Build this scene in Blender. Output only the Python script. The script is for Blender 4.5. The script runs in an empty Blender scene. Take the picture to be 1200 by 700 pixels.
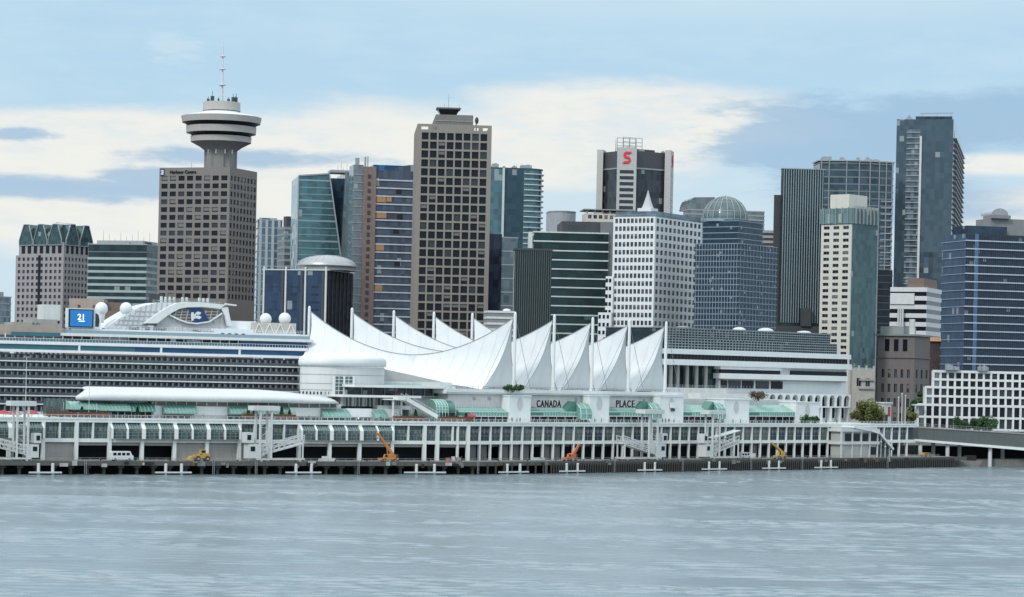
import bpy, math, random
from mathutils import Matrix, Vector
rnd = random.Random(11)
R_ = math.radians
SC = bpy.context.scene
COL = SC.collection

# ---------------------------------------------------------------- camera, sky, sun
CAM_H, FPX, ROLL = 32.0, 3000.0, R_(1.25)      # metres above the water, focal length in 1200 px widths
PCX, PCY = 600.0, 440.0                        # where the horizon crosses the middle of the photo
cam = bpy.data.cameras.new('camera')
cam.lens = 36.0 * FPX / 1200.0
cam.sensor_width = 36.0
cam.shift_y = (PCY - 350.0) / 1200.0
cam.clip_start, cam.clip_end = 1.0, 60000.0
cam_ob = bpy.data.objects.new('camera', cam)
COL.objects.link(cam_ob)
cam_ob.matrix_world = Matrix.Translation((0, 0, CAM_H)) @ Matrix.Rotation(R_(90), 4, 'X') @ Matrix.Rotation(ROLL, 4, 'Z')
SC.camera = cam_ob
SC.view_settings.view_transform = 'Standard'
SC.view_settings.look = 'None'
SC.view_settings.exposure = 0.0
SC.view_settings.gamma = 1.0
SC.view_settings.use_curve_mapping = False
SC.cycles.max_bounces = 6
SC.cycles.diffuse_bounces = 3
SC.cycles.glossy_bounces = 3

SUN_AZ, SUN_EL = R_(215), R_(42)               # from +Y clockwise: behind the camera, to its left
sun = bpy.data.lights.new('sun', 'SUN')
sun.energy = 1.9
sun.angle = R_(11)
sun.color = (1.0, 0.96, 0.9)
sun_ob = bpy.data.objects.new('sun', sun)
COL.objects.link(sun_ob)
sd = Vector((math.sin(SUN_AZ) * math.cos(SUN_EL), math.cos(SUN_AZ) * math.cos(SUN_EL), math.sin(SUN_EL)))
sun_ob.rotation_euler = sd.to_track_quat('Z', 'Y').to_euler()

world = bpy.data.worlds.new('World')
SC.world = world
world.use_nodes = True
WT = world.node_tree


class NT:
    """small helper for chaining shader nodes"""
    def __init__(s, tree): s.t = tree
    def n(s, typ, **kw):
        o = s.t.nodes.new(typ)
        for k, v in kw.items(): setattr(o, k, v)
        return o
    def lk(s, a, b): s.t.links.new(a, b)
    def put(s, sock, v):
        if isinstance(v, bpy.types.NodeSocket): s.lk(v, sock)
        else: sock.default_value = v
    def m(s, op, a, b=0.0, c=None, clamp=False):
        o = s.n('ShaderNodeMath', operation=op, use_clamp=clamp)
        s.put(o.inputs[0], a); s.put(o.inputs[1], b)
        if c is not None: s.put(o.inputs[2], c)
        return o.outputs[0]
    def ss(s, v, lo, hi, a=0.0, b=1.0):
        o = s.n('ShaderNodeMapRange', interpolation_type='SMOOTHSTEP')
        for i, q in enumerate((v, lo, hi, a, b)): s.put(o.inputs[i], q)
        return o.outputs[0]
    def mix(s, f, a, b, typ='MIX'):
        o = s.n('ShaderNodeMix', data_type='RGBA', blend_type=typ)
        s.put(o.inputs[0], f)
        for i, q in ((6, a), (7, b)):
            s.put(o.inputs[i], q if isinstance(q, bpy.types.NodeSocket) else (*q[:3], 1))
        return o.outputs[2]
    def xyz(s, x, y, z):
        o = s.n('ShaderNodeCombineXYZ')
        for i, q in enumerate((x, y, z)): s.put(o.inputs[i], q)
        return o.outputs[0]
    def noise(s, vec, scale=1.0, detail=4.0, rough=.5):
        o = s.n('ShaderNodeTexNoise')
        s.put(o.inputs['Vector'], vec)
        o.inputs['Scale'].default_value = scale
        o.inputs['Detail'].default_value = detail
        o.inputs['Roughness'].default_value = rough
        return o.outputs['Fac']


def build_sky():
    T = NT(WT)
    WT.nodes.clear()
    out = T.n('ShaderNodeOutputWorld'); bg = T.n('ShaderNodeBackground')
    T.lk(bg.outputs[0], out.inputs[0])
    sky = T.n('ShaderNodeTexSky', sky_type='NISHITA')
    sky.sun_disc = False
    sky.sun_elevation, sky.sun_rotation = SUN_EL, SUN_AZ
    tc = T.n('ShaderNodeTexCoord'); sep = T.n('ShaderNodeSeparateXYZ')
    T.lk(tc.outputs['Generated'], sep.inputs[0])
    x, y, z = sep.outputs
    az = T.m('MULTIPLY', T.m('ARCTAN2', x, y), 30.0)          # 30 units per radian
    el = T.m('MULTIPLY', T.m('ARCSINE', z), 30.0)
    big = T.noise(T.xyz(T.m('MULTIPLY', az, .32), T.m('MULTIPLY', el, 1.25), 3.1), 1.3, 8, .6)
    fine = T.noise(T.xyz(T.m('MULTIPLY', az, 1.1), T.m('MULTIPLY', el, 4.2), 7.7), 1.0, 8, .65)
    wob = T.m('SUBTRACT', big, .5)
    wf = T.m('SUBTRACT', fine, .5)
    def blob(cx, cy, rx, ry, soft=.35, warp=1.3, wfine=.5):
        soft, warp, wfine = soft * .85, warp * 1.35, wfine * 1.7
        dx = T.m('DIVIDE', T.m('SUBTRACT', az, cx), rx)
        dy = T.m('DIVIDE', T.m('SUBTRACT', el, cy), ry)
        d = T.m('SQRT', T.m('ADD', T.m('MULTIPLY', dx, dx), T.m('MULTIPLY', dy, dy)))
        d = T.m('ADD', d, T.m('ADD', T.m('MULTIPLY', wob, warp), T.m('MULTIPLY', wf, wfine)))
        return T.ss(d, 1 + soft, 1 - soft)
    def mx(*a):
        r = a[0]
        for b in a[1:]: r = T.m('MAXIMUM', r, b)
        return r
    # colours of the cloud deck (radiance)
    haze = (.48, .70, .87); pale = (.60, .78, .89); cream = (.91, .895, .84); slate = (.35, .53, .72)
    base = T.n('ShaderNodeVectorMath', operation='SCALE')
    T.lk(sky.outputs[0], base.inputs[0]); base.inputs[3].default_value = .1
    c = T.mix(.90, base.outputs[0], haze)
    veil = T.ss(T.m('ADD', T.m('MULTIPLY', big, .7), T.m('MULTIPLY', fine, .3)), .42, .66)
    c = T.mix(T.m('MULTIPLY', veil, .45), c, pale)
    # low sky brightens towards the skyline
    c = T.mix(T.ss(el, 3.3, 1.7, 0, .75), c, (.66, .79, .86))
    band = mx(blob(-4.6, 2.52, 3.6, .42, .30, .8), blob(-1.0, 2.62, 3.2, .50, .40, .9), blob(1.3, 3.0, 1.9, .42, .4, .9),
              blob(-5.0, 1.65, 2.2, .36, .5, 1.0), blob(5.9, 2.0, 1.2, .28, .4, .9), blob(5.6, 2.54, .9, .12, .5, .8), blob(-2.4, 2.05, 1.3, .5, .5, .8))
    c = T.mix(T.m('MULTIPLY', band, T.ss(fine, .25, .6, .55, .92)), c, cream)
    wisp = mx(blob(-4.05, 3.7, .34, .13, .6, 2.2, 3.2), blob(1.9, 4.45, 4.0, .28, .9, 1.6), blob(-5.4, 4.3, .5, .12, .7, 1.5))
    c = T.mix(T.m('MULTIPLY', wisp, .35), c, (.72, .84, .90))
    dark = mx(blob(3.6, 2.75, 1.35, .50, .28, .8, .9), blob(5.3, 3.05, 1.6, .34, .35, .8, .8), blob(-3.1, 2.46, 1.3, .09, .6, .9, 1.4),
              blob(-5.4, 2.05, 1.7, .13, .6, 1.0, 1.4), blob(-5.9, 2.63, .45, .06, .6, 1.2, 2.2), blob(4.6, 2.1, 1.3, .3, .6, .9, .6),
              blob(-4.4, 2.2, .5, .09, .6, 1.2, 1.6))
    c = T.mix(T.m('MULTIPLY', dark, .80), c, slate)
    # the overcast is brighter overhead, as an overcast is
    k = T.ss(el, 4.4, 13.0, 1.0, 2.0)
    c = T.mix(T.ss(el, 4.5, 14.0, 0, .75), c, (.76, .80, .83))
    o = T.n('ShaderNodeVectorMath', operation='SCALE')
    T.lk(c, o.inputs[0]); T.lk(k, o.inputs[3])
    T.lk(o.outputs[0], bg.inputs[0])
    bg.inputs[1].default_value = 1.0
build_sky()

# ---------------------------------------------------------------- photo geometry
def ray(px, py):
    dx, dy = px - PCX, py - PCY
    return ((dx * math.cos(ROLL) + dy * math.sin(ROLL)) / FPX, (dx * math.sin(ROLL) - dy * math.cos(ROLL)) / FPX)

def ground(px, py, z=0.0):
    k, t = ray(px, py)
    y = (z - CAM_H) / t
    return k * y, y

class Frame:
    """a street-map frame: u runs along the quay, s away from the water"""
    def __init__(s, O, deg):
        s.O, s.ph = O, R_(deg); s.c, s.s = math.cos(s.ph), math.sin(s.ph)
    def uz(f, px, py, s):
        k, t = ray(px, py)
        u = (k * (f.O[1] + s * f.c) - f.O[0] + s * f.s) / (f.c - k * f.s)
        return u, CAM_H + (f.O[1] + u * f.s + s * f.c) * t
    def u(f, px, py, s): return f.uz(px, py, s)[0]
    def z(f, px, py, s): return f.uz(px, py, s)[1]
    def pt(f, u, s, z=0.0): return (f.O[0] + u * f.c - s * f.s, f.O[1] + u * f.s + s * f.c, z)

KNEE = ground(565, 556.3)
FA = Frame(KNEE, 30.0)          # the western half of the wharf
FB = Frame(KNEE, 44.0)          # the part under the sails, receding to the shore

# ---------------------------------------------------------------- mesh building
class MB:
    def __init__(s): s.v, s.f, s.mi, s.sm, s.cur = [], [], [], [], 0
    def add(s, vs, fs, smooth=False):
        o = len(s.v)
        s.v += [tuple(p) for p in vs]
        for f in fs:
            s.f.append([o + i for i in f]); s.mi.append(s.cur); s.sm.append(smooth)
        return s
    def box(s, x0, x1, y0, y1, z0, z1):
        return s.add([(x0, y0, z0), (x1, y0, z0), (x1, y1, z0), (x0, y1, z0), (x0, y0, z1), (x1, y0, z1), (x1, y1, z1), (x0, y1, z1)],
                     [(0, 3, 2, 1), (4, 5, 6, 7), (0, 1, 5, 4), (1, 2, 6, 5), (2, 3, 7, 6), (3, 0, 4, 7)])
    def quad(s, a, b, c, d): return s.add([a, b, c, d], [(0, 1, 2, 3)])
    def prism(s, pts, z0, z1, smooth=False):
        """polygon in x, y (anticlockwise) from z0 up to z1"""
        n = len(pts)
        s.add([(x, y, z0) for x, y in pts] + [(x, y, z1) for x, y in pts], [(i, (i + 1) % n, n + (i + 1) % n, n + i) for i in range(n)], smooth)
        return s.add([(x, y, z0) for x, y in pts] + [(x, y, z1) for x, y in pts], [tuple(range(n - 1, -1, -1)), tuple(range(n, 2 * n))])
    def slab(s, pts, y0, y1):
        """polygon in x, z extruded from y0 to y1"""
        n = len(pts)
        return s.add([(x, y0, z) for x, z in pts] + [(x, y1, z) for x, z in pts],
                     [(i, (i + 1) % n, n + (i + 1) % n, n + i) for i in range(n)] + [tuple(range(n - 1, -1, -1)), tuple(range(n, 2 * n))])
    def side(s, pts, x0, x1):
        """polygon in y, z extruded from x0 to x1"""
        n = len(pts)
        return s.add([(x0, y, z) for y, z in pts] + [(x1, y, z) for y, z in pts],
                     [(i, (i + 1) % n, n + (i + 1) % n, n + i) for i in range(n)] + [tuple(range(n - 1, -1, -1)), tuple(range(n, 2 * n))])
    def cyl(s, a, b, r0, r1=None, n=10, caps=True):
        r1 = r0 if r1 is None else r1
        a, b = Vector(a), Vector(b); d = (b - a).normalized()
        p = d.orthogonal().normalized(); q = d.cross(p)
        vs = []
        for c, r in ((a, r0), (b, r1)):
            vs += [c + r * (math.cos(2 * math.pi * i / n) * p + math.sin(2 * math.pi * i / n) * q) for i in range(n)]
        s.add(vs, [(i, (i + 1) % n, n + (i + 1) % n, n + i) for i in range(n)], True)
        if caps: s.add(vs, [tuple(range(n - 1, -1, -1)), tuple(range(n, 2 * n))])
        return s
    def bar(s, a, b, w, h=None):
        """rectangular bar between two points, w wide (level) and h high"""
        h = w if h is None else h
        a, b = Vector(a), Vector(b); d = (b - a).normalized()
        q = d.cross(Vector((0, 0, 1)))
        q = Vector((1, 0, 0)) if q.length < 1e-4 else q.normalized()
        r = q.cross(d)
        vs = [c + i * w / 2 * q + j * h / 2 * r for c in (a, b) for i, j in ((-1, -1), (1, -1), (1, 1), (-1, 1))]
        return s.add(vs, [(0, 1, 5, 4), (1, 2, 6, 5), (2, 3, 7, 6), (3, 0, 4, 7), (3, 2, 1, 0), (4, 5, 6, 7)])
    def lathe(s, prof, c=(0, 0), n=32, smooth=True, z0=0.0):
        vs = []
        for r, z in prof:
            vs += [(c[0] + r * math.cos(2 * math.pi * i / n), c[1] + r * math.sin(2 * math.pi * i / n), z0 + z) for i in range(n)]
        return s.add(vs, [(j * n + i, j * n + (i + 1) % n, (j + 1) * n + (i + 1) % n, (j + 1) * n + i) for j in range(len(prof) - 1) for i in range(n)], smooth)
    def ball(s, c, rx, ry=None, rz=None, n=16, m=10):
        ry = ry or rx; rz = rz or rx
        vs = [(c[0] + rx * math.sin(math.pi * j / m) * math.cos(2 * math.pi * i / n), c[1] + ry * math.sin(math.pi * j / m) * math.sin(2 * math.pi * i / n), c[2] - rz * math.cos(math.pi * j / m)) for j in range(m + 1) for i in range(n)]
        return s.add(vs, [(j * n + i, j * n + (i + 1) % n, (j + 1) * n + (i + 1) % n, (j + 1) * n + i) for j in range(m) for i in range(n)], True)
    def grid(s, rows, smooth=True):
        n = len(rows[0]); m = len(rows)
        return s.add([p for r in rows for p in r], [(j * n + i, j * n + i + 1, (j + 1) * n + i + 1, (j + 1) * n + i) for j in range(m - 1) for i in range(n - 1)], smooth)
    def put(s, o, loc=(0, 0, 0), rot=0.0):
        c, n = math.cos(rot), math.sin(rot)
        k = len(s.v)
        s.v += [(loc[0] + x * c - y * n, loc[1] + x * n + y * c, loc[2] + z) for x, y, z in o.v]
        s.f += [[k + i for i in f] for f in o.f]
        s.mi += o.mi; s.sm += o.sm
        return s
    def mesh(s, name, *mats):
        me = bpy.data.meshes.new(name)
        me.from_pydata(s.v, [], s.f)
        for m in mats: me.materials.append(m)
        me.polygons.foreach_set('material_index', s.mi)
        me.polygons.foreach_set('use_smooth', s.sm)
        me.update()
        return me

def tag(o, label=None, cat=None, group=None, kind=None):
    if label: o['label'] = label
    if cat: o['category'] = cat
    if group: o['group'] = group
    if kind: o['kind'] = kind
    return o

def thing(name, label, cat, loc, rotz=0.0, group=None):
    o = bpy.data.objects.new(name, None)
    COL.objects.link(o)
    o.location = loc; o.rotation_euler = (0, 0, rotz)
    o.empty_display_size = 2.0
    return tag(o, label, cat, group)

def part(parent, name, me, loc=(0, 0, 0), rot=0.0, label=None, kind=None):
    o = bpy.data.objects.new(name, me)
    COL.objects.link(o)
    o.parent = parent; o.location = loc; o.rotation_euler = (0, 0, rot)
    return tag(o, label, None, None, kind)

def solo(name, me, label, cat, loc=(0, 0, 0), rot=0.0, group=None, kind=None):
    o = bpy.data.objects.new(name, me)
    COL.objects.link(o)
    o.location = loc; o.rotation_euler = (0, 0, rot)
    return tag(o, label, cat, group, kind)

def many(parent, name, protos, slots, mats, limit=100):
    """one object per slot (loc, rot, which prototype), the ones past the limit as one part"""
    ms = [p.mesh(name, *mats) for p in protos]
    made = [part(parent, name, ms[k], loc, rot) for loc, rot, k in slots[:limit]]
    if len(slots) > limit:
        mb = MB()
        for loc, rot, k in slots[limit:]: mb.put(protos[k], loc, rot)
        part(parent, name, mb.mesh(name, *mats), kind='stuff')
    return made

def copy_thing(o, loc, rotz=None, label=None):
    """a copy of a thing with its parts and their sub-parts"""
    r = o.copy(); COL.objects.link(r); r.location = loc
    if rotz is not None: r.rotation_euler = (0, 0, rotz)
    if label: r['label'] = label
    for ch in list(o.children):
        c = ch.copy(); COL.objects.link(c); c.parent = r
        for g in list(ch.children):
            d = g.copy(); COL.objects.link(d); d.parent = c
    return r

# ---------------------------------------------------------------- materials
def new_mat(name):
    m = bpy.data.materials.new(name); m.use_nodes = True
    T = NT(m.node_tree)
    return m, T, m.node_tree.nodes['Principled BSDF']

def solid(name, col, rough=.7, metal=0.0, var=.18, scale=.35, streak=.12, spec=.4):
    """painted, rendered or stone surface with blotches and rain streaks"""
    m, T, b = new_mat(name)
    tc = T.n('ShaderNodeTexCoord')
    mp = T.n('ShaderNodeMapping'); mp.inputs['Scale'].default_value = (1.3, 1.3, .09)
    T.lk(tc.outputs['Object'], mp.inputs[0])
    a = T.noise(tc.outputs['Object'], scale, 5, .6)
    s = T.noise(mp.outputs[0], 1.0, 4, .6)
    f = T.m('ADD', T.m('MULTIPLY', T.m('SUBTRACT', a, .5), var * 2), T.m('MULTIPLY', T.m('SUBTRACT', s, .5), streak * 2))
    f = T.m('ADD', f, 1.0)
    o = T.n('ShaderNodeVectorMath', operation='SCALE')
    o.inputs[0].default_value = col; T.lk(f, o.inputs[3])
    T.lk(o.outputs[0], b.inputs['Base Color'])
    b.inputs['Roughness'].default_value = rough; b.inputs['Metallic'].default_value = metal
    b.inputs['Specular IOR Level'].default_value = spec
    return m

def curtain(name, col, pw, ph, var=.45, rough=.10, metal=.45, blind=.02, blind_col=(.35, .38, .38), jit=.05):
    """coated glazing: every pane leans and tints a little differently"""
    m, T, b = new_mat(name)
    tc = T.n('ShaderNodeTexCoord')
    ad = T.n('ShaderNodeVectorMath', operation='ADD'); ad.inputs[1].default_value = (.371, .413, .05)
    T.lk(tc.outputs['Object'], ad.inputs[0])
    dv = T.n('ShaderNodeVectorMath', operation='DIVIDE'); dv.inputs[1].default_value = (pw, pw, ph)
    T.lk(ad.outputs[0], dv.inputs[0])
    fl = T.n('ShaderNodeVectorMath', operation='FLOOR'); T.lk(dv.outputs[0], fl.inputs[0])
    wn = T.n('ShaderNodeTexWhiteNoise', noise_dimensions='3D'); T.lk(fl.outputs[0], wn.inputs['Vector'])
    big = T.noise(tc.outputs['Object'], .05, 2)
    v = T.m('ADD', T.m('MULTIPLY', T.m('SUBTRACT', wn.outputs['Value'], .5), 1.4 * var), T.m('ADD', T.m('MULTIPLY', T.m('SUBTRACT', big, .5), 1.2 * var), 1.0))
    o = T.n('ShaderNodeVectorMath', operation='SCALE'); o.inputs[0].default_value = col; T.lk(v, o.inputs[3])
    isb = T.m('GREATER_THAN', wn.outputs['Value'], 1 - blind)
    T.lk(T.mix(T.m('MULTIPLY', isb, .6), o.outputs[0], blind_col), b.inputs['Base Color'])
    b.inputs['Roughness'].default_value = rough
    T.lk(T.m('SUBTRACT', metal, T.m('MULTIPLY', isb, metal * .7)), b.inputs['Metallic'])
    sb = T.n('ShaderNodeVectorMath', operation='SUBTRACT'); T.lk(wn.outputs['Color'], sb.inputs[0]); sb.inputs[1].default_value = (.5, .5, .5)
    sc = T.n('ShaderNodeVectorMath', operation='SCALE'); T.lk(sb.outputs[0], sc.inputs[0]); sc.inputs[3].default_value = jit
    ge = T.n('ShaderNodeNewGeometry')
    an = T.n('ShaderNodeVectorMath', operation='ADD'); T.lk(ge.outputs['Normal'], an.inputs[0]); T.lk(sc.outputs[0], an.inputs[1])
    nm = T.n('ShaderNodeVectorMath', operation='NORMALIZE'); T.lk(an.outputs[0], nm.inputs[0])
    T.lk(nm.outputs[0], b.inputs['Normal'])
    return m

M = {}
M['win_dark'] = solid('dark_window', (.009, .011, .017), .2, 0, .5, .3, 0, .25)
M['win_mid'] = solid('grey_window', (.028, .033, .042), .15, 0, .4, .3, 0, .45)
M['win_blind'] = solid('window_with_blind', (.15, .145, .14), .4, 0, .25, .6, 0)
M['white'] = solid('white_paint', (.60, .625, .62), .55, 0, .10, .25, .10)
M['offwhite'] = solid('weathered_white', (.50, .52, .51), .6, 0, .16, .3, .16)
M['steel'] = solid('grey_steel', (.30, .32, .33), .45, .3, .15, .6, .1)
M['dark'] = solid('dark_grey', (.045, .05, .055), .6, 0, .3)
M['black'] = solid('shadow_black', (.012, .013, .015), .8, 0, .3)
M['roofgrey'] = solid('roof_grey', (.20, .205, .21), .8)
M['conc'] = solid('concrete', (.28, .275, .26), .85, 0, .2, .3, .25)
M['wharf'] = solid('wharf_concrete', (.15, .15, .14), .9, 0, .35, .3, .3)
M['pile'] = solid('tarred_pile', (.045, .044, .04), .8, 0, .5, .8, .3)
M['brick'] = solid('brown_brick', (.17, .125, .105), .85, 0, .2, .5, .15)
M['tan'] = solid('tan_render', (.33, .28, .24), .85)
M['green'] = solid('green_glazing', (.165, .29, .26), .25, .1, .28, .7, .15, .5)
M['greendk'] = solid('dark_green_glazing', (.055, .16, .13), .2, .1, .3, .7, .1, .6)
M['orange'] = solid('orange_paint', (.46, .17, .035), .5, 0, .2, 1.2, .1)
M['redor'] = solid('red_orange_paint', (.46, .125, .05), .5, 0, .2, 1.2, .1)
M['yellow'] = solid('yellow_paint', (.42, .26, .06), .5, 0, .2, 1.2, .1)
M['red'] = solid('red_cloth', (.36, .05, .06), .8)
M['rubber'] = solid('rubber', (.02, .02, .02), .85)
M['planter'] = solid('planter_brown', (.15, .06, .045), .8)
M['teal'] = solid('ship_teal_glass', (.05, .14, .17), .15, .2, .3, .3, 0)
M['shipblue'] = solid('ship_blue_glass', (.02, .075, .16), .12, .2, .3, .25, 0)
# ---------------------------------------------------------------- water, land
def water_mat():
    m, T, b = new_mat('harbour_water')
    tc = T.n('ShaderNodeTexCoord')
    sep = T.n('ShaderNodeSeparateXYZ'); T.lk(tc.outputs['Object'], sep.inputs[0])
    x, y = sep.outputs[0], sep.outputs[1]
    patch = T.noise(T.xyz(T.m('MULTIPLY', x, .012), T.m('MULTIPLY', y, .030), 0), 1.0, 5, .6)
    gust = T.ss(patch, .44, .66)                                  # ruffled against calm water
    w1 = T.noise(T.xyz(T.m('MULTIPLY', x, .16), T.m('MULTIPLY', y, .30), 2), 1.0, 6, .62)
    w2 = T.noise(T.xyz(T.m('MULTIPLY', x, .9), T.m('MULTIPLY', y, 1.3), 5), 1.0, 5, .6)
    h = T.m('ADD', T.m('MULTIPLY', w1, T.m('ADD', T.m('MULTIPLY', gust, 1.0), .30)), T.m('MULTIPLY', w2, T.m('ADD', T.m('MULTIPLY', gust, .30), .08)))
    bp = T.n('ShaderNodeBump'); bp.inputs['Strength'].default_value = .22; bp.inputs['Distance'].default_value = .8
    T.lk(h, bp.inputs['Height']); T.lk(bp.outputs[0], b.inputs['Normal'])
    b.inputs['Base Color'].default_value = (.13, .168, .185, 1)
    b.inputs['IOR'].default_value = 1.45
    T.lk(T.m('ADD', T.m('MULTIPLY', gust, .05), .23), b.inputs['Roughness'])
    return m

def water_mesh():
    import numpy as np
    r = np.random.default_rng(4)
    nx, ny = 380, 860
    xs = np.linspace(-250, 250, nx)
    ys = 270 + 800 * (np.linspace(0, 1, ny) ** 1.25)
    X, Y = np.meshgrid(xs, ys)
    Zw = np.zeros_like(X)
    for i in range(70):
        lam = 1.9 * (6.5 / 1.9) ** r.random()
        a = r.normal(math.pi * .5, .42)
        kx, ky = 2 * math.pi / lam * math.cos(a), 2 * math.pi / lam * math.sin(a)
        Zw += lam * .0034 * np.sin(kx * X + ky * Y + r.uniform(0, 6.28))
    env = np.zeros_like(X)
    for i in range(26):
        lam = 24 * (170 / 24) ** r.random()
        a = r.normal(math.pi * .5, .22)
        env += np.sin(2 * math.pi / lam * (math.cos(a) * X + math.sin(a) * Y) + r.uniform(0, 6.28))
    env = np.clip(.70 + .17 * env, .2, 1.6)
    edge = np.clip(np.minimum(np.minimum(X + 250, 250 - X) / 20, np.minimum(Y - 270, 1070 - Y) / 20), 0, 1)
    Zw *= env * edge
    inner = [tuple(q) for q in np.stack([X, Y, Zw], -1).reshape(-1, 3).tolist()]
    mb = MB()
    mb.v = inner
    idx = np.arange(nx * ny).reshape(ny, nx)
    F = np.stack([idx[:-1, :-1], idx[:-1, 1:], idx[1:, 1:], idx[1:, :-1]], -1).reshape(-1, 4)
    mb.f = F.tolist(); mb.mi = [0] * len(F); mb.sm = [True] * len(F)
    for x0, x1, y0, y1 in ((-6000, -250, -300, 9000), (250, 6000, -300, 9000), (-250, 250, -300, 270), (-250, 250, 1070, 9000)):
        mb.quad((x0, y0, 0), (x1, y0, 0), (x1, y1, 0), (x0, y1, 0))
    return mb
mb = water_mesh()
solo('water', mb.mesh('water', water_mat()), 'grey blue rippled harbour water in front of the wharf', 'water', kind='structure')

mb = MB()
q = [FB.pt(150, 55)[:2], FB.pt(330, 55)[:2], (3000, 1250), (9000, 1500), (9000, 20000), (-9000, 20000), (-9000, 1080), FA.pt(-250, 190)[:2], FA.pt(20, 150)[:2], FB.pt(60, 110)[:2], FB.pt(150, 100)[:2]]
mb.prism(q, -3.0, 6.0)
solo('ground', mb.mesh('ground', solid('city_ground', (.09, .09, .088), .9)), 'paved city ground behind the wharf', 'ground', kind='structure')

# ---------------------------------------------------------------- trees
def leaf_mat(name, col):
    m, T, b = new_mat(name)
    ge = T.n('ShaderNodeNewGeometry'); oi = T.n('ShaderNodeTexCoord')
    r = ge.outputs['Random Per Island']
    n = T.noise(oi.outputs['Object'], .55, 3)
    k = T.m('ADD', T.m('MULTIPLY', r, .9), T.m('MULTIPLY', n, .9))
    o = T.n('ShaderNodeVectorMath', operation='SCALE'); o.inputs[0].default_value = col; T.lk(k, o.inputs[3])
    T.lk(o.outputs[0], b.inputs['Base Color']); b.inputs['Roughness'].default_value = .8
    b.inputs['Specular IOR Level'].default_value = .2
    return m
M['leaf_yellow'] = leaf_mat('spring_leaves', (.115, .13, .04))
M['leaf_dark'] = leaf_mat('dark_leaves', (.035, .075, .03))
M['leaf_rust'] = leaf_mat('rusty_leaves', (.085, .055, .04))
M['bark'] = solid('bark', (.09, .07, .055), .9)

def crown_mb(rx, rz, zc, n, seed, leaf=.35):
    r = random.Random(seed); mb = MB()
    cl = []
    for _ in range(26):
        a, b = r.uniform(0, 6.283), r.uniform(-1, 1)
        q = r.uniform(.35, .95); h = math.sqrt(max(0, 1 - b * b))
        cl.append((q * rx * h * math.cos(a), q * rx * h * math.sin(a), zc + q * rz * b, r.uniform(.18, .42) * rx))
    for _ in range(n):
        c = r.choice(cl)
        while 1:
            p = Vector((r.uniform(-1, 1), r.uniform(-1, 1), r.uniform(-1, 1)))
            if .15 < p.length < 1: break
        p = Vector(c[:3]) + p * c[3]
        a = Vector((r.uniform(-1, 1), r.uniform(-1, 1), r.uniform(-.6, .6))).normalized() * leaf * r.uniform(.6, 1.4)
        b = a.orthogonal().normalized() * leaf * r.uniform(.4, .9)
        mb.add([p - a - b * .3, p - b, p + a, p + b], [(0, 1, 2, 3)])
    return mb, cl

def tree(name, label, loc, rx, rz, zc, n, seed, mat, leaf=.35, trunk=.3, group=None):
    t = thing(name, label, 'tree' if rz > 2 else 'shrub', loc, 0, group)
    mb, cl = crown_mb(rx, rz, zc, n, seed, leaf)
    part(t, 'crown', mb.mesh('crown', M[mat]))
    w = MB(); w.cyl((0, 0, 0), (0, 0, zc - rz * .2), trunk, trunk * .6, 8)
    for c in cl[:6]: w.cyl((0, 0, zc - rz * .5), c[:3], trunk * .45, trunk * .12, 5)
    part(t, 'trunk', w.mesh('trunk', M['bark']))
    return t

# ---------------------------------------------------------------- buildings
class Bld:
    """a box of a building from three photo columns: left edge, nearest corner, right edge, at the row of its top"""
    def __init__(s, name, label, xl, xc, xr, ytop, Y, beta, D=30.0, W=None, zb=6.0, cat='building', group=None):
        s.Y, s.b, s.zb = Y, R_(beta), zb
        k, t = ray(xc, ytop)
        s.C = (k * Y, Y); s.cb, s.sb = math.cos(s.b), math.sin(s.b)
        s.xc, s.ytop = xc, ytop
        s.W = W if xr is None else s.x(xr, ytop)
        s.D = D if xl is None else s.yl(xl, ytop)
        s.H = CAM_H + Y * t - zb
        s.t = thing(name, label, cat, (k * Y, Y, zb), s.b, group)
    def x(s, px, py=None):
        k, _ = ray(px, s.ytop if py is None else py)
        return (k * s.Y - s.C[0]) / (s.cb - k * s.sb)
    def yl(s, px, py=None):
        k, _ = ray(px, s.ytop if py is None else py)
        return (s.C[0] - k * s.Y) / (s.sb + k * s.cb)
    def z(s, py, px=None):
        """height of a photo row above the base, read where the nearest corner stands"""
        px = s.xc + (py - s.ytop) * -math.tan(ROLL) if px is None else px
        k, t = ray(px, py)
        return CAM_H + s.Y * t - s.zb
    def m(s, px): return px * s.Y / FPX
    def P(s, face, o=0.0):
        W, D = s.W, s.D
        return {'F': lambda u, d, z: (u, -d, z), 'L': lambda u, d, z: (-d, D - u, z), 'R': lambda u, d, z: (W + d, u, z), 'B': lambda u, d, z: (W - u, D + d, z)}[face]
    def w(s, face): return s.W if face in 'FB' else s.D
    ROT = {'F': 0.0, 'L': -math.pi / 2, 'R': math.pi / 2, 'B': math.pi}
    def part(s, name, mb, *mats, **kw): return part(s.t, name, mb.mesh(name, *mats), **kw)
    def boxpart(s, name, mat, x0, x1, y0, y1, z0, z1, label=None):
        mb = MB(); mb.box(x0, x1, y0, y1, z0, z1)
        return s.part(name, mb, mat, label=label)

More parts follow.
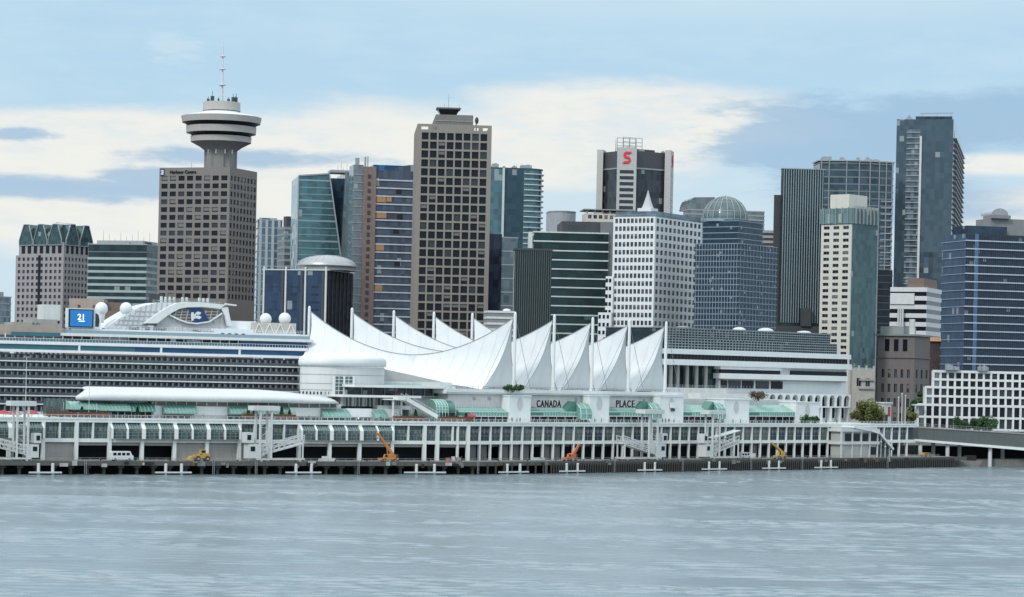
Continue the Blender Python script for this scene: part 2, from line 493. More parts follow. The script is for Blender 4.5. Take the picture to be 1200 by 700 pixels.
def punched(B, wall, specs, z0, z1, rows, fh=.6, dep=.35, top=0.0, panes=('win_dark', 'win_dark', 'win_mid', 'win_blind'), x0=0, split=1, roof=True, zoff=.5, limit=100, name='wall', bars=True):
    """a wall with real openings and a window in each: specs = {face: (columns, width share, side margin)}"""
    mb = MB(); slots = {}; protos = []
    for face in 'FLRB':
        P, w = B.P(face), B.w(face)
        if face not in specs:
            mb.quad(P(0, 0, z0), P(w, 0, z0), P(w, 0, z1), P(0, 0, z1)); continue
        cols, fw, mg = specs[face]
        zt = z1 - top
        mb.quad(P(0, 0, zt), P(w, 0, zt), P(w, 0, z1), P(0, 0, z1))
        if mg > 0:
            mb.quad(P(0, 0, z0), P(mg, 0, z0), P(mg, 0, zt), P(0, 0, zt)); mb.quad(P(w - mg, 0, z0), P(w, 0, z0), P(w, 0, zt), P(w - mg, 0, zt))
        cw, rh = (w - 2 * mg) / cols, (zt - z0) / rows
        ww, wh = cw * fw, rh * fh
        p0 = len(protos)
        for k in range(len(panes)):
            p = MB(); bl = 'blind' in panes[k]; p.cur = 0 if bl else k; p.box(-ww / 2, ww / 2, 0, .06, -wh / 2, wh / 2)
            if bl: p.cur = k; p.box(-ww * .47, ww * .47, -.03, 0, -wh * rnd.uniform(-.1, .35), wh / 2)
            if not bars: protos.append(p); continue
            p.cur = len(panes); p.box(-.05, .05, -.05, 0, -wh / 2, wh / 2); p.box(-ww / 2, ww / 2, -.05, 0, -wh / 2, -wh / 2 + .1)
            protos.append(p)
        for j in range(rows):
            for i in range(cols):
                a, b = mg + i * cw, mg + (i + 1) * cw; c, d = z0 + j * rh, z0 + (j + 1) * rh
                A, Bb = (a + b) / 2 - ww / 2, (a + b) / 2 + ww / 2
                Cc = c + (rh - wh) * zoff; Dd = Cc + wh
                for q in (((a, c), (b, c), (Bb, Cc), (A, Cc)), ((A, Dd), (Bb, Dd), (b, d), (a, d)), ((a, c), (A, Cc), (A, Dd), (a, d)), ((Bb, Cc), (b, c), (b, d), (Bb, Dd))):
                    mb.quad(*[P(u, 0, z) for u, z in q])
                for (u0, v0), (u1, v1) in (((A, Cc), (Bb, Cc)), ((Bb, Cc), (Bb, Dd)), ((Bb, Dd), (A, Dd)), ((A, Dd), (A, Cc))):
                    mb.quad(P(u0, 0, v0), P(u1, 0, v1), P(u1, -dep - .03, v1), P(u0, -dep - .03, v0))
                slots.setdefault(face, []).append((-j, (P((a + b) / 2, -dep, (Cc + Dd) / 2), B.ROT[face], p0 + rnd.randrange(len(panes)))))
    if roof: mb.quad((0, 0, z1), (B.W, 0, z1), (B.W, B.D, z1), (0, B.D, z1))
    B.part(name, mb, wall)
    al = sorted([q for f in slots.values() for q in f], key=lambda q: q[0])
    many(B.t, 'window', protos, [q[1] for q in al], [M[p] for p in panes] + [M['steel']], limit)

def inset(pts, d):
    cx = sum(p[0] for p in pts) / len(pts); cy = sum(p[1] for p in pts) / len(pts)
    o = []
    for x, y in pts:
        r = math.hypot(x - cx, y - cy); o.append((cx + (x - cx) * (r + d) / r, cy + (y - cy) * (r + d) / r))
    return o

def rect(B, e=0.0): return [(-e, -e), (B.W + e, -e), (B.W + e, B.D + e), (-e, B.D + e)]

def ribbons(B, glass, band, z0, z1, step, t, proud=.25, pts=None, first=None, bandname='floor_band', core=True):
    pts = pts or rect(B)
    if core:
        mb = MB(); mb.prism(pts, z0, z1); B.part('glazing', mb, glass)
    e = inset(pts, proud) if len(pts) != 4 else rect(B, proud) if pts == rect(B) else inset(pts, proud)
    s = MB(); s.prism(e, -t / 2, t / 2); me = s.mesh(bandname, band)
    z = z1 - t / 2 if first is None else first
    while z > z0:
        part(B.t, bandname, me, (0, 0, z + .003)); z -= step

def fins(B, face, n, w, d, z0, z1, mat, name='fin', u0=0.0, u1=None):
    P, L = B.P(face), B.w(face); u1 = L if u1 is None else u1
    s = MB(); s.box(-w / 2, w / 2, -d, .02, 0, z1 - z0); me = s.mesh(name, mat)
    for i in range(n):
        part(B.t, name, me, P(u0 + (u1 - u0) * (i + .5) / n, 0, z0), B.ROT[face])

def antenna(B, x, y, z, h, r=.12, n=6):
    mb = MB(); mb.cyl((0, 0, 0), (0, 0, h), r, r * .4, n); mb.box(-.3, .3, -.3, .3, -.1, .25)
    for q in (.55, .75): mb.bar((-h * .06, 0, h * q), (h * .06, 0, h * q), .1)
    part(B.t, 'antenna', mb.mesh('antenna', M['steel']), (x, y, z))

def plant(B, mat, x0, x1, y0, y1, z, h, louvre=True):
    mb = MB(); mb.box(x0, x1, y0, y1, z, z + h)
    o = part(B.t, 'plant_room', mb.mesh('plant_room', mat))
    if louvre:
        lm = MB(); lm.box(x0 + .15 * (x1 - x0), x0 + .6 * (x1 - x0), y0 - .08, y0 + .02, z + .25 * h, z + .75 * h)
        for k in range(4): lm.box(x0 + .15 * (x1 - x0), x0 + .6 * (x1 - x0), y0 - .16, y0 - .08, z + h * (.28 + .12 * k), z + h * (.33 + .12 * k))
        part(o, 'louvre', lm.mesh('louvre', M['dark']))
    return o

def units(B, z, k, seed, x0=.1, x1=.9):
    """small ducts and cooling units that roughen a roof line"""
    r = random.Random(seed)
    for _ in range(k):
        a, h = r.uniform(.8, 2.2), r.uniform(.8, 2.4)
        mb = MB(); mb.box(-a, a, -a * .7, a * .7, 0, h); mb.cyl((0, 0, h), (0, 0, h + .4), a * .5, a * .5, 10)
        part(B.t, 'cooling_unit', mb.mesh('cooling_unit', M['steel']), (r.uniform(x0, x1) * B.W, r.uniform(.08, .4) * B.D, z))

def text_mesh(s, size, mat, depth=.15, bold=0.0, space=1.0):
    cu = bpy.data.curves.new('lettering', 'FONT')
    cu.body, cu.size, cu.extrude, cu.align_x = s, size, depth, 'CENTER'
    cu.offset = bold
    cu.space_character = space
    o = bpy.data.objects.new('lettering', cu); COL.objects.link(o)
    me = bpy.data.meshes.new_from_object(o.evaluated_get(bpy.context.evaluated_depsgraph_get()))
    bpy.data.objects.remove(o); bpy.data.curves.remove(cu)
    me.materials.clear(); me.materials.append(mat)
    me.transform(Matrix.Rotation(R_(90), 4, 'X'))
    return me
# ---------------------------------------------------------------- the skyline
def sliver_tower():
    B = Bld('office_tower', 'small grey glass office tower at the far left edge, beyond the pinkish gabled block', -30, -6, 13, 347, 1700, 55)
    ribbons(B, curtain('grey_sliver_glass', (.16, .19, .22), 2.2, 3.4), M['steel'], 0, B.H, 4.4, .8)
    plant(B, M['steel'], 3, B.W - 3, 4, B.D - 4, B.H, 3)
sliver_tower()

def gabled_block():
    B = Bld('office_building', 'pinkish grey stone office block with faceted green glass gables along its roof', 19, 75, 112, 284, 1380, 57)
    stone = solid('pink_stone', (.275, .26, .262), .8, 0, .12, .2, .12)
    gl = curtain('green_gable_glass', (.055, .10, .105), 1.8, 2.4, .35, .12, .5, .02)
    z1 = B.z(299)
    e = B.m(3)
    # wider lower body: the upper body steps back
    up = B.H - z1
    punched(B, stone, {'L': (10, .52, B.m(2)), 'F': (9, .5, B.m(1))}, 0, z1, 25, .56, .4, .4, panes=('win_dark', 'win_dark', 'win_mid'))
    mb = MB(); i = B.m(3.5); mb.box(i * .4, B.W - i, i * .4, B.D - i, z1, B.H)
    B.part('setback_storey', mb, stone)
    for face, n in (('L', 7), ('F', 6)):
        P, w = B.P(face), B.w(face)
        g = MB(); g.box(-w * .035, w * .035, -.1, .2, -B.m(4.5), B.m(4.5)); me = g.mesh('window', M['win_dark'])
        for k in range(n):
            part(B.t, 'window', me, P(w * (.14 + .76 * k / (n - 1)), -i * .4 + .05, z1 + up * .45), B.ROT[face])
    top = B.z(263)
    mb = MB(); a, b = i * .6, i * 2.2
    lo = [(a, a), (B.W - a, a), (B.W - a, B.D - a), (a, B.D - a)]; hi = inset(lo, -B.m(9))
    mb.add([(x, y, B.H) for x, y in lo] + [(x, y, top - B.m(3)) for x, y in hi], [(0, 1, 5, 4), (1, 2, 6, 5), (2, 3, 7, 6), (3, 0, 4, 7), (4, 5, 6, 7)])
    B.part('roof', mb, gl)
    for face, n in (('L', 3), ('F', 2)):
        P, w = B.P(face), B.w(face) - 2 * i
        for k in range(n):
            u0, u1 = i + w * k / n, i + w * (k + 1) / n; um = (u0 + u1) / 2
            zb_, ze, zt = z1 + up * .8, B.H + B.m(3), top + B.m(.5)
            g = MB(); f = [(u0 + .4, zb_), (u1 - .4, zb_), (u1 - .4, ze), (u0 + (u1 - u0) * .66, zt), (u0 + (u1 - u0) * .34, zt), (u0 + .4, ze)]
            A = [P(u, -i * .3, z) for u, z in f]; Z = [P(u, -i * .3 - B.m(16), z) for u, z in f]
            nn = len(f)
            g.add(A + Z, [(q, (q + 1) % nn, nn + (q + 1) % nn, nn + q) for q in range(nn)] + [tuple(range(nn))])
            o = B.part('gable', g, gl)
            fr = MB()
            for q in range(nn): fr.bar(P(f[q][0], -i * .3 + .15, f[q][1]), P(f[(q + 1) % nn][0], -i * .3 + .15, f[(q + 1) % nn][1]), .5, .4)
            part(o, 'gable_frame', fr.mesh('gable_frame', M['steel']))
    # dark notch in the long face
    P = B.P('L'); g = MB(); u = B.D * .5
    g.add([P(u - B.m(2), .12, 0), P(u + B.m(2), .12, 0), P(u + B.m(2), .12, z1), P(u - B.m(2), .12, z1)], [(0, 1, 2, 3)])
    g.add([P(u - B.m(2), -.2, z1), P(u + B.m(2), -.2, z1), P(u + B.m(2), .12, z1), P(u - B.m(2), .12, z1)], [(0, 1, 2, 3)])
    B.part('glass_notch', g, M['win_dark'])
    rl = MB()
    for k in range(9): rl.bar((B.W * (.2 + .07 * k), B.D * .3, top - 1), (B.W * (.2 + .07 * k), B.D * .3, top + 1.4), .12)
    rl.bar((B.W * .18, B.D * .3, top + 1.4), (B.W * .8, B.D * .3, top + 1.4), .15)
    B.part('roof_railing', rl, M['steel'])
gabled_block()

def banded_office():
    B = Bld('office_building', 'low office block of dark glass with pale green bands, left of the revolving lookout tower', 104, 172, 194, 287, 1330, 76)
    g = curtain('black_teal_glass', (.025, .045, .055), 3, 3.6, .4)
    band = solid('pale_green_band', (.30, .36, .36), .5)
    pts = rect(B)
    mb = MB(); mb.prism(pts, 0, B.H); B.part('glazing', mb, g)
    s = MB(); s.prism(rect(B, .3), 0, B.m(2.9)); me = s.mesh('floor_band', band)
    for k in range(12): part(B.t, 'floor_band', me, (0, 0, B.z(305 + 7.7 * k)))
    s = MB(); s.prism(rect(B, .35), 0, B.m(1.2)); part(B.t, 'cornice', s.mesh('cornice', M['steel']), (0, 0, B.H - B.m(.4)))
    s = MB(); s.prism(rect(B, .2), 0, B.m(.5)); part(B.t, 'attic_band', s.mesh('attic_band', M['steel']), (0, 0, B.z(296)))
    plant(B, M['steel'], 3, B.W - 3, B.D * .1, B.D * .9, B.H, B.m(5))
    for k, h in enumerate((5, 3, 6, 4, 3, 5, 2, 4, 6)): antenna(B, B.W * .3, B.D * (.05 + .1 * k), B.H + B.m(4), h)
    units(B, B.H, 6, 3)
banded_office()

def lookout_tower():
    B = Bld('lookout_tower', 'brown grey concrete office tower crowned by a round flying saucer lookout with a tall mast', 187, 269.5, 301.5, 196, 1200, 69)
    con = solid('brown_concrete', (.185, .168, .160), .85, 0, .10, .15, .14)
    punched(B, con, {'L': (8, .72, B.m(1.5)), 'F': (8, .55, B.m(1))}, B.z(352), B.H, 16, .62, .35, B.m(8), panes=('win_dark',) * 6 + ('win_mid', 'win_mid', 'win_mid', 'win_blind', 'win_blind'), limit=100, bars=False)
    mb = MB(); mb.box(0, B.W, 0, B.D, 0, B.z(352)); B.part('podium_wall', mb, con)
    ax = B.W * .52, B.D * .40
    # put the shaft where the photo shows it
    k, _ = ray(258.7, 180); best = None
    for i in range(200):
        y = B.D * i / 200; X = B.C[0] + ax[0] * B.cb - y * B.sb; Yy = B.C[1] + ax[0] * B.sb + y * B.cb
        if best is None or abs(X / Yy - k) < best[0]: best = (abs(X / Yy - k), y)
    ax = (ax[0], best[1])
    Yc = B.C[1] + ax[0] * B.sb + ax[1] * B.cb
    m = lambda px: px * Yc / FPX
    def zz(py):
        _, t = ray(258.7, py); return CAM_H + Yc * t - B.zb
    mb = MB(); n = 8
    r = m(19.2)
    pts = [(ax[0] + r * math.cos(6.283 * i / 48) * (1.0 if (i % 6) > 1 else .9), ax[1] + r * math.sin(6.283 * i / 48) * (1.0 if (i % 6) > 1 else .9)) for i in range(48)]
    mb.prism(pts, B.H, zz(174)); B.part('shaft', mb, solid('shaft_concrete', (.20, .195, .185), .85, 0, .15, .2, .25))
    slit = MB(); slit.box(-.35, .35, -.15, .2, -m(3.5), m(3.5)); sm = slit.mesh('slot_window', M['offwhite'])
    for a in (-1.2, -1.75, -2.3, -.7): part(B.t, 'slot_window', sm, (ax[0] + r * 1.0 * math.cos(a - B.b), ax[1] + r * 1.0 * math.sin(a - B.b), zz(178)), a - B.b + math.pi / 2)
    mb = MB(); mb.lathe([(r * .97, zz(178)), (m(19.6), zz(176.6)), (m(24.5), zz(173)), (m(30), zz(170)), (m(35), zz(167.4))], ax, 56); B.part('flare', mb, solid('flare_concrete', (.19, .185, .19), .85))
    def ring(nm, r0, r1, y0, y1, mat):
        mb = MB(); a, b = zz(y0), zz(y1)
        mb.lathe([(m(8), a), (m(r0), a)], ax, 72); mb.lathe([(m(r0), a), (m(r1), b)], ax, 72); mb.lathe([(m(r1), b), (m(8), b)], ax, 72)
        B.part(nm, mb, mat)
    pale = solid('saucer_concrete', (.37, .355, .335), .75, 0, .08, .2, .1)
    gl = M['win_dark']
    ring('lower_tier', 35.2, 35.6, 167.5, 161, pale)
    ring('window_ring', 33.5, 37.5, 161, 157, gl)
    ring('middle_tier', 40.6, 41.0, 157, 149.3, pale)
    ring('window_ring', 39, 43.5, 149.3, 145, gl)
    ring('upper_tier', 45.5, 46.9, 145, 137.8, pale)
    mb = MB(); mb.lathe([(m(46.3), zz(137.8)), (m(38), zz(135.6)), (m(22.2), zz(133)), (m(22), zz(131.6))], ax, 64); B.part('saucer_roof', mb, M['white'])
    ring('recess_ring', 21, 21, 131.8, 130.6, gl)
    ring('drum', 22, 21.6, 130.6, 120.5, pale)
    mb = MB()
    for a, h, w in ((2.4, 6, 1.3), (2.9, 3, 1), (3.6, 2.4, .8), (4.1, 1.6, 1.2), (4.6, 2, .7), (5.3, 2.2, 1), (5.7, 4, 1.2), (6.0, 3, 1), (6.2, 4.5, 1)):
        x, y = ax[0] + m(17) * math.cos(a - B.b), ax[1] + m(17) * math.sin(a - B.b)
        mb.box(x - w / 2, x + w / 2, y - w / 2, y + w / 2, zz(120.6), zz(120.6) + h * .6); mb.cyl((x, y, zz(120.6)), (x, y, zz(120.6) + h), .12, .12, 6)
    B.part('roof_antennas', mb, M['dark'])
    ms = MB(); mast = solid('mast_white', (.55, .53, .56), .5, 0, .1)
    ms.cyl((*ax, zz(121)), (*ax, zz(84)), m(1.5), m(1.2), 10); ms.cyl((*ax, zz(84)), (*ax, zz(67)), m(.9), m(.8), 8); ms.cyl((*ax, zz(67)), (*ax, zz(48)), m(1.1), m(.3), 8)
    o = B.part('mast', ms, mast)
    for y, q in ((100, 4.2), (81.5, 3.8), (66.5, 3.2)):
        d = MB(); d.lathe([(0, zz(y + 1)), (m(q), zz(y + .3)), (m(q), zz(y - .9)), (0, zz(y - 1.4))], ax, 20); part(o, 'mast_platform', d.mesh('mast_platform', mast))
    # the sign along the top left of the long face
    P = B.P('L')
    sg = part(B.t, 'roof_sign', text_mesh('Harbour Centre', m(5.2), M['black'], .15, .02), P(B.D * .34, .3, B.H - m(6.8)), B.ROT['L'])
    lg = MB(); lg.add([P(u, .3, z) for u, z in ((m(1), B.H - m(9)), (m(7), B.H - m(9)), (m(7), B.H - m(1.5)), (m(1), B.H - m(1.5)))], [(0, 1, 2, 3)])
    o = B.part('sign_emblem', lg, solid('sign_navy', (.03, .05, .14), .4))
    lw = MB()
    for u0, v0, u1, v1 in ((2, -8, 6, -6.6), (3.2, -6.2, 6, -4.8), (2, -4.4, 6, -3)): lw.add([P(m(u0), .36, B.H + m(v0)), P(m(u1), .36, B.H + m(v0)), P(m(u1), .36, B.H + m(v1)), P(m(u0), .36, B.H + m(v1))], [(0, 1, 2, 3)])
    part(o, 'emblem_mark', lw.mesh('emblem_mark', M['white']))
    for q in (.25, .75): antenna(B, B.W * .5, B.D * q, B.H, 4)
lookout_tower()

def slim_towers():
    B = Bld('office_tower', 'slim blue glass office tower with pale corner piers, just right of the lookout tower', 299, 302, 331, 257, 1500, 8, D=30)
    g = curtain('slim_blue_glass', (.12, .19, .26), 2.5, 3.5, .4)
    ribbons(B, g, M['steel'], 0, B.H, B.m(9), .7, .15)
    fins(B, 'F', 4, B.m(3.2), .5, 0, B.H, solid('pale_pier', (.33, .35, .36)), 'pier')
    plant(B, M['steel'], B.m(2), B.W - B.m(6), 2, 20, B.H, B.m(2))
    B = Bld('office_tower', 'grey stepped office tower between the blue glass tower and the slanted teal tower', 326, 334, 352, 266, 1460, 25, D=30)
    ribbons(B, curtain('grey_step_glass', (.10, .13, .15), 2.5, 3.4, .4), solid('step_grey', (.22, .23, .23)), 0, B.H, B.m(7.5), B.m(3))
    plant(B, M['dark'], B.W * .25, B.W * .95, 4, B.D * .8, B.H, B.m(13))
slim_towers()

def slanted_tower():
    B = Bld('office_tower', 'teal glass office tower with a slanted dark wedge cut into its face', 345.5, 350, 417, 205, 1360, 10)
    g = curtain('teal_tower_glass', (.085, .17, .19), 2.6, 3.6, .35, .09, .55)
    g2 = curtain('dark_wedge_glass', (.02, .04, .06), 2.6, 3.6, .4)
    g3 = curtain('pale_side_glass', (.16, .21, .22), 2.6, 3.6, .25)
    X = lambda px: B.x(px, 205)
    D = B.D + 18
    mb = MB(); mb.slab([(0, 0), (X(402), 0), (X(401.5), B.z(300)), (X(386), B.z(202.5)), (0, B.z(206))], 0, D); B.part('main_block', mb, g)
    mb = MB(); mb.box(X(378), X(412), 3.5, D - 2, 0, B.z(207)); B.part('wedge', mb, g2)
    mb = MB(); mb.slab([(X(402) + .02, 0), (B.W, 0), (B.W, B.z(199.5)), (X(404.5), B.z(199.5)), (X(404), B.z(225)), (X(401.6) + .02, B.z(300))], -.2, D + .5); B.part('side_block', mb, g3)
    fr = MB()
    for a, b in (((X(386), 202.5), (X(401.5), 300)), ((0, 206), (X(386), 202.5))): fr.bar((a[0], -.2, B.z(a[1])), (b[0], -.2, B.z(b[1])), .7, .7)
    fr.bar((0, -.2, 0), (0, -.2, B.z(206)), .6); B.part('edge_trim', fr, M['steel'])
    for k in range(22):
        y = 212 + 7.9 * k
        xr = X(386) + (X(401.5) - X(386)) * min(1, max(0, (y - 202.5) / 97.5)) - .5
        s = MB(); s.box(.1, xr, -.16, .05, 0, B.m(.9 if k % 3 else 2.0)); part(B.t, 'floor_band', s.mesh('floor_band', solid('teal_band', (.20, .28, .29), .4) if k == 0 else bpy.data.materials['teal_band']), (0, 0, B.z(y)))
    for x, h in ((.70, 4), (.76, 6), (.80, 3), (.86, 5), (.93, 4)): antenna(B, B.W * x, 5, B.z(200), h)
    plant(B, M['steel'], X(388), B.W - 1, 4, 18, B.z(200), B.m(3), False)
slanted_tower()

def dome_roof_block():
    B = Bld('office_building', 'dark blue glass block with white columns under a shallow silver dome roof', 309, 383, 414, 317, 1130, 70)
    g = curtain('navy_glass', (.03, .055, .10), 2.4, 3.8, .28, .1, .4, .02)
    mb = MB(); mb.prism(rect(B), 0, B.H); B.part('glazing', mb, curtain('navy_side_glass', (.012, .018, .03), 2.4, 3.8, .3, .12, .3, .0))
    mb = MB(); mb.box(-.12, .1, .3, B.D - .3, 0, B.H - .3); B.part('front_glazing', mb, g)
    P = B.P('L'); s = MB(); s.box(-B.m(1), B.m(1), -B.m(1.4), .1, 0, B.H + B.m(4)); me = s.mesh('column', M['offwhite'])
    for px in (310, 335.5, 358.5, 382.5): part(B.t, 'column', me, P(B.D - B.yl(px), 0, 0), B.ROT['L'])
    s = MB(); s.box(-B.m(1.4), B.m(1.4), -.3, .1, 0, B.H); me = s.mesh('dark_pier', M['dark'])
    for px in (331.5, 354, 379): part(B.t, 'dark_pier', me, P(B.D - B.yl(px), 0, 0), B.ROT['L'])
    mb = MB(); mb.box(-.5, B.W + .5, -.5, B.D + .5, B.H - B.m(.2), B.H + B.m(1.1)); B.part('cornice', mb, M['offwhite'])
    w = MB(); w.box(-B.m(5), B.m(5), -.12, .05, 0, B.m(2.4)); me = w.mesh('louvre', M['black'])
    for px in (322, 345, 370):
        for py in (338, 347, 356, 365): part(B.t, 'louvre', me, P(B.D - B.yl(px), 0, B.z(py)), B.ROT['L'])
    fins(B, 'F', 7, .4, .3, 0, B.H, M['dark'], 'mullion')
    c = (B.W * .45, B.yl(360) - B.W * .12)
    dome = MB(); r = B.m(35.5); h = B.m(13.5)
    dome.lathe([(r * math.sin(a * math.pi / 20), h * (math.cos(a * math.pi / 20))) for a in range(10, -1, -1)], c, 48, True, B.z(311))
    o = B.part('dome_roof', dome, solid('silver_metal', (.36, .365, .37), .42, .45, .12, .15, 0))
    rb = MB()
    for k in range(24):
        a = 6.283 * k / 24
        for j in range(5):
            t0, t1 = math.pi / 2 * j / 5, math.pi / 2 * (j + 1) / 5
            rb.bar((c[0] + r * math.cos(t0) * math.cos(a), c[1] + r * math.cos(t0) * math.sin(a), B.z(311) + h * math.sin(t0) + .08), (c[0] + r * math.cos(t1) * math.cos(a), c[1] + r * math.cos(t1) * math.sin(a), B.z(311) + h * math.sin(t1) + .08), .12)
    part(o, 'standing_seams', rb.mesh('standing_seams', M['steel']))
    dr = MB(); dr.lathe([(r * .97, B.H + B.m(1)), (r * .97, B.z(311)), (r * 1.03, B.z(311)), (r * 1.03, B.z(310)), (0, B.z(310))], c, 48); B.part('drum', dr, M['steel'])
dome_roof_block()

def unfinished_tower():
    B = Bld('tower_under_construction', 'unfinished tower with blue glass panels, white slab edges and a brown hoist shaft', 413, 441, 488, 193, 1290, 12, D=34)
    g = curtain('blue_panel_glass', (.115, .15, .205), 2.0, 4.0, .35, .1, .45, .03)
    B.D = 30
    mb = MB(); mb.prism(rect(B), 0, B.z(203)); B.part('glazing', mb, g)
    mb = MB(); mb.slab([(0, B.z(203)), (B.W, B.z(203)), (B.W, B.z(191)), (B.W * .7, B.z(193)), (B.W * .35, B.z(198)), (B.W * .12, B.z(199)), (0, B.z(197))], .4, B.D - 1); B.part('crown_glazing', mb, g)
    mb = MB(); mb.box(0, B.W, B.D * .3, B.D, B.z(203), B.z(191.5)); B.part('core_glazing', mb, curtain('core_blue', (.05, .16, .34), 3, 3))
    s = MB(); s.prism(rect(B, .35), 0, B.m(1.3)); me = s.mesh('slab_edge', solid('slab_white', (.50, .51, .55), .6))
    y = 211.5
    while y < 400: part(B.t, 'slab_edge', me, (0, 0, B.z(y))); y += 9.4
    tim = solid('bare_board', (.36, .20, .10), .7)
    for py, a, b in ((237, 1, 12), (255.6, 1, 13), (293.5, 1, 11), (341, 1, 10), (236, 13, 19)):
        mb = MB(); mb.box(B.m(a), B.m(b), -.25, .1, B.z(py), B.z(py - 7)); B.part('plywood_panel', mb, tim)
    dk = MB(); dk.box(-B.m(3.4), B.m(3.4), -.2, .1, 0, B.m(5.5)); dm = dk.mesh('open_bay', M['black'])
    for px, py in ((468, 220.5), (470, 250), (468, 305), (466, 267)): part(B.t, 'open_bay', dm, (B.x(px), 0, B.z(py + 6)))
    # hoist shaft and the pale stair block on the left
    hb = MB(); hb.box(-B.m(15), -.05, -1.0, 12, 0, B.z(196)); ho = B.part('hoist_shaft', hb, solid('hoist_brown', (.195, .145, .13), .85, 0, .3, .6, .3))
    for k in range(24):
        d = MB(); d.box(-B.m(10), -B.m(6.5), -1.25, -.9, B.z(207 + 8.5 * k + 2.4), B.z(207 + 8.5 * k - 2.0)); part(ho, 'landing_gate', d.mesh('landing_gate', M['dark']))
    hb = MB(); hb.box(-B.m(15.05), -B.m(7.5), -1.6, 5, B.z(203), B.z(400)) if False else None
    sb = MB(); sb.box(-B.m(27), -B.m(15.1), -.5, 14, 0, B.z(194)); so = B.part('stair_block', sb, curtain('stair_glass', (.22, .26, .29), 1.8, 3.2, .35))
    for k in range(19):
        d = MB(); d.box(-B.m(27.2), -B.m(15), -.75, -.45, 0, B.m(.9)); part(so, 'slab_edge', d.mesh('slab_edge', M['steel']), (0, 0, B.z(206 + 9.4 * k)))
    cr = MB(); cr.bar((-B.m(12), 3, B.z(196)), (-B.m(12), 3, B.z(184)), .9); cr.bar((-B.m(9), 3, B.z(196)), (-B.m(9), 3, B.z(183)), .5); cr.box(-B.m(24), -B.m(20), 0, 3, B.z(194), B.z(186)); cr.bar((-B.m(25), 1, B.z(187)), (-B.m(20), 1, B.z(187)), .4)
    B.part('hoist_mast', cr, M['steel'])
unfinished_tower()

def beige_slab():
    B = Bld('office_tower', 'tall beige concrete tower with a deep square window grid and flared rooftop cabin', 485.5, 489.5, 576.5, 145, 1190, 4)
    con = solid('beige_concrete', (.225, .205, .18), .85, 0, .08, .12, .12)
    ztop = B.z(154)
    punched(B, con, {'F': (8, .80, B.m(4.2)), 'L': (3, .12, 2)}, B.z(396), ztop, 23, .79, .55, 0, panes=('win_dark',) * 7 + ('win_mid', 'win_blind'), roof=True, limit=100, bars=False)
    mb = MB(); mb.box(0, B.W, 0, B.D, 0, B.z(396)); B.part('podium_wall', mb, con)
    # open loggia round the roof: the sky shows through its slots
    lo = MB(); z0, z1, zt = ztop, B.z(151.5), B.H
    zh = B.z(148)
    X = lambda px: B.x(px, 145)
    for y0, y1 in ((0, .8), (B.D - .8, B.D)):
        lo.box(0, B.W, y0, y1, z0 + .01, z1); lo.box(0, B.W, y0, y1, zh, zt)
        last = 0
        for a, b in ((494, 502), (507, 512), (556, 561), (566, 572)):
            lo.box(last, X(a), y0, y1, z1, zh); last = X(b)
        lo.box(last, B.W, y0, y1, z1, zh)
    for x0, x1 in ((0, .8), (B.W - .8, B.W)): lo.box(x0, x1, .8, B.D - .8, z0, zt)
    B.part('roof_loggia', lo, con)
    dk = solid('cabin_grey', (.16, .155, .15), .8)
    ph = MB(); ph.box(X(511), X(555), 4, B.D - 4, ztop, B.z(132.5)); po = B.part('penthouse', ph, dk)
    fl = MB(); fl.bar((X(511), 3.9, B.z(140)), (X(555), 3.9, B.z(140)), .3); part(po, 'ledge', fl.mesh('ledge', M['steel']))
    cx = X(528); cy = B.D / 2
    nk = MB(); nk.box(cx - B.m(10), cx + B.m(10), cy - B.m(8), cy + B.m(8), B.z(132.5), B.z(128.5)); B.part('cabin_base', nk, dk)
    def fr(nm, pts, mat):
        mb = MB()
        for (w0, y0), (w1, y1) in zip(pts, pts[1:]):
            a = [(cx + sx * B.m(w0), cy + sy * B.m(w0 * .8), B.z(y0)) for sx, sy in ((-1, -1), (1, -1), (1, 1), (-1, 1))]
            b = [(cx + sx * B.m(w1), cy + sy * B.m(w1 * .8), B.z(y1)) for sx, sy in ((-1, -1), (1, -1), (1, 1), (-1, 1))]
            mb.add(a + b, [(0, 1, 5, 4), (1, 2, 6, 5), (2, 3, 7, 6), (3, 0, 4, 7), (4, 5, 6, 7)])
        B.part(nm, mb, mat)
    fr('cabin_glazing', ((9.5, 128.5), (9.5, 127.5), (13, 121.5)), M['win_dark'])
    fr('cabin_roof', ((13.4, 121.4), (14.6, 120.4), (14.6, 119.2)), dk)
    for px, h in ((523, 6), (528, 17), (541, 5), (518, 3)): antenna(B, X(px), cy, B.z(119.2), B.m(h), .14)
    di = MB(); di.ball((X(559.5), 6, B.z(138)), B.m(2.2), B.m(1.2), B.m(4.2)); di.bar((X(559), 6, B.z(138)), (X(559), 6, ztop), .5); B.part('dish', di, M['dark'])
beige_slab()

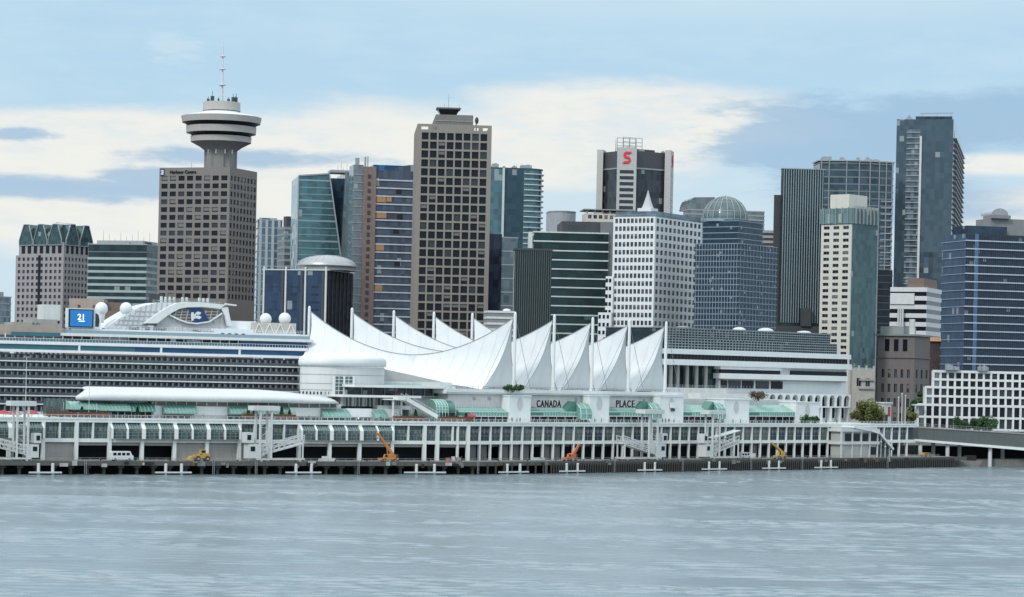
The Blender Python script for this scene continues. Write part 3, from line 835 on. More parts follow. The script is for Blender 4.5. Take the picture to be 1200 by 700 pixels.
def curved_balcony_tower():
    B = Bld('apartment_tower', 'blue green glass apartment tower with pale balcony edges, right of the beige tower', 570, 575, 629, 197, 1480, 8)
    g = curtain('aqua_glass', (.09, .165, .19), 2.6, 3.3, .35, .1, .5, .03)
    g2 = curtain('deep_aqua_glass', (.035, .07, .09), 2.6, 3.3, .3)
    X = lambda px: B.x(px, 197)
    rr = X(638) - B.W
    pts = [(0, 0), (B.W - rr, 0)] + [(B.W - rr + 2 * rr * math.sin(a), 2 * rr - 2 * rr * math.cos(a)) for a in [k * math.pi / 12 for k in range(1, 7)]] + [(B.W + rr, B.D), (0, B.D)]
    mb = MB(); mb.prism(pts, 0, B.H); B.part('glazing', mb, g)
    mb = MB(); mb.box(X(592), X(614), -.3, 4, 0, B.H - B.m(1)); B.part('dark_bay', mb, g2)
    mb = MB(); mb.box(X(589), X(591.5), -1.2, 4, 0, B.H + B.m(.5)); B.part('pier', mb, solid('pale_aqua_pier', (.45, .52, .52)))
    for k in range(22):
        y = 203 + 6.3 * k
        s = MB(); s.prism([(X(614.5), -1.2), (B.W - rr, -1.2)] + [(B.W - rr + (2 * rr + 1.2) * math.sin(a), 2 * rr - (2 * rr + 1.2) * math.cos(a)) for a in [q * math.pi / 12 for q in range(1, 7)]] + [(B.W + rr + 1.2, 14), (X(614.5), 14)], 0, B.m(1.1))
        part(B.t, 'balcony_slab', s.mesh('balcony_slab', M['offwhite']) if k == 0 else bpy.data.meshes['balcony_slab'], (0, 0, B.z(y)))
    cr = MB(); cr.prism(inset(pts, .6), 0, B.m(1)); part(B.t, 'cornice', cr.mesh('cornice', M['dark']), (0, 0, B.H))
    units(B, B.H + B.m(1), 8, 5); [antenna(B, B.W * q, 6, B.H, 3.5) for q in (.05, .1, .55, .6, .7)]
    # lower neighbours in the gap
    B = Bld('office_building', 'mid rise grey blue glass office block tucked in right of the beige tower', 560, 566, 607, 277, 1340, 10)
    ribbons(B, curtain('mist_glass', (.14, .18, .20), 3, 4, .25), M['steel'], 0, B.H, B.m(16), .6, .15)
    mb = MB(); mb.box(B.x(566), B.x(588), -.6, 5, 0, B.H + B.m(3)); B.part('dark_bay', mb, curtain('gap_dark', (.02, .03, .045), 3, 4))
    B = Bld('building', 'low pale roofed building with a small round vent, behind the right hand sails', 568, 572, 603, 364, 1020, 10)
    ribbons(B, M['roofgrey'], M['offwhite'], 0, B.H, B.m(7), B.m(2.5))
    d = MB(); d.lathe([(B.m(5), 0), (B.m(4.6), B.m(1.5)), (B.m(3), B.m(2.6)), (0, B.m(3))], (B.x(596), 4), 20, True, B.H); B.part('roof_vent', d, M['offwhite'])
curved_balcony_tower()

def green_banded_block():
    B = Bld('office_building', 'dark green glass office block with thin white floor lines beside the ribbed annex', 622, 626, 713, 271, 1160, 3)
    g = curtain('bottle_green_glass', (.014, .034, .036), 4, 2.6, .4, .1, .35, .03, (.06, .14, .14))
    ribbons(B, g, solid('pale_line', (.48, .52, .50), .6), 0, B.H, B.m(10.75), B.m(1.5), .25)
    X = lambda px: B.x(px, 271)
    plant(B, M['dark'], X(659), X(705), 3, B.D + 8, B.H, B.m(13))
    mb = MB(); mb.box(X(704), X(723), 1.5, B.D + 15, 0, B.z(258)); B.part('grey_wall', mb, solid('grey_panel', (.145, .15, .155), .7))
    mb = MB(); mb.box(X(619.5), X(624), -.4, 5, B.z(291), B.z(272)); B.part('white_corner', mb, M['offwhite'])
    B = Bld('office_annex', 'lower dark annex with close vertical ribs, left of the green banded block', 602, 603.5, 647, 292, 1110, 3, D=26)
    mb = MB(); mb.prism(rect(B), 0, B.H); B.part('glazing', mb, curtain('annex_glass', (.014, .022, .026), 1.6, 4, .3, .12, .3, .0))
    fins(B, 'F', 17, B.m(.55), .45, 0, B.H, solid('rib_green', (.10, .125, .12)), 'rib')
    mb = MB(); mb.box(-.3, B.W + .3, -.6, B.D, B.H - B.m(1.2), B.H + .4); B.part('cornice', mb, M['dark'])
green_banded_block()

def far_middle():
    B = Bld('office_tower', 'plain pale grey rounded tower top showing behind the green banded block', 642, 645, 678, 247, 1560, 4)
    pts = [(B.W / 2 - B.W / 2 * math.cos(a), 18 - 18 * math.sin(a) * .6) for a in [k * math.pi / 14 for k in range(15)]] + [(B.W, 30), (0, 30)]
    mb = MB(); mb.prism(pts, 0, B.H); B.part('wall', mb, solid('plain_grey', (.30, .32, .34), .7))
    mb = MB(); mb.prism(inset(pts, .3), B.H, B.H + B.m(1.2)); B.part('cornice', mb, M['steel'])
    B = Bld('office_building', 'cream building with a flat overhanging roof in front of the dark bank tower', 682, 686, 760, 250, 1400, 5)
    punched(B, solid('cream_wall', (.50, .47, .42), .8), {'F': (11, .62, 1)}, B.H - B.m(16), B.H, 2, .55, .4, 0)
    mb = MB(); mb.box(0, B.W, 0, B.D + 20, 0, B.H - B.m(16)); B.part('lower_wall', mb, M['conc'])
    s = MB(); s.box(-B.m(2), B.x(745), -B.m(2), 20, B.H + B.m(4), B.H + B.m(5.2)); B.part('roof', s, M['conc'])
    for k in range(7):
        c = MB(); c.box(-.5, .5, 0, 1, B.H, B.H + B.m(4)); part(B.t, 'column', c.mesh('column', M['conc']), (B.W * (.03 + .12 * k), 0, 0))
far_middle()

def bank_tower():
    B = Bld('bank_tower', 'dark glass tower with white corner piers and a red S sign', 703, 735, 787, 176, 1500, 33)
    g = curtain('bank_glass', (.042, .046, .054), 2.2, 3.4, .5, .14, .3, .03)
    wh = solid('bank_white', (.42, .41, .395), .7, 0, .1)
    mb = MB(); mb.prism(rect(B), 0, B.z(196)); B.part('glazing', mb, g)
    mb = MB(); mb.box(.1, B.W - .1, .1, B.D - .1, B.z(196), B.H); B.part('attic', mb, solid('attic_dark', (.06, .062, .07), .5))
    mb = MB(); mb.prism(rect(B, .4), B.z(197.2), B.z(195.6)); B.part('cornice', mb, M['steel'])
    # piers across the corners, facing outwards
    for (cx, cy), rot, sign in (((0, 0), R_(-45) + R_(12), True), ((B.W, 0), R_(45), True), ((0, B.D), R_(-135), False)):
        pm = MB(); w = B.m(11.3)
        pm.box(-w, w, -B.m(1.2), B.m(6), 0, B.z(173))
        po = part(B.t, 'pier', pm.mesh('pier', wh), (cx, cy, 0), rot)
        for k in range(15):
            wn = MB(); wn.box(-w * .72, w * .72, -B.m(1.2) - .08, -B.m(1.2) + .1, 0, B.m(4.0)); part(po, 'window', wn.mesh('window', M['win_mid']), (0, 0, B.z(203.6 + 7 * k)))
        if sign:
            sm = MB(); pts = []
            r = B.m(3.0)
            for k in range(13):
                a = R_(35) + R_(235) * k / 12; pts.append((r * math.cos(a), r * .92 + r * math.sin(a)))
            for k in range(13):
                a = R_(90) - R_(235) * k / 12; pts.append((r * math.cos(a), -r * .92 + r * math.sin(a)))
            hw = B.m(1.35); L = []; Rr = []
            for i, (x, z) in enumerate(pts):
                x0, z0 = pts[max(0, i - 1)]; x1, z1 = pts[min(len(pts) - 1, i + 1)]
                d = math.hypot(x1 - x0, z1 - z0) or 1; nx, nz = -(z1 - z0) / d * hw, (x1 - x0) / d * hw
                L.append((x + nx, -.5, z + nz)); Rr.append((x - nx, -.5, z - nz))
            sm.grid([L, Rr], False); sm.grid([[(x, -.05, z) for x, _, z in L], L], False); sm.grid([Rr, [(x, -.05, z) for x, _, z in Rr]], False)
            sm.slab([(r * .6, r * 1.35), (r * 1.7, r * 1.9), (r * 1.5, r * 2.35), (r * .2, r * 2.25)], -.52, -.05); sm.slab([(-r * .6, -r * 1.35), (-r * 1.7, -r * 1.9), (-r * 1.5, -r * 2.35), (-r * .2, -r * 2.25)], -.52, -.05)
            part(po, 'red_sign', sm.mesh('red_sign', solid('sign_red', (.62, .03, .06), .45)), (0, -B.m(1.2), B.z(184.8)))
    fr = MB(); x0, x1 = B.W * .12, B.W * .55; y = B.D * .35
    for x in (x0, x0 + (x1 - x0) * .33, x0 + (x1 - x0) * .66, x1):
        fr.bar((x, y, B.H), (x, y, B.z(159)), .28); fr.bar((x, y + 6, B.H), (x, y + 6, B.z(159)), .28)
    for q in (.45, .7, 1): fr.bar((x0, y, B.H + (B.z(159) - B.H) * q), (x1, y, B.H + (B.z(159) - B.H) * q), .28); fr.bar((x0, y + 6, B.H + (B.z(159) - B.H) * q), (x1, y + 6, B.H + (B.z(159) - B.H) * q), .28)
    B.part('roof_frame', fr, M['steel'])
    antenna(B, B.W * .02, B.D * .45, B.H, B.m(15), .3); plant(B, M['dark'], B.W * .3, B.W * .8, 8, B.D * .6, B.H, B.m(4)); units(B, B.H, 3, 8)
bank_tower()

def checker_block():
    B = Bld('hotel_building', 'white block checkered with dark square windows under a small white pointed tent roof', 719, 768, 823, 254, 1090, 60)
    wh = solid('tile_white', (.60, .62, .63), .6, 0, .06, .2, .05)
    z0 = B.z(402)
    punched(B, wh, {'L': (10, .68, .6), 'F': (11, .62, .6)}, z0, B.H, 16, .60, .3, 0, panes=('win_dark', 'win_dark', 'win_dark', 'win_mid', 'win_blind'), limit=100)
    mb = MB(); mb.box(0, B.W, 0, B.D, 0, z0); B.part('podium_wall', mb, wh)
    # stepped wings that grow out on the left
    for px, py, cols in ((713, 324, 1), (706.5, 367, 2)):
        e = B.yl(px) - B.D; zt = B.z(py)
        w = MB(); w.box(-1.2 * cols, B.W * .5, B.D - B.m(3), B.D + e, 0, zt); wo = B.part('setback_wing', w, wh)
        rows = int((zt - z0) / ((B.H - z0) / 16))
        g = MB(); g.box(-.05, .12, -B.m(1.5), B.m(1.5), -B.m(2.2), B.m(2.2)); me = g.mesh('window', M['win_dark'])
        for j in range(rows):
            for i in range(cols + 1): part(wo, 'window', me, (-1.2 * cols - .06, B.D - B.m(.5) + (e + B.m(2)) * (i + .3) / (cols + 1), zt - (B.H - z0) / 16 * (j + .55)))
    at = MB(); at.box(B.m(.6), B.W - 1, B.m(.6), B.D - 1, B.H, B.z(247.5)); B.part('attic_glazing', at, curtain('attic_blue', (.12, .17, .21), 2.4, 2.4))
    rl = MB()
    for k in range(40): rl.bar((.2, B.D * k / 39, B.H), (.2, B.D * k / 39, B.H + 1.2), .08)
    rl.bar((.2, 0, B.H + 1.2), (.2, B.D, B.H + 1.2), .1); B.part('roof_railing', rl, M['steel'])
    base = MB(); yb = B.yl(753); s = B.m(9); base.box(B.m(4), B.m(4) + 2 * s, yb - s, yb + s, B.z(248), B.z(243.5)); B.part('pavilion_base', base, wh)
    sp = MB(); c = (B.m(4) + s, yb)
    prof = [(7.6, 0), (5.6, 4.5), (3.7, 10), (1.8, 16), (.3, 21.5)]
    for (r0, h0), (r1, h1) in zip(prof, prof[1:]):
        a = [(c[0] + B.m(r0) * math.cos(q), c[1] + B.m(r0) * math.sin(q), B.z(243.5) + B.m(h0)) for q in [k * math.pi / 4 for k in range(8)]]
        b = [(c[0] + B.m(r1) * math.cos(q), c[1] + B.m(r1) * math.sin(q), B.z(243.5) + B.m(h1)) for q in [k * math.pi / 4 for k in range(8)]]
        sp.add(a + b, [(i, (i + 1) % 8, 8 + (i + 1) % 8, 8 + i) for i in range(8)])
    B.part('tent_roof', sp, solid('tent_grey', (.42, .43, .43), .7))
checker_block()

def glass_dome_tower():
    B = Bld('office_tower', 'blue gridded glass tower topped by a ribbed grey green glass dome', 815, 866, 911, 285, 1070, 55)
    g = curtain('grid_blue_glass', (.022, .042, .066), B.m(3.1), B.m(3.3), .3, .1, .45, .02)
    mul = solid('grid_grey', (.22, .27, .32), .5, .2)
    X = B.x; z1 = B.H
    ribbons(B, g, mul, 0, z1, B.m(6.9), B.m(.9), .2)
    fins(B, 'L', 15, B.m(.6), .22, 0, z1, mul, 'mullion'); fins(B, 'F', 12, B.m(.5), .22, 0, z1, mul, 'mullion')
    u = MB(); a = B.yl(822); b = B.x(896); i = B.m(3); uo = None
    u.box(i, b, i, a, z1, B.z(257)); B.part('upper_block', u, g)
    for k in range(4):
        s = MB(); s.box(i - .2, b + .2, i - .2, a + .2, 0, B.m(.9)); part(B.t, 'floor_band', s.mesh('floor_band', mul), (0, 0, B.z(280 - 7 * k)))
    c = (b * .47, a * .40); r = B.m(27.5)
    k0, _ = ray(850, 250); best = None
    for q in range(100):
        yy = a * q / 100; Xw = B.C[0] + c[0] * B.cb - yy * B.sb; Yw = B.C[1] + c[0] * B.sb + yy * B.cb
        if best is None or abs(Xw / Yw - k0) < best[0]: best = (abs(Xw / Yw - k0), yy)
    c = (c[0], best[1])
    zb = B.z(256)
    dm = MB(); dm.lathe([(r, zb - B.m(2)), (r, zb)] + [(r * math.cos(t), zb + r * 1.02 * math.sin(t)) for t in [q * math.pi / 24 for q in range(1, 13)]], c, 40); do = B.part('glass_dome', dm, curtain('dome_glass', (.10, .14, .145), 2.2, 2.2, .25, .12, .4, .0))
    rb = MB()
    for q in range(20):
        an = 6.283 * q / 20
        for j in range(8):
            t0, t1 = math.pi / 2 * j / 8, math.pi / 2 * (j + 1) / 8
            f = lambda t: (c[0] + (r + .15) * math.cos(t) * math.cos(an), c[1] + (r + .15) * math.cos(t) * math.sin(an), zb + (r + .15) * 1.02 * math.sin(t))
            rb.bar(f(t0), f(t1), .24)
    for t in (.35, .8):
        rb.lathe([((r + .2) * math.cos(t), zb + r * 1.02 * math.sin(t) - .2), ((r + .25) * math.cos(t), zb + r * 1.02 * math.sin(t) + .3)], c, 40)
    part(do, 'dome_ribs', rb.mesh('dome_ribs', solid('rib_grey', (.27, .31, .31), .5)))
    tip = MB(); tip.cyl((c[0], c[1], zb + r), (c[0], c[1], zb + r + B.m(3)), .25, .1, 6); B.part('finial', tip, M['steel'])
    dr = MB(); dr.lathe([(r * 1.05, B.z(258.5)), (r * 1.05, B.z(255))], c, 40); B.part('drum', dr, mul)
    B = Bld('office_building', 'grey glass office building with a stepped curved end, half hidden behind the glass dome', 801, 806, 896, 238, 1400, 8)
    g = curtain('grey_back_glass', (.18, .21, .22), 2.6, 3.4, .3)
    ribbons(B, g, M['steel'], 0, B.z(245), B.m(5), .7)
    s = MB(); s.slab([(B.m(1), B.z(245)), (B.x(838), B.z(245)), (B.x(838), B.z(230)), (B.m(8), B.z(231)), (B.m(4), B.z(234)), (B.m(2), B.z(239))], 1, 25); so = B.part('curved_attic', s, g)
    B = Bld('building', 'small beige rooftop seen in the gap left of the dark ribbed tower', 892, 896, 912, 270, 1350, 8, D=20)
    ribbons(B, M['win_mid'], M['conc'], 0, B.H, B.m(6), B.m(3))
glass_dome_tower()

def ribbed_tower():
    B = Bld('office_tower', 'dark tower striped from top to bottom by close pale vertical ribs', 915.5, 917.5, 966, 198, 1230, 3)
    g = curtain('rib_tower_glass', (.018, .028, .038), 1.8, 3.6, .3, .12, .3, .0)
    mb = MB(); mb.prism(rect(B), 0, B.H); B.part('glazing', mb, g)
    fins(B, 'F', 17, B.m(.85), B.m(.9), B.z(378), B.H, solid('rib_pale', (.21, .27, .29), .5), 'rib')
    mb = MB(); mb.box(-.4, B.W + .4, -B.m(1), B.D, B.H, B.H + B.m(1)); B.part('cornice', mb, solid('rib_top', (.25, .31, .31), .5))
    mb = MB(); mb.box(-B.m(8), -.05, 4, B.D * .9, 0, B.z(228)); so = B.part('lower_shaft', mb, M['dark'])
    mb = MB(); mb.box(-B.m(6), B.W + 3, -B.m(7), B.D, 0, B.z(382)); B.part('podium', mb, M['dark'])
    mb = MB(); mb.box(B.x(941), B.x(953), -B.m(7) - 1, -1, B.z(382), B.z(361)); B.part('stair_tower', mb, M['dark'])
ribbed_tower()

def bowed_tower():
    B = Bld('apartment_tower', 'wide bowed glass tower of horizontal bands, behind the white edged hotel tower', 958, 961, 1047, 190, 1500, 4)
    g = curtain('bow_glass', (.055, .085, .11), 2.8, 3.4, .5, .1, .45)
    n = 16; pts = [(B.W * k / n, -B.m(7) * math.sin(math.pi * k / n)) for k in range(n + 1)] + [(B.W, B.D + 12), (0, B.D + 12)]
    ribbons(B, g, solid('bow_band', (.13, .155, .165), .5), 0, B.H, B.m(8.2), B.m(1.6), .3, pts)
    c = MB(); c.cyl((0, 0, 0), (0, 0, B.H + B.m(2)), B.m(.75), None, 10); me = c.mesh('column', solid('bow_column', (.22, .25, .26), .5))
    for k in (.02, .12, .35, .52, .67, .80, .90, .985): part(B.t, 'column', me, (B.W * k, -B.m(7) * math.sin(math.pi * k) - .4, 0))
    e = MB(); e.prism(inset(pts, 1.0), B.H + B.m(1.2), B.H + B.m(2.6)); B.part('roof_ring', e, M['steel'])
    units(B, B.H + B.m(2.6), 10, 21, .05, .8)
    bal = MB(); bal.box(-B.m(8), B.m(8), -B.m(1.5), 2, 0, B.m(1.2)); me = bal.mesh('balcony', M['steel'])
    for k in range(12): part(B.t, 'balcony', me, (B.W - B.m(8), -B.m(2), B.z(235 + 7.5 * k)))
    dk = MB(); dk.box(B.x(1026), B.W + .4, -B.m(5), 10, 0, B.z(315)); B.part('dark_base', dk, curtain('base_dark', (.015, .02, .028), 3, 3))
    s = MB(); s.box(B.x(1026) - .2, B.W + .6, -B.m(5.4), 10, 0, .6); me = s.mesh('base_slab', M['dark'])
    for k in range(9): part(B.t, 'base_slab', me, (0, 0, B.z(322 + 8 * k)))
bowed_tower()

def hotel_tower():
    B = Bld('hotel_tower', 'slender tower, half pale concrete, half green glass, under a pale box penthouse', 962.5, 998, 1027.5, 263, 1180, 48)
    pal = solid('pale_concrete', (.52, .51, .46), .75, 0, .08, .3, .12)
    g = curtain('sea_glass', (.065, .115, .125), 1.8, 2.5, .28, .1, .5, .02)
    z0 = B.z(470)
    punched(B, pal, {'L': (3, .60, B.m(1.0))}, z0, B.H, 28, .52, .35, 0, panes=('win_dark', 'win_dark', 'win_mid', 'win_blind'))
    mb = MB(); mb.box(.8, B.W * 1.02, -B.m(.8), B.D - 1, B.z(430), B.z(262)); B.part('glazing', mb, g)
    mb = MB(); i = B.m(2); mb.box(-.5, B.W + .5, -.9, B.D + .3, B.z(262), B.z(244)); B.part('glass_crown', mb, curtain('crown_glass', (.16, .23, .23), 1.5, 4, .4, .1, .5))
    fins(B, 'F', 7, .35, 1.6, B.z(262), B.z(241), M['steel']); fins(B, 'L', 5, .35, .8, B.z(262), B.z(243), M['steel'])
    mb = MB(); mb.box(B.W * .0, B.W * .72, B.D * .1, B.D * .72, B.z(246), B.z(227.5)); B.part('penthouse', mb, pal)
    c = MB(); c.box(-.7, .7, -.7, .7, 0, B.z(428)); me = c.mesh('column', pal)
    for q in (.08, .38, .68, .98): part(B.t, 'column', me, (B.W * q, .2, 0))
    mb = MB(); mb.box(0, B.W, 2.5, B.D - 1, z0, B.z(430)); B.part('lobby_glazing', mb, M['win_dark'])
    mb = MB(); mb.box(0, B.W, 0, B.D, 0, z0); B.part('podium_wall', mb, pal)
    B = Bld('annex_building', 'low beige concrete annex with ledges at the foot of the pale hotel tower', 996, 999, 1025, 434, 1130, 6, D=14)
    punched(B, solid('annex_beige', (.36, .34, .31), .85), {'F': (2, .5, 1)}, 0, B.H, 3, .35, .5, 0)
    s = MB(); s.box(B.m(8), B.W + .3, -.7, .5, 0, .9); me = s.mesh('ledge', M['conc'])
    for y in (446, 456): part(B.t, 'ledge', me, (0, 0, B.z(y)))
hotel_tower()

def tallest_tower():
    B = Bld('apartment_tower', 'tallest blue grey glass tower on the right, with a white vertical pier', 1051, 1117.5, 1129, 140, 1600, 78)
    g = curtain('tall_blue_glass', (.075, .108, .132), 2.8, 3.3, .22, .09, .5, .03)
    mb = MB(); mb.prism(rect(B), 0, B.H); B.part('glazing', mb, g)
    P = B.P('L'); D = B.D; U = lambda px: D - B.yl(px)
    mb = MB(); a, b = U(1078.5), U(1081); p = [P(a, 0, 0), P(b, 0, 0), P(b, 0, 1), P(a, 0, 1)]
    x0, x1, y0, y1 = -1.6, .2, min(q[1] for q in p), max(q[1] for q in p)
    mb.box(x0, x1, y0, y1, 0, B.z(160)); B.part('white_pier', mb, M['offwhite'])
    s = MB(); s.box(-1.0, .3, B.yl(1079) + 0, B.yl(1063), 0, B.m(1.0)); me = s.mesh('balcony', solid('balcony_pale', (.26, .30, .32), .6))
    for k in range(29): part(B.t, 'balcony', me, (0, 0, B.z(156 + 6.35 * k)))
    s = MB(); s.box(B.W * .1, B.W + 1.5, -1.6, 2, 0, B.m(1.1)); me = s.mesh('balcony', M['steel'])
    for k in range(27): part(B.t, 'balcony', me, (0, 0, B.z(160 + 6.35 * k)))
    s = MB(); s.box(B.W * .12, B.W, -.1, .3, 0, B.z(150)); B.part('balcony_recess', s, curtain('recess_grey', (.07, .085, .095), 2.4, 3.3))
    s = MB(); s.box(-.1, .3, B.yl(1079), B.yl(1063), 0, B.z(152)); B.part('balcony_glazing', s, curtain('balcony_grey', (.13, .16, .18), 2, 3))
    mb = MB(); mb.box(.3, B.W * .8, B.yl(1116), B.yl(1073), B.H - B.m(6), B.z(136.5)); B.part('crown', mb, curtain('crown_navy', (.04, .055, .075), 3, 3))
    f = MB(); y0 = B.yl(1070); y1 = B.yl(1061); f.side([(y0, B.H), (y1, B.H), ((y0 + y1) / 2, B.z(134.5))], 0, 4); B.part('roof_fin', f, M['steel'])
    d = MB()
    for px in (1080, 1098, 1114): d.bar((3, B.yl(px), B.z(137)), (3, B.yl(px), B.z(132)), .4)
    d.bar((3, B.yl(1117), B.z(132)), (3, B.yl(1078), B.z(132.6)), .5); B.part('window_cleaning_rig', d, M['steel'])
tallest_tower()

def right_cluster():
    B = Bld('office_building', 'white concrete office block with dark strip windows below the tallest tower', 1044, 1086, 1103, 337, 1360, 68)
    wh = solid('ice_white', (.56, .57, .58), .7)
    ribbons(B, M['win_dark'], wh, 0, B.H, B.m(10.2), B.m(5.2))
    mb = MB(); mb.box(-B.m(2), B.W * .5, B.yl(1072), B.yl(1044), B.z(357), B.z(344)); B.part('blank_wall', mb, wh)
    mb = MB(); mb.box(2, B.W - 2, B.D * .1, B.D * .55, B.H, B.z(326)); B.part('plant_room', mb, M['brick'])
    for q in (.62, .68, .74):
        p = MB(); p.cyl((-2.5, B.D * q, 0), (-2.5, B.D * q, B.z(362)), B.m(1.2), None, 8); B.part('flue', p, M['offwhite'])
    B = Bld('warehouse_building', 'old brownish grey stone building with a heavy cornice and tall windows', 1029, 1072, 1090, 394, 1200, 66)
    st = solid('old_stone', (.150, .135, .132), .9, 0, .15, .4, .25)
    punched(B, st, {'L': (5, .42, B.m(3)), 'F': (3, .0001 + .35, B.m(1))}, 0, B.z(430), 5, .6, .5, 0)
    P = B.P('L')
    mb = MB(); mb.box(0, B.W, 0, B.D, B.z(430), B.H); B.part('upper_wall', mb, st)
    w = MB(); w.box(-B.m(2.7), B.m(2.7), -.1, .2, 0, B.m(14)); me = w.mesh('tall_window', M['win_dark'])
    for px in (1040, 1050.5, 1061): part(B.t, 'tall_window', me, P(B.D - B.yl(px), 0, B.z(412)), B.ROT['L'])
    s = MB(); s.prism(rect(B, .9), 0, B.m(2)); part(B.t, 'cornice', s.mesh('cornice', solid('cornice_green', (.20, .215, .21), .8)), (0, 0, B.H))
    s = MB(); s.prism(rect(B, .5), 0, B.m(1.2)); part(B.t, 'string_course', s.mesh('string_course', st), (0, 0, B.z(420)))
    plant(B, solid('shed_green', (.24, .27, .26), .8), B.W * .1, B.W * .9, B.D * .35, B.D * .98, B.H + B.m(2), B.m(9), False)
    mb = MB(); mb.cyl((4, B.yl(1066), B.H), (4, B.yl(1066), B.z(374)), B.m(4), B.m(3.5), 10); B.part('water_tank', mb, M['offwhite'])
    B = Bld('building', 'narrow dark brown building with an orange tiled roof beside the old stone building', 1088, 1090, 1106, 400, 1290, 8, D=20)
    punched(B, solid('dark_brown', (.085, .06, .055), .9), {'F': (4, .4, 1)}, 0, B.H, 6, .5, .3, 0)
    mb = MB(); mb.side([(-1, B.H), (21, B.H), (14, B.H + B.m(5)), (4, B.H + B.m(5))], -.5, B.W + .5); B.part('roof', mb, solid('orange_tile', (.34, .18, .10), .8))
right_cluster()

def blue_office():
    B = Bld('office_tower', 'broad royal blue glass office tower cut by the right edge of the photo', 1105.5, 1133, 1222, 274, 1260, 16)
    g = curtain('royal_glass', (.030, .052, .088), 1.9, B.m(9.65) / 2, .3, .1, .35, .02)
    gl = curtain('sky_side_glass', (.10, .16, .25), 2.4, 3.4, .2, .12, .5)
    mb = MB(); mb.prism(rect(B), 0, B.H); B.part('glazing', mb, g)
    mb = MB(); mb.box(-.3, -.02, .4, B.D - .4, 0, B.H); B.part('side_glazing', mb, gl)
    mb = MB(); mb.box(B.m(10), B.m(15), -.5, 0, 0, B.H); B.part('pale_strip', mb, gl)
    s = MB(); s.box(-.4, B.W + .4, -.6, .1, 0, B.m(1.3)); s.box(-.7, .1, 0, B.D, 0, B.m(.5)); me = s.mesh('floor_band', solid('lilac_band', (.40, .45, .56), .5))
    for k in range(19): part(B.t, 'floor_band', me, (0, 0, B.z(282.5 + 9.65 * k)))
    fins(B, 'F', 40, .22, .3, 0, B.H, M['dark'], 'mullion')
    mb = MB(); mb.box(B.m(3), B.W * .55, 2, B.D * .7, B.H, B.z(264)); B.part('attic', mb, g)
    mb = MB(); mb.box(B.m(36), B.W, 5, B.D * .8, B.H, B.z(254)); mb.box(B.m(36), B.m(60), 3, B.D * .5, B.z(254), B.z(250)); B.part('penthouse', mb, M['roofgrey'])
    a = MB(); x0, x1 = B.m(36), B.m(58); z0 = B.z(250)
    a.slab([(x0 + (x1 - x0) / 2 + (x1 - x0) / 2 * math.cos(t), z0 + B.m(8) * math.sin(t)) for t in [k * math.pi / 12 for k in range(13)]], 4, 16); B.part('barrel_vault', a, M['steel'])
blue_office()

def white_terraces():
    B = Bld('office_building', 'low white framed office building stepping down in terraces at the right edge', 1072, 1076, 1222, 475, 1090, 3, D=46, zb=8)
    wh = solid('frame_white', (.60, .61, .60), .65, 0, .08, .2, .1)
    X = lambda px: B.x(px, 475)
    sl = curtain('terrace_glass', (.17, .20, .21), 2, 2, .3)
    mb = MB()
    tiers = ((1076, 474, 502, 0.0, 17), (1085.5, 453.3, 474, 1.5, 16), (1095, 434.5, 453.3, 3, 15))
    for px, y0, y1, dy, cols in tiers:
        z0, z1 = B.z(y1), B.z(y0); x0 = X(px)
        t = MB(); slots = []
        rows = 2; cw = (B.W - x0) / cols; rh = (z1 - z0) / rows
        t.box(x0, B.W, dy + .9, B.D, z0, z1)
        for j in range(rows + 1): t.box(x0 - .3, B.W, dy - .02 * j, dy + 1, min(z1 - B.m(.1), z0 + j * rh - B.m(1.6)), z0 + j * rh + (B.m(1.2) if j == rows else B.m(1.0)))
        for i in range(cols + 1): t.box(x0 + i * cw - B.m(1.2), x0 + i * cw + B.m(1.2), dy + .04, dy + 1, z0, z1)
        o = B.part('terrace', t, wh)
        p = []
        for k, nm in enumerate(('win_dark', 'win_dark', 'win_mid')):
            q = MB(); q.cur = k; q.box(-cw / 2 + B.m(1), cw / 2 - B.m(1), 0, .08, -rh / 2 + B.m(1), rh / 2 - B.m(1)); p.append(q.mesh('window', M['win_dark'], M['win_dark'], M['win_mid']))
        pp = MB(); pp.box(-cw / 2 + B.m(1), cw / 2 - B.m(1), 0, .08, -rh / 2 + B.m(1), rh / 2 - B.m(1)); ps = pp.mesh('window', sl)
        for j in range(rows):
            for i in range(cols):
                part(o, 'window', ps if i == 0 and px < 1090 or i == 0 else rnd.choice(p), (x0 + (i + .5) * cw, dy + .78, z0 + (j + .5) * rh))
    rf = MB(); rf.box(X(1095), B.W, 3, B.D, B.z(434.5), B.z(433)); B.part('roof', rf, M['roofgrey'])
    units(B, B.z(433), 6, 77)
    aw = MB(); aw.box(X(1070), X(1080), -3, 3, B.z(475.5), B.z(474)); B.part('entrance_canopy', aw, M['offwhite'])
white_terraces()

def brick_hall():
    B = Bld('warehouse_building', 'low brown brick warehouse with a tan rooftop box showing above the cruise ship', 78, 82, 196, 364, 1130, 4, D=30)
    punched(B, M['brick'], {'F': (9, .5, 1)}, 0, B.H, 4, .45, .4, B.m(3), zoff=.5)
    mb = MB(); mb.box(B.x(80), B.x(121), 2, 22, B.H, B.z(349.5)); B.part('rooftop_box', mb, M['tan'])
    mb = MB(); mb.box(B.x(123), B.x(150), 6, 24, B.H, B.z(353)); B.part('rooftop_shed', mb, M['brick'])
    mb = MB(); mb.box(B.x(174), B.x(190), 3, 20, B.H, B.z(342)); B.part('stair_tower', mb, M['dark'])
    w = MB(); w.box(-B.m(1.6), B.m(1.6), -.1, .1, 0, B.m(3)); me = w.mesh('vent', M['dark'])
    for px in (92, 110, 116): part(B.t, 'vent', me, (B.x(px), 2, B.z(360)))
brick_hall()
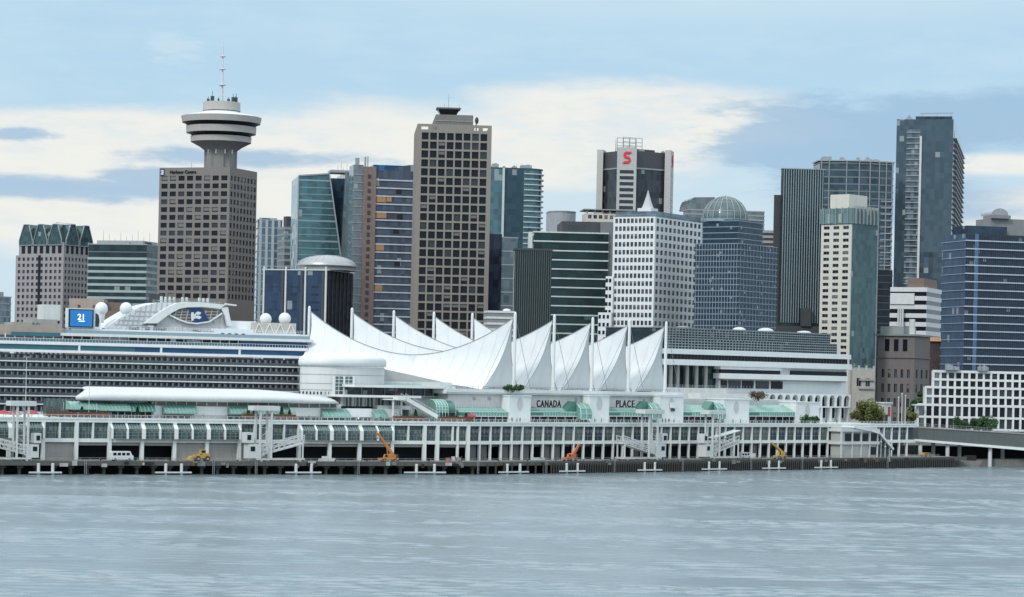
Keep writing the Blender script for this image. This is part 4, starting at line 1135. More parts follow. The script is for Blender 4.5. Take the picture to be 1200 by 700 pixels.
# ---------------------------------------------------------------- the wharf and its long terminal shed
class On:
    """local coordinates of a thing that stands in a street-map frame at (u0, s0, z0)"""
    def __init__(s, f, u0, s0, z0, name, label, cat, group=None, rot=0.0):
        s.f, s.u0, s.s0, s.z0 = f, u0, s0, z0
        s.t = thing(name, label, cat, f.pt(u0, s0, z0), f.ph + rot, group)
    def x(s, px, py, S): return s.f.u(px, py, S) - s.u0
    def y(s, S): return S - s.s0
    def z(s, px, py, S): return s.f.z(px, py, S) - s.z0
    def part(s, name, mb, *mats, **kw): return part(s.t, name, mb.mesh(name, *mats), **kw)

SF = 13.0                                                # the shed stands this far back from the wharf edge
ZD = FA.z(300, 541.6, 0)                                 # wharf deck
ZM = FA.z(300, 517.5, SF)                                # middle beam
ZP = FA.z(300, 493.5, SF)                                # promenade floor
UA0, UB1 = FA.u(-25, 517, SF), FB.u(1072, 520, SF)
XA = -SF * math.tan(R_(7))                               # where the two fronts meet, in either frame

def wharf():
    t = thing('wharf', 'long dark timber and concrete wharf apron on piles along the water', 'wharf', (*KNEE, 0))
    def fr(F, o): return lambda mb: mb
    for F, u0, u1 in ((FA, UA0 - 30, 0.0), (FB, 0.0, UB1 + 16)):
        d = MB(); d.box(u0, u1, 0, 70, ZD - .7, ZD - (0 if F is FA else .004)); part(t, 'deck', d.mesh('deck', M['wharf']), (0, 0, 0), F.ph)
        e = MB(); e.box(u0, u1, -.25, .25, ZD - 1.15, ZD + .22); part(t, 'edge_beam', e.mesh('edge_beam', solid('edge_timber', (.085, .083, .075), .9, 0, .4, 1.0, .2)), (0, 0, 0), F.ph)
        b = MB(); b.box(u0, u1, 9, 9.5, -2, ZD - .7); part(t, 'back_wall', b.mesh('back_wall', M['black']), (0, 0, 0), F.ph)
    # the stout bearing piles on the left, close dark fender piles on the right
    p = MB(); p.cyl((0, 0, -2), (0, 0, ZD - .9), .55, None, 10); p.box(-.9, .9, -.8, .8, ZD - 1.9, ZD - 1.2)
    q = MB(); q.box(-.24, .24, -.3, .1, -2, ZD - .3)
    k = MB(); k.cyl((0, 0, -2), (0, 0, ZD - .7), .5, None, 8)
    slots = []
    u = -3.0
    while u > UA0: slots.append(((u * FA.c - 1.2 * -FA.s * -1, u * FA.s + 1.2 * FA.c, 0), FA.ph, 0)); u -= 5.2
    u = 2.0
    far = []
    while u < UB1 + 8:
        far.append(((u * FB.c + .3 * FB.s, u * FB.s - .3 * FB.c, 0), FB.ph, 1)); u += 1.15 if u > 30 else 3.6
    many(t, 'pile', [p, q], slots, [M['pile']]); 
    many(t, 'fender_pile', [p, q], far, [M['pile']])
    # fender blocks, ladders and tyres that break up the edge
    r = random.Random(8)
    mats = [solid('edge_' + n, c, .9, 0, .35, .8, .3) for n, c in (('grey', (.16, .16, .15)), ('black', (.02, .02, .02)), ('rust', (.11, .07, .045)), ('pale', (.34, .34, .32)))]
    for k in range(46):
        F = FA if k % 2 else FB; u = r.uniform(UA0 + 12, -4) if F is FA else r.uniform(4, UB1 - 4)
        w, h = r.uniform(.5, 2.6), r.uniform(.5, 1.5); z1 = ZD + r.uniform(-.6, .32)
        b = MB(); b.box(-w / 2, w / 2, -.3, .3, z1 - h, z1)
        part(t, 'fender_block', b.mesh('fender_block', mats[r.choices(range(4), (5, 5, 2, 2))[0]]), (u * F.c + .35 * F.s, u * F.s - .35 * F.c, 0), F.ph)
    ld = MB()
    for x in (-.3, .3): ld.box(x - .05, x + .05, -.1, 0, .2, ZD + .6)
    for k in range(9): ld.box(-.3, .3, -.1, -.03, .4 + .4 * k, .48 + .4 * k)
    lm = ld.mesh('ladder', M['steel'])
    for px in (100, 250, 300, 420, 560, 640, 720, 800, 880, 940, 1040):
        F = FA if px < 560 else FB; u = F.u(px, 550, -.5); part(t, 'ladder', lm, (u * F.c + .55 * F.s, u * F.s - .55 * F.c, 0), F.ph)
    bo = MB(); bo.cyl((0, 0, 0), (0, 0, .5), .22, .18, 10); bo.cyl((0, 0, .5), (0, 0, .65), .34, .34, 10); bm = bo.mesh('bollard', M['dark'])
    for k in range(26):
        F = FA if k < 12 else FB; u = -8 - 11 * k if F is FA else 8 + 13 * (k - 12); part(t, 'bollard', bm, (u * F.c - .8 * F.s, u * F.s + .8 * F.c, ZD), F.ph)
    pr = MB()
    for F, u0, u1 in ((FA, UA0, 0), (FB, 0, UB1)):
        n = int((u1 - u0) / 3)
        for i in range(n):
            a = F.pt(u0 + 3 * i, 1.0); pr.box(a[0] - KNEE[0] - .06, a[0] - KNEE[0] + .06, a[1] - KNEE[1] - .06, a[1] - KNEE[1] + .06, ZD, ZD + 1.1)
        a, b = F.pt(u0, 1.0, ZD + 1.1), F.pt(u1, 1.0, ZD + 1.1)
        for h in (0, -.5): pr.bar((a[0] - KNEE[0], a[1] - KNEE[1], a[2] + h), (b[0] - KNEE[0], b[1] - KNEE[1], b[2] + h), .09)
    part(t, 'edge_railing', pr.mesh('edge_railing', M['steel']))
wharf()

MAJ = [50, 89, 128, 166, 204, 242, 280, 315, 350, 386, 421, 459, 497, 512, 548]
SLOPED = {(128, 166), (166, 204), (204, 242), (242, 280), (350, 386), (386, 421), (421, 459)}
SHUT = {(50, 89), (204, 242), (242, 280), (280, 315)}
def terminal():
    t = thing('terminal_building', 'long white framed pier terminal, window gallery above dark ground floor bays', 'building', (*KNEE, 0))
    wh = solid('frame_white_paint', (.62, .655, .635), .6, 0, .10, .4, .18)
    gl = curtain('gallery_glass', (.065, .10, .098), .8, 1.2, .6, .15, .25, .08, (.25, .25, .22))
    sg = curtain('sloped_glass', (.10, .17, .17), .9, 3, .4, .12, .35)
    dgrey = solid('door_grey', (.13, .128, .125), .75, 0, .2, .5, .2)
    grey = solid('shutter_grey', (.30, .285, .27), .75, 0, .12, .5, .2)
    def at(F): return dict(loc=(0, 0, 0), rot=F.ph)
    # shells: floors, back wall, dark interior
    for F, u0, u1 in ((FA, UA0, XA), (FB, XA * -1, UB1)):
        d = .004 if F is FB else 0
        u0, u1 = (u0, -XA * 0 + 0.8) if F is FA else (0.8, u1)
        b = MB(); b.box(u0, u1, SF + .9, SF + 40, ZM + .6, ZP - .7); part(t, 'gallery_core', b.mesh('gallery_core', M['dark']), **at(F))
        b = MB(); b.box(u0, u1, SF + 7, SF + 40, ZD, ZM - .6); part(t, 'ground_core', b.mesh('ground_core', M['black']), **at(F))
        b = MB(); b.box(u0, u1, SF - .3, SF + 40, ZM - .55 - d, ZM + .55 - d); part(t, 'middle_beam', b.mesh('middle_beam', wh), **at(F))
        b = MB(); b.box(u0, u1, SF - .5, SF + 58, ZP - .95 - d, ZP - d); part(t, 'promenade_floor', b.mesh('promenade_floor', wh), **at(F))
        b = MB(); b.box(u0, u1, SF - .62, SF - .3, ZP - .1 - d, ZP + .5 - d); part(t, 'parapet', b.mesh('parapet', wh), **at(F))
    # west half: stout posts, sloping and upright windows
    UX = [FA.u(px, 517, SF) for px in MAJ]
    step = (UX[5] - UX[0]) / 5
    pre = [UX[0] - step * k for k in (3, 2, 1)]
    bays = [(pre[0], pre[1], 0, 1), (pre[1], pre[2], 1, 0), (pre[2], UX[0], 1, 0)]
    for a, b, ua, ub in zip(MAJ, MAJ[1:], UX, UX[1:]): bays.append((ua, ub, (a, b) in SLOPED, (a, b) in SHUT))
    ps = MB(); ps.box(-.55, .55, -.55, .5, 0, ZP - ZD - .9); pm = ps.mesh('post', wh)
    for u in pre + UX: part(t, 'post', pm, (u * FA.c - (SF - .1) * FA.s, u * FA.s + (SF - .1) * FA.c, ZD), FA.ph)
    h0, h1 = ZM + .55, ZP - .95; hm = h0 + (h1 - h0) * .62
    mn = MB(); mn.box(-.28, .28, -.35, .4, h0, h1); mm = mn.mesh('mullion_post', wh)
    sl = MB(); sl.side([(-2.2, h1 + .45), (-1.6, h1 + .45), (.35, hm), (.35, h0), (-.3, h0), (-.3, hm - .2)], -.26, .26) if False else None
    sm = MB(); sm.side([(.0 - 1.9, h0), (.0 - 1.35, h0), (-1.35, hm - .1), (.55, h1), (-.2, h1), (-1.9, hm + .1)], -.3, .3); smm = sm.mesh('bent_frame', wh)
    def win(w, h, nx, ny):
        mb = MB(); mb.cur = 0
        for k in range(nx + 1): mb.box(-w / 2 + w * k / nx - .045, -w / 2 + w * k / nx + .045, -.08, .1, 0, h)
        for k in range(ny + 1): mb.box(-w / 2, w / 2, -.07, .08, h * k / ny - .05, h * k / ny + .05)
        g = MB(); g.box(-w / 2, w / 2, 0, .06, 0, h)
        return mb.mesh('window', solid('sash_grey', (.22, .245, .24), .6)), g.mesh('pane', gl)
    cache = {}
    for ua, ub, slo, shut in bays:
        n = 2 if ub - ua > 5 else 1
        w = (ub - ua) / n
        for k in range(n):
            uc = ua + (k + .5) * w
            s = SF + (-1.5 if slo else .55)
            hh = (hm if slo else h1) - h0
            key = (round(w, 1), slo)
            if key not in cache: cache[key] = win(w - .3, hh, 5 if not slo else 3, 3)
            wm, gm = cache[key]
            o = part(t, 'window', wm, (uc * FA.c - s * FA.s, uc * FA.s + s * FA.c, h0), FA.ph)
            part(o, 'pane', gm)
            if slo:
                r = MB(); r.add([(-w / 2 + .1, -1.55, hm), (w / 2 - .1, -1.55, hm), (w / 2 - .1, .3, h1 - .05), (-w / 2 + .1, .3, h1 - .05)], [(0, 1, 2, 3)])
                for q in range(7): r.cur = 1; r.bar((-w / 2 + .1 + (w - .2) * q / 6, -1.6, hm + .03), (-w / 2 + .1 + (w - .2) * q / 6, .3, h1), .12); r.cur = 0
                part(t, 'sloped_window', r.mesh('sloped_window', sg, M['steel']), (uc * FA.c - SF * FA.s, uc * FA.s + SF * FA.c, 0), FA.ph)
            if k: part(t, 'mullion_post', smm if slo else mm, ((ua + k * w) * FA.c - SF * FA.s, (ua + k * w) * FA.s + SF * FA.c, 0), FA.ph)
        if slo:
            for u in (ua + .3, ub - .3): part(t, 'bent_frame', smm, (u * FA.c - SF * FA.s, u * FA.s + SF * FA.c, 0), FA.ph)
        if shut:
            r = MB(); w2 = ub - ua - 1.1
            r.box(-w2 / 2, w2 / 2, 0, .3, ZD, ZM - .55)
            for q in range(6): r.box(-w2 / 2, w2 / 2, -.06, 0, ZD + (ZM - ZD) * q / 6.2 + .1, ZD + (ZM - ZD) * q / 6.2 + .18)
            uc, s = (ua + ub) / 2, SF + .5
            part(t, 'roller_shutter', r.mesh('roller_shutter', grey), (uc * FA.c - s * FA.s, uc * FA.s + s * FA.c, 0), FA.ph)
        elif ub - ua > 5:
            r = MB(); w2 = ub - ua - 1.1; r.box(-w2 / 2, w2 / 2, 0, .3, ZM - 1.5, ZM - .55)
            uc, s = (ua + ub) / 2, SF + .5
            part(t, 'door_header', r.mesh('door_header', grey), (uc * FA.c - s * FA.s, uc * FA.s + s * FA.c, 0), FA.ph)
    # east half: close upright fins with a window between each pair
    st = FB.u(652, 517, SF) - FB.u(640, 517, SF)
    n = int((UB1 - 1.5) / st)
    f = MB(); f.box(-.23, .23, -.42, .5, 0, ZP - ZD - .95); fm = f.mesh('fin_post', wh)
    wm, gm = win(st - .4, h1 - h0, 2, 3)
    g2 = [MB().mesh('x')] and []
    for col in ((.05, .068, .068), (.10, .12, .115), (.03, .038, .055)):
        p = MB(); p.box(-(st - .4) / 2, (st - .4) / 2, 0, .06, 0, h1 - h0); g2.append(p.mesh('pane', curtain('gallery_pane', col, .9, 1.3, .5, .15, .25, .1, (.24, .24, .22))))
    gw = MB(); gw.box(-(st - .6) / 2, (st - .6) / 2, 0, .3, ZD, ZM - .55); gw.box(-.08, .08, -.05, 0, ZD, ZM - .6); gwm = gw.mesh('door_panel', dgrey)
    hd = MB(); hd.box(-(st - .6) / 2, (st - .6) / 2, 0, .3, ZM - 1.4, ZM - .55); hdm = hd.mesh('door_header', dgrey)
    for i in range(n + 1):
        u = 1.0 + i * st
        part(t, 'fin_post', fm, (u * FB.c - SF * FB.s, u * FB.s + SF * FB.c, ZD), FB.ph)
        if i < n:
            uc, s = u + st / 2, SF + .4
            o = part(t, 'window', wm, (uc * FB.c - s * FB.s, uc * FB.s + s * FB.c, h0), FB.ph); part(o, 'pane', rnd.choice(g2))
            s = SF + 1.2
            part(t, 'door_panel' if i in (1, 2, 4, 5, 6, 8, 9, 17, 30) else 'door_header', gwm if i in (1, 2, 4, 5, 6, 8, 9, 17, 30) else hdm, (uc * FB.c - s * FB.s, uc * FB.s + s * FB.c, 0), FB.ph)
terminal()

def railing(F, u0, u1, s, z, name, label, h=1.3):
    mb = MB(); L = u1 - u0; n = int(L / 2.0)
    for i in range(n + 1): mb.box(L * i / n - .06, L * i / n + .06, -.06, .06, 0, h)
    for q in (1, .66, .33): mb.bar((0, 0, h * q), (L, 0, h * q), .11 if q == 1 else .06)
    solo(name, mb.mesh(name, M['offwhite']), label, 'railing', F.pt(u0, s, z), F.ph)
railing(FA, UA0, -.5, SF, ZP, 'promenade_railing', 'white railing along the promenade edge above the sloped gallery windows')
railing(FB, 1, UB1, SF, ZP, 'promenade_railing', 'white railing along the promenade edge in front of the signs and green conservatories')

# low mooring floats hung on pairs of white piles
FL = [(34, 72, 'in front of the left hand boarding ramp'), (182, 224, 'below the parked wheel loader'), (335, 376, 'just right of the ramp with the double mast'), (474, 522, 'right of the orange crane with the raised boom'),
      (585, 619, 'at the bend of the wharf'), (656, 685, 'below the red orange crane'), (748, 775, 'below the ramp left of the middle'), (823, 851, 'below the short ramp right of the letters'), (894, 920, 'below the amber crane'), (955, 981, 'left of the stair hall')]
def mooring(a, b, where):
    F = FA if b < 560 else FB
    py = 553.5 if F is FA else 549.5 - (a - 560) * .006
    s = -.9
    u0, u1 = F.u(a, py, s), F.u(b, py, s); L = u1 - u0
    t = thing('mooring_float', 'white mooring float with two pale piles, ' + where, 'mooring float', F.pt((u0 + u1) / 2, s, 0), F.ph, 'mooring floats along the wharf')
    f = MB(); f.box(-L / 2, L / 2, -.45, .35, .5, .95); part(t, 'float', f.mesh('float', M['offwhite']))
    p = MB(); p.cyl((0, 0, -1.5), (0, 0, ZD - .7), .46, None, 12); p.cyl((0, 0, ZD - .7), (0, 0, ZD - .5), .52, .3, 12); pm = p.mesh('pile', M['offwhite'])
    for q in (-.2, .24): part(t, 'pile', pm, (L * q, .35, 0))
for q in FL: mooring(*q)

# ---------------------------------------------------------------- movable boarding ramps
def gangway(F, px0, px1, pyh, flip, label, mast=True, roof=False):
    """px0..px1 is the footprint in the photo, pyh the row of its mast head"""
    s = 6.0
    u0, u1 = F.u(px0, 535, s), F.u(px1, 535, s); L = u1 - u0
    t = thing('boarding_ramp', label, 'gangway', F.pt((u0 + u1) / 2, s, ZD), F.ph, 'movable boarding ramps on the wharf')
    X = lambda q: (q - .5) * L * (-1 if flip else 1)
    wh = M['offwhite']
    zm = F.z((px0 + px1) / 2, 519, s) - ZD
    b = MB(); b.box(*sorted((X(.22), X(1.0))), -2.2, 2.2, .5, 1.0)
    for q in (.3, .92):
        for y in (-1.9, 1.9): b.cyl((X(q), y - .25, .4), (X(q), y + .25, .4), .42, None, 10)
    part(t, 'base', b.mesh('base', wh))
    c = MB(); c.box(*sorted((X(.10), X(.30))), -1.9, 1.9, .9, zm * .92); cb = part(t, 'cabin', c.mesh('cabin', wh))
    w = MB(); w.box(*sorted((X(.13), X(.2))), -1.98, -1.85, zm * .55, zm * .8); part(cb, 'window', w.mesh('window', M['win_dark']))
    c2 = MB(); c2.box(*sorted((X(.06), X(.17))), -1.6, 1.6, zm * 1.0, zm * 1.55); cc = part(t, 'control_cabin', c2.mesh('control_cabin', M['offwhite']))
    w = MB(); w.box(*sorted((X(.08), X(.14))), -1.68, -1.55, zm * 1.15, zm * 1.42); part(cc, 'window', w.mesh('window', M['win_dark']))
    # sloped walkway with trussed sides
    a, d = (X(.24), 1.6), (X(1.0), zm * .98)
    r = MB(); r.bar((a[0], 0, a[1]), (d[0], 0, d[1]), 3.2, .35); part(t, 'walkway', r.mesh('walkway', wh))
    tr = MB(); n = 9
    for y in (-1.6, 1.6):
        for h in (1.3, 2.6): tr.bar((a[0], y, a[1] + h), (d[0], y, d[1] + h), .22, .3)
        for k in range(n + 1):
            q = k / n; x = a[0] + (d[0] - a[0]) * q; z = a[1] + (d[1] - a[1]) * q
            tr.bar((x, y, z), (x, y, z + 2.6), .16)
            if k < n: q2 = (k + 1) / n; tr.bar((x, y, z), (a[0] + (d[0] - a[0]) * q2, y, a[1] + (d[1] - a[1]) * q2 + 2.6), .12)
    part(t, 'side_truss', tr.mesh('side_truss', wh))
    if roof:
        rf = MB(); rf.bar((X(.35), 0, zm * 1.3), (X(1.02), 0, zm * 1.75), 3.6, .3); part(t, 'walkway_roof', rf.mesh('walkway_roof', wh))
    lg = MB(); lg.box(-.2, .2, -.2, .2, 0, zm * 1.05); lm = lg.mesh('leg', wh)
    for y in (-1.7, 1.7): part(t, 'leg', lm, (X(.97), y, .9))
    if mast:
        zt = F.z((px0 + px1) / 2, pyh, s) - ZD
        col = MB(); col.box(-.28, .28, -.28, .28, 0, zt - 1.0); cm = col.mesh('mast_column', wh)
        for q in (.28, .46):
            for y in (-1.7, 1.7): part(t, 'mast_column', cm, (X(q), y, .9))
        br = MB()
        for k in range(5):
            z0 = .9 + (zt - 1.2) * k / 5; z1 = .9 + (zt - 1.2) * (k + 1) / 5
            br.bar((X(.28), -1.7, z0), (X(.46), -1.7, z1), .12); br.bar((X(.28), -1.7, z1), (X(.46), -1.7, z1), .12)
        part(t, 'mast_bracing', br.mesh('mast_bracing', wh))
        hd = MB(); hd.box(*sorted((X(.16), X(.58))), -2.2, 2.2, zt - 1.4, zt); part(t, 'mast_head', hd.mesh('mast_head', wh))
    return t
gangway(FA, -22, 50, 470, True, 'white boarding ramp at the left edge with a tall mast head before the ship balconies')
gangway(FA, 281, 354, 476, False, 'white boarding ramp with a double mast and cabin between sloped window bays')
gangway(FB, 726, 781, 480, True, 'white boarding ramp with a tall portal mast below the last sign word')
gangway(FB, 818, 862, 481, False, 'short white boarding ramp with a sign headed mast right of the sign letters', True, True)

def stair_hall():
    s = 7.0
    S = On(FB, FB.u(985, 538, s), s, ZD, 'stair_hall', 'white framed stair hall with a steep sloped white roof edge on the far right wharf', 'building')
    X = lambda px: S.x(px, 520, s)
    Z = lambda py: S.z(1010, py, s)
    wh = M['offwhite']
    b = MB(); b.box(X(987), X(1027), .2, 5.5, 0, Z(501)); S.part('wall', b, solid('hall_wall', (.36, .37, .35), .8))
    for nm, y in (('floor_beam', 519), ('roof_beam', 504)):
        r = MB(); r.box(X(985), X(1030), -.35, 5.8, Z(y + 2), Z(y - 1.4)); S.part(nm, r, wh)
    c = MB(); c.box(-.3, .3, -.25, .3, 0, Z(504)); me = c.mesh('post', wh)
    for px in (986, 998.5, 1009, 1019, 1028): part(S.t, 'post', me, (X(px), 0, 0))
    w = MB(); w.box(X(1000.5) , X(1007.5), 0, .2, Z(517), Z(508)); wm = w.mesh('window', M['win_dark'])
    d = X(1010) - X(1000)
    for k in range(-1, 3):
        part(S.t, 'window', wm, (d * k, 0, 0))
    part(S.t, 'window', wm, (d * 1.95, 0, Z(533) - Z(517)))
    r = MB()
    r.bar((X(999), 2.5, Z(500.5)), (X(1019), 2.5, Z(504.5)), 6.4, .8); r.bar((X(1018), 2.5, Z(504)), (X(1030), 2.5, Z(508)), 6.4, .8)
    r.bar((X(1029), 2.5, Z(507)), (X(1046), 2.5, Z(527)), 6.4, .8); S.part('sloped_roof', r, M['white'])
    f = MB(); f.slab([(X(1029), 0), (X(1045), 0), (X(1045), Z(527)), (X(1029.5), Z(509))], .4, 5); S.part('stair_glazing', f, M['win_mid'])
    f = MB()
    for px in (1033, 1038, 1043): f.box(X(px) - .15, X(px) + .15, .1, .4, 0, Z(509 + (px - 1029) * 1.1))
    S.part('glazing_bars', f, wh)
    lp = MB(); lp.ball((0, 0, 0), .35); lm = lp.mesh('lamp', M['white'])
    for px, py in ((1032, 518), (1037, 524)): part(S.t, 'lamp', lm, (X(px), -.2, Z(py)))
stair_hall()

# ---------------------------------------------------------------- cranes, vehicles
def crane(F, px, L, boom, col, label, flip=False, name='mobile_crane'):
    s = 4.5
    u = F.u(px, 540, s)
    t = thing(name, label, 'mobile crane', F.pt(u, s, ZD), F.ph, 'cranes on the wharf')
    k = -1 if flip else 1
    t.scale = (.88, .88, .88)
    m = M[col]
    c = MB(); c.box(*sorted((-L / 2 * k, L / 2 * k)), -1.1, 1.1, .75, 1.35); c.box(*sorted((-L * .5 * k, -L * .3 * k)), -1.2, 1.2, .5, .8); part(t, 'chassis', c.mesh('chassis', m))
    w = MB(); w.cyl((0, -.3, 0), (0, .3, 0), .62, None, 16); wm = w.mesh('wheel', M['rubber'])
    h = MB(); h.cyl((0, -.34, 0), (0, .34, 0), .28, None, 10); hm = h.mesh('hub', m)
    for x in (-L * .3, L * .3):
        for y in (-1.15, 1.15): part(part(t, 'wheel', wm, (x, y, .62)), 'hub', hm)
    b = MB(); b.slab([(-L * .12 * k, 1.35), (L * .34 * k, 1.35), (L * .36 * k, 2.5), (L * .1 * k, 2.9), (-L * .1 * k, 2.2)], -1.0, 1.0); part(t, 'turret', b.mesh('turret', m))
    q = MB(); q.slab([(-L * .30 * k, 1.3), (-L * .08 * k, 1.3), (-L * .10 * k, 2.7), (-L * .24 * k, 2.7)], -1.05, .1); o = part(t, 'cab', q.mesh('cab', m))
    g = MB(); g.slab([(-L * .265 * k, 1.75), (-L * .12 * k, 1.75), (-L * .13 * k, 2.55), (-L * .23 * k, 2.55)], -1.1, -1.04); part(o, 'window', g.mesh('window', M['win_dark']))
    w2 = MB(); w2.box(*sorted((L * .36 * k, L * .48 * k)), -1.0, 1.0, 1.3, 2.7); part(t, 'counterweight', w2.mesh('counterweight', M['dark']))
    p0 = Vector((L * .24 * k, 0, 2.5)); p1 = Vector((boom[0] * k, 0, boom[1]))
    bm = MB(); mid = p0.lerp(p1, .55); bm.bar(p0, mid, .95, 1.0); bm.bar(mid, p1, .65, .7); bm.bar(p1 + Vector((-.5 * k, 0, .1)), p1 + Vector((.3 * k, 0, -.6)), .8, .5)
    bo = part(t, 'boom', bm.mesh('boom', m))
    ram = MB(); ram.cyl((-L * .02 * k, 0, 1.8), p0.lerp(p1, .42), .18, None, 8); part(bo, 'ram', ram.mesh('ram', M['steel']))
    hk = MB(); hk.bar(p1, p1 + Vector((0, 0, -1.6)), .07); hk.box(p1.x - .2, p1.x + .2, -.15, .15, p1.z - 2.0, p1.z - 1.6); part(bo, 'hook', hk.mesh('hook', M['dark']))
crane(FA, 455, 7.4, (-4.4, 10.2), 'orange', 'orange mobile crane whose long boom rises to the left before a sloped window bay')
crane(FB, 668, 6.2, (4.8, 6.2), 'redor', 'red orange mobile crane with its short boom raised to the right', False)
crane(FB, 914, 6.4, (-5.6, 6.6), 'yellow', 'amber mobile crane with its boom raised to the left near the stair hall')

def loader():
    s = 5.0; u = FA.u(236, 540, s)
    t = thing('wheel_loader', 'yellow wheel loader parked before a closed roller shutter', 'wheel loader', FA.pt(u, s, ZD), FA.ph)
    y = M['yellow']
    b = MB(); b.slab([(-2.6, 1.0), (2.3, 1.0), (2.6, 2.3), (.6, 2.5), (-.2, 2.0), (-2.4, 1.9)], -1.0, 1.0); part(t, 'body', b.mesh('body', y))
    w = MB(); w.cyl((0, -.35, 0), (0, .35, 0), .8, None, 16); wm = w.mesh('wheel', M['rubber']); h = MB(); h.cyl((0, -.4, 0), (0, .4, 0), .35, None, 10); hm = h.mesh('hub', y)
    for x in (-1.6, 1.5):
        for q in (-1.15, 1.15): part(part(t, 'wheel', wm, (x, q, .8)), 'hub', hm)
    c = MB(); c.box(-.5, 1.1, -.8, .8, 2.2, 3.5); o = part(t, 'cab', c.mesh('cab', y))
    g = MB(); g.box(-.3, .9, -.86, -.79, 2.6, 3.3); part(o, 'window', g.mesh('window', M['win_dark']))
    a = MB(); a.bar((-.6, 0, 2.0), (-3.3, 0, 1.2), 1.2, .35); ar = part(t, 'lift_arm', a.mesh('lift_arm', y))
    k = MB(); k.slab([(-3.2, .4), (-4.3, .25), (-4.4, .5), (-3.7, 1.5), (-3.2, 1.6)], -1.3, 1.3); part(ar, 'bucket', k.mesh('bucket', y))
loader()

def van(F, px, L, H, col, name, label, cat, windows=4):
    s = 6.0 if name != 'parked_car' else 8.5; u = F.u(px, 539.5, s)
    t = thing(name, label, cat, F.pt(u, s, ZD), F.ph)
    b = MB(); b.slab([(-L / 2, .5), (L / 2, .5), (L / 2, H * .55), (L * .44, H * .6), (L * .36, H), (-L * .47, H), (-L / 2, H * .9)], -1.0, 1.0); o = part(t, 'body', b.mesh('body', col))
    for k in range(windows):
        g = MB(); x0 = -L * .42 + L * .80 * k / windows; g.box(x0, x0 + L * .80 / windows * .74, -1.04, -.98, H * .58, H * .86); part(o, 'window', g.mesh('window', M['win_dark']))
    w = MB(); w.cyl((0, -.14, 0), (0, .14, 0), .42, None, 14); wm = w.mesh('wheel', M['rubber']); h = MB(); h.cyl((0, -.17, 0), (0, .17, 0), .2, None, 8); hm = h.mesh('hub', M['steel'])
    for x in (-L * .32, L * .32):
        for y in (-.92, .92): part(part(t, 'wheel', wm, (x, y, .42)), 'hub', hm)
    l = MB(); l.box(L / 2 - .02, L / 2 + .05, -.85, -.5, H * .36, H * .48); part(o, 'headlight', l.mesh('headlight', M['white'])); l = MB(); l.box(L / 2 - .02, L / 2 + .05, .5, .85, H * .36, H * .48); part(o, 'headlight', l.mesh('headlight', M['white']))
van(FA, 142, 7.0, 2.9, M['white'], 'parked_van', 'white passenger van parked before a dark ground floor bay', 'van')
van(FB, 872, 5.2, 2.3, M['offwhite'], 'parked_van', 'small pale van parked on the wharf beside the short boarding ramp', 'van', 3)
van(FB, 1085, 4.6, 1.5, M['yellow'], 'parked_car', 'yellow car parked in the shade under the viaduct', 'car', 3)
def crates():
    for i, (px, w, h, mat, lab) in enumerate(((525, 1.1, 1.1, 'redor', 'red bin among the small crates in a dark bay near the wharf bend'), (531, .9, 1.5, 'offwhite', 'pale upright drum in a dark bay near the wharf bend'), (537, 1.2, 1.2, 'tan', 'tan crate in a dark bay near the wharf bend, left of the dark figure'),
                                              (627, 2.0, 1.0, 'white', 'white low crate beside the grey doors under the windows'), (634, 1.8, .9, 'offwhite', 'off white low crate right of the white one by grey doors'), (882, 1.5, 1.8, 'white', 'white cabinet standing between the pale van and amber crane'))):
        F = FA if px < 560 else FB; s = 11.0
        mb = MB(); mb.box(-w / 2, w / 2, -w / 2, w / 2, .12, h)
        for x in (-w * .4, w * .4): mb.box(x - .08, x + .08, -w / 2, w / 2, 0, .12)
        mb.box(-w / 2 - .04, w / 2 + .04, -w / 2 - .04, w / 2 + .04, h - .12, h)
        solo('drum' if 'drum' in lab else 'crate', mb.mesh('crate', M[mat]), lab, 'bin' if 'bin' in lab else 'crate', F.pt(F.u(px, 539, s), s, ZD), F.ph)
    b = MB(); b.slab([(-2.6, 0), (2.2, 0), (2.8, .9), (-2.4, .8)], -.9, .9); b.slab([(-1.6, .8), (.6, .8), (.4, 1.5), (-1.4, 1.5)], -.6, .6)
    solo('small_boat', b.mesh('small_boat', M['offwhite']), 'small white boat stored on the wharf under the dark bay left of the orange crane', 'boat', FA.pt(FA.u(383, 539.5, 9), 9, ZD), FA.ph)
crates()

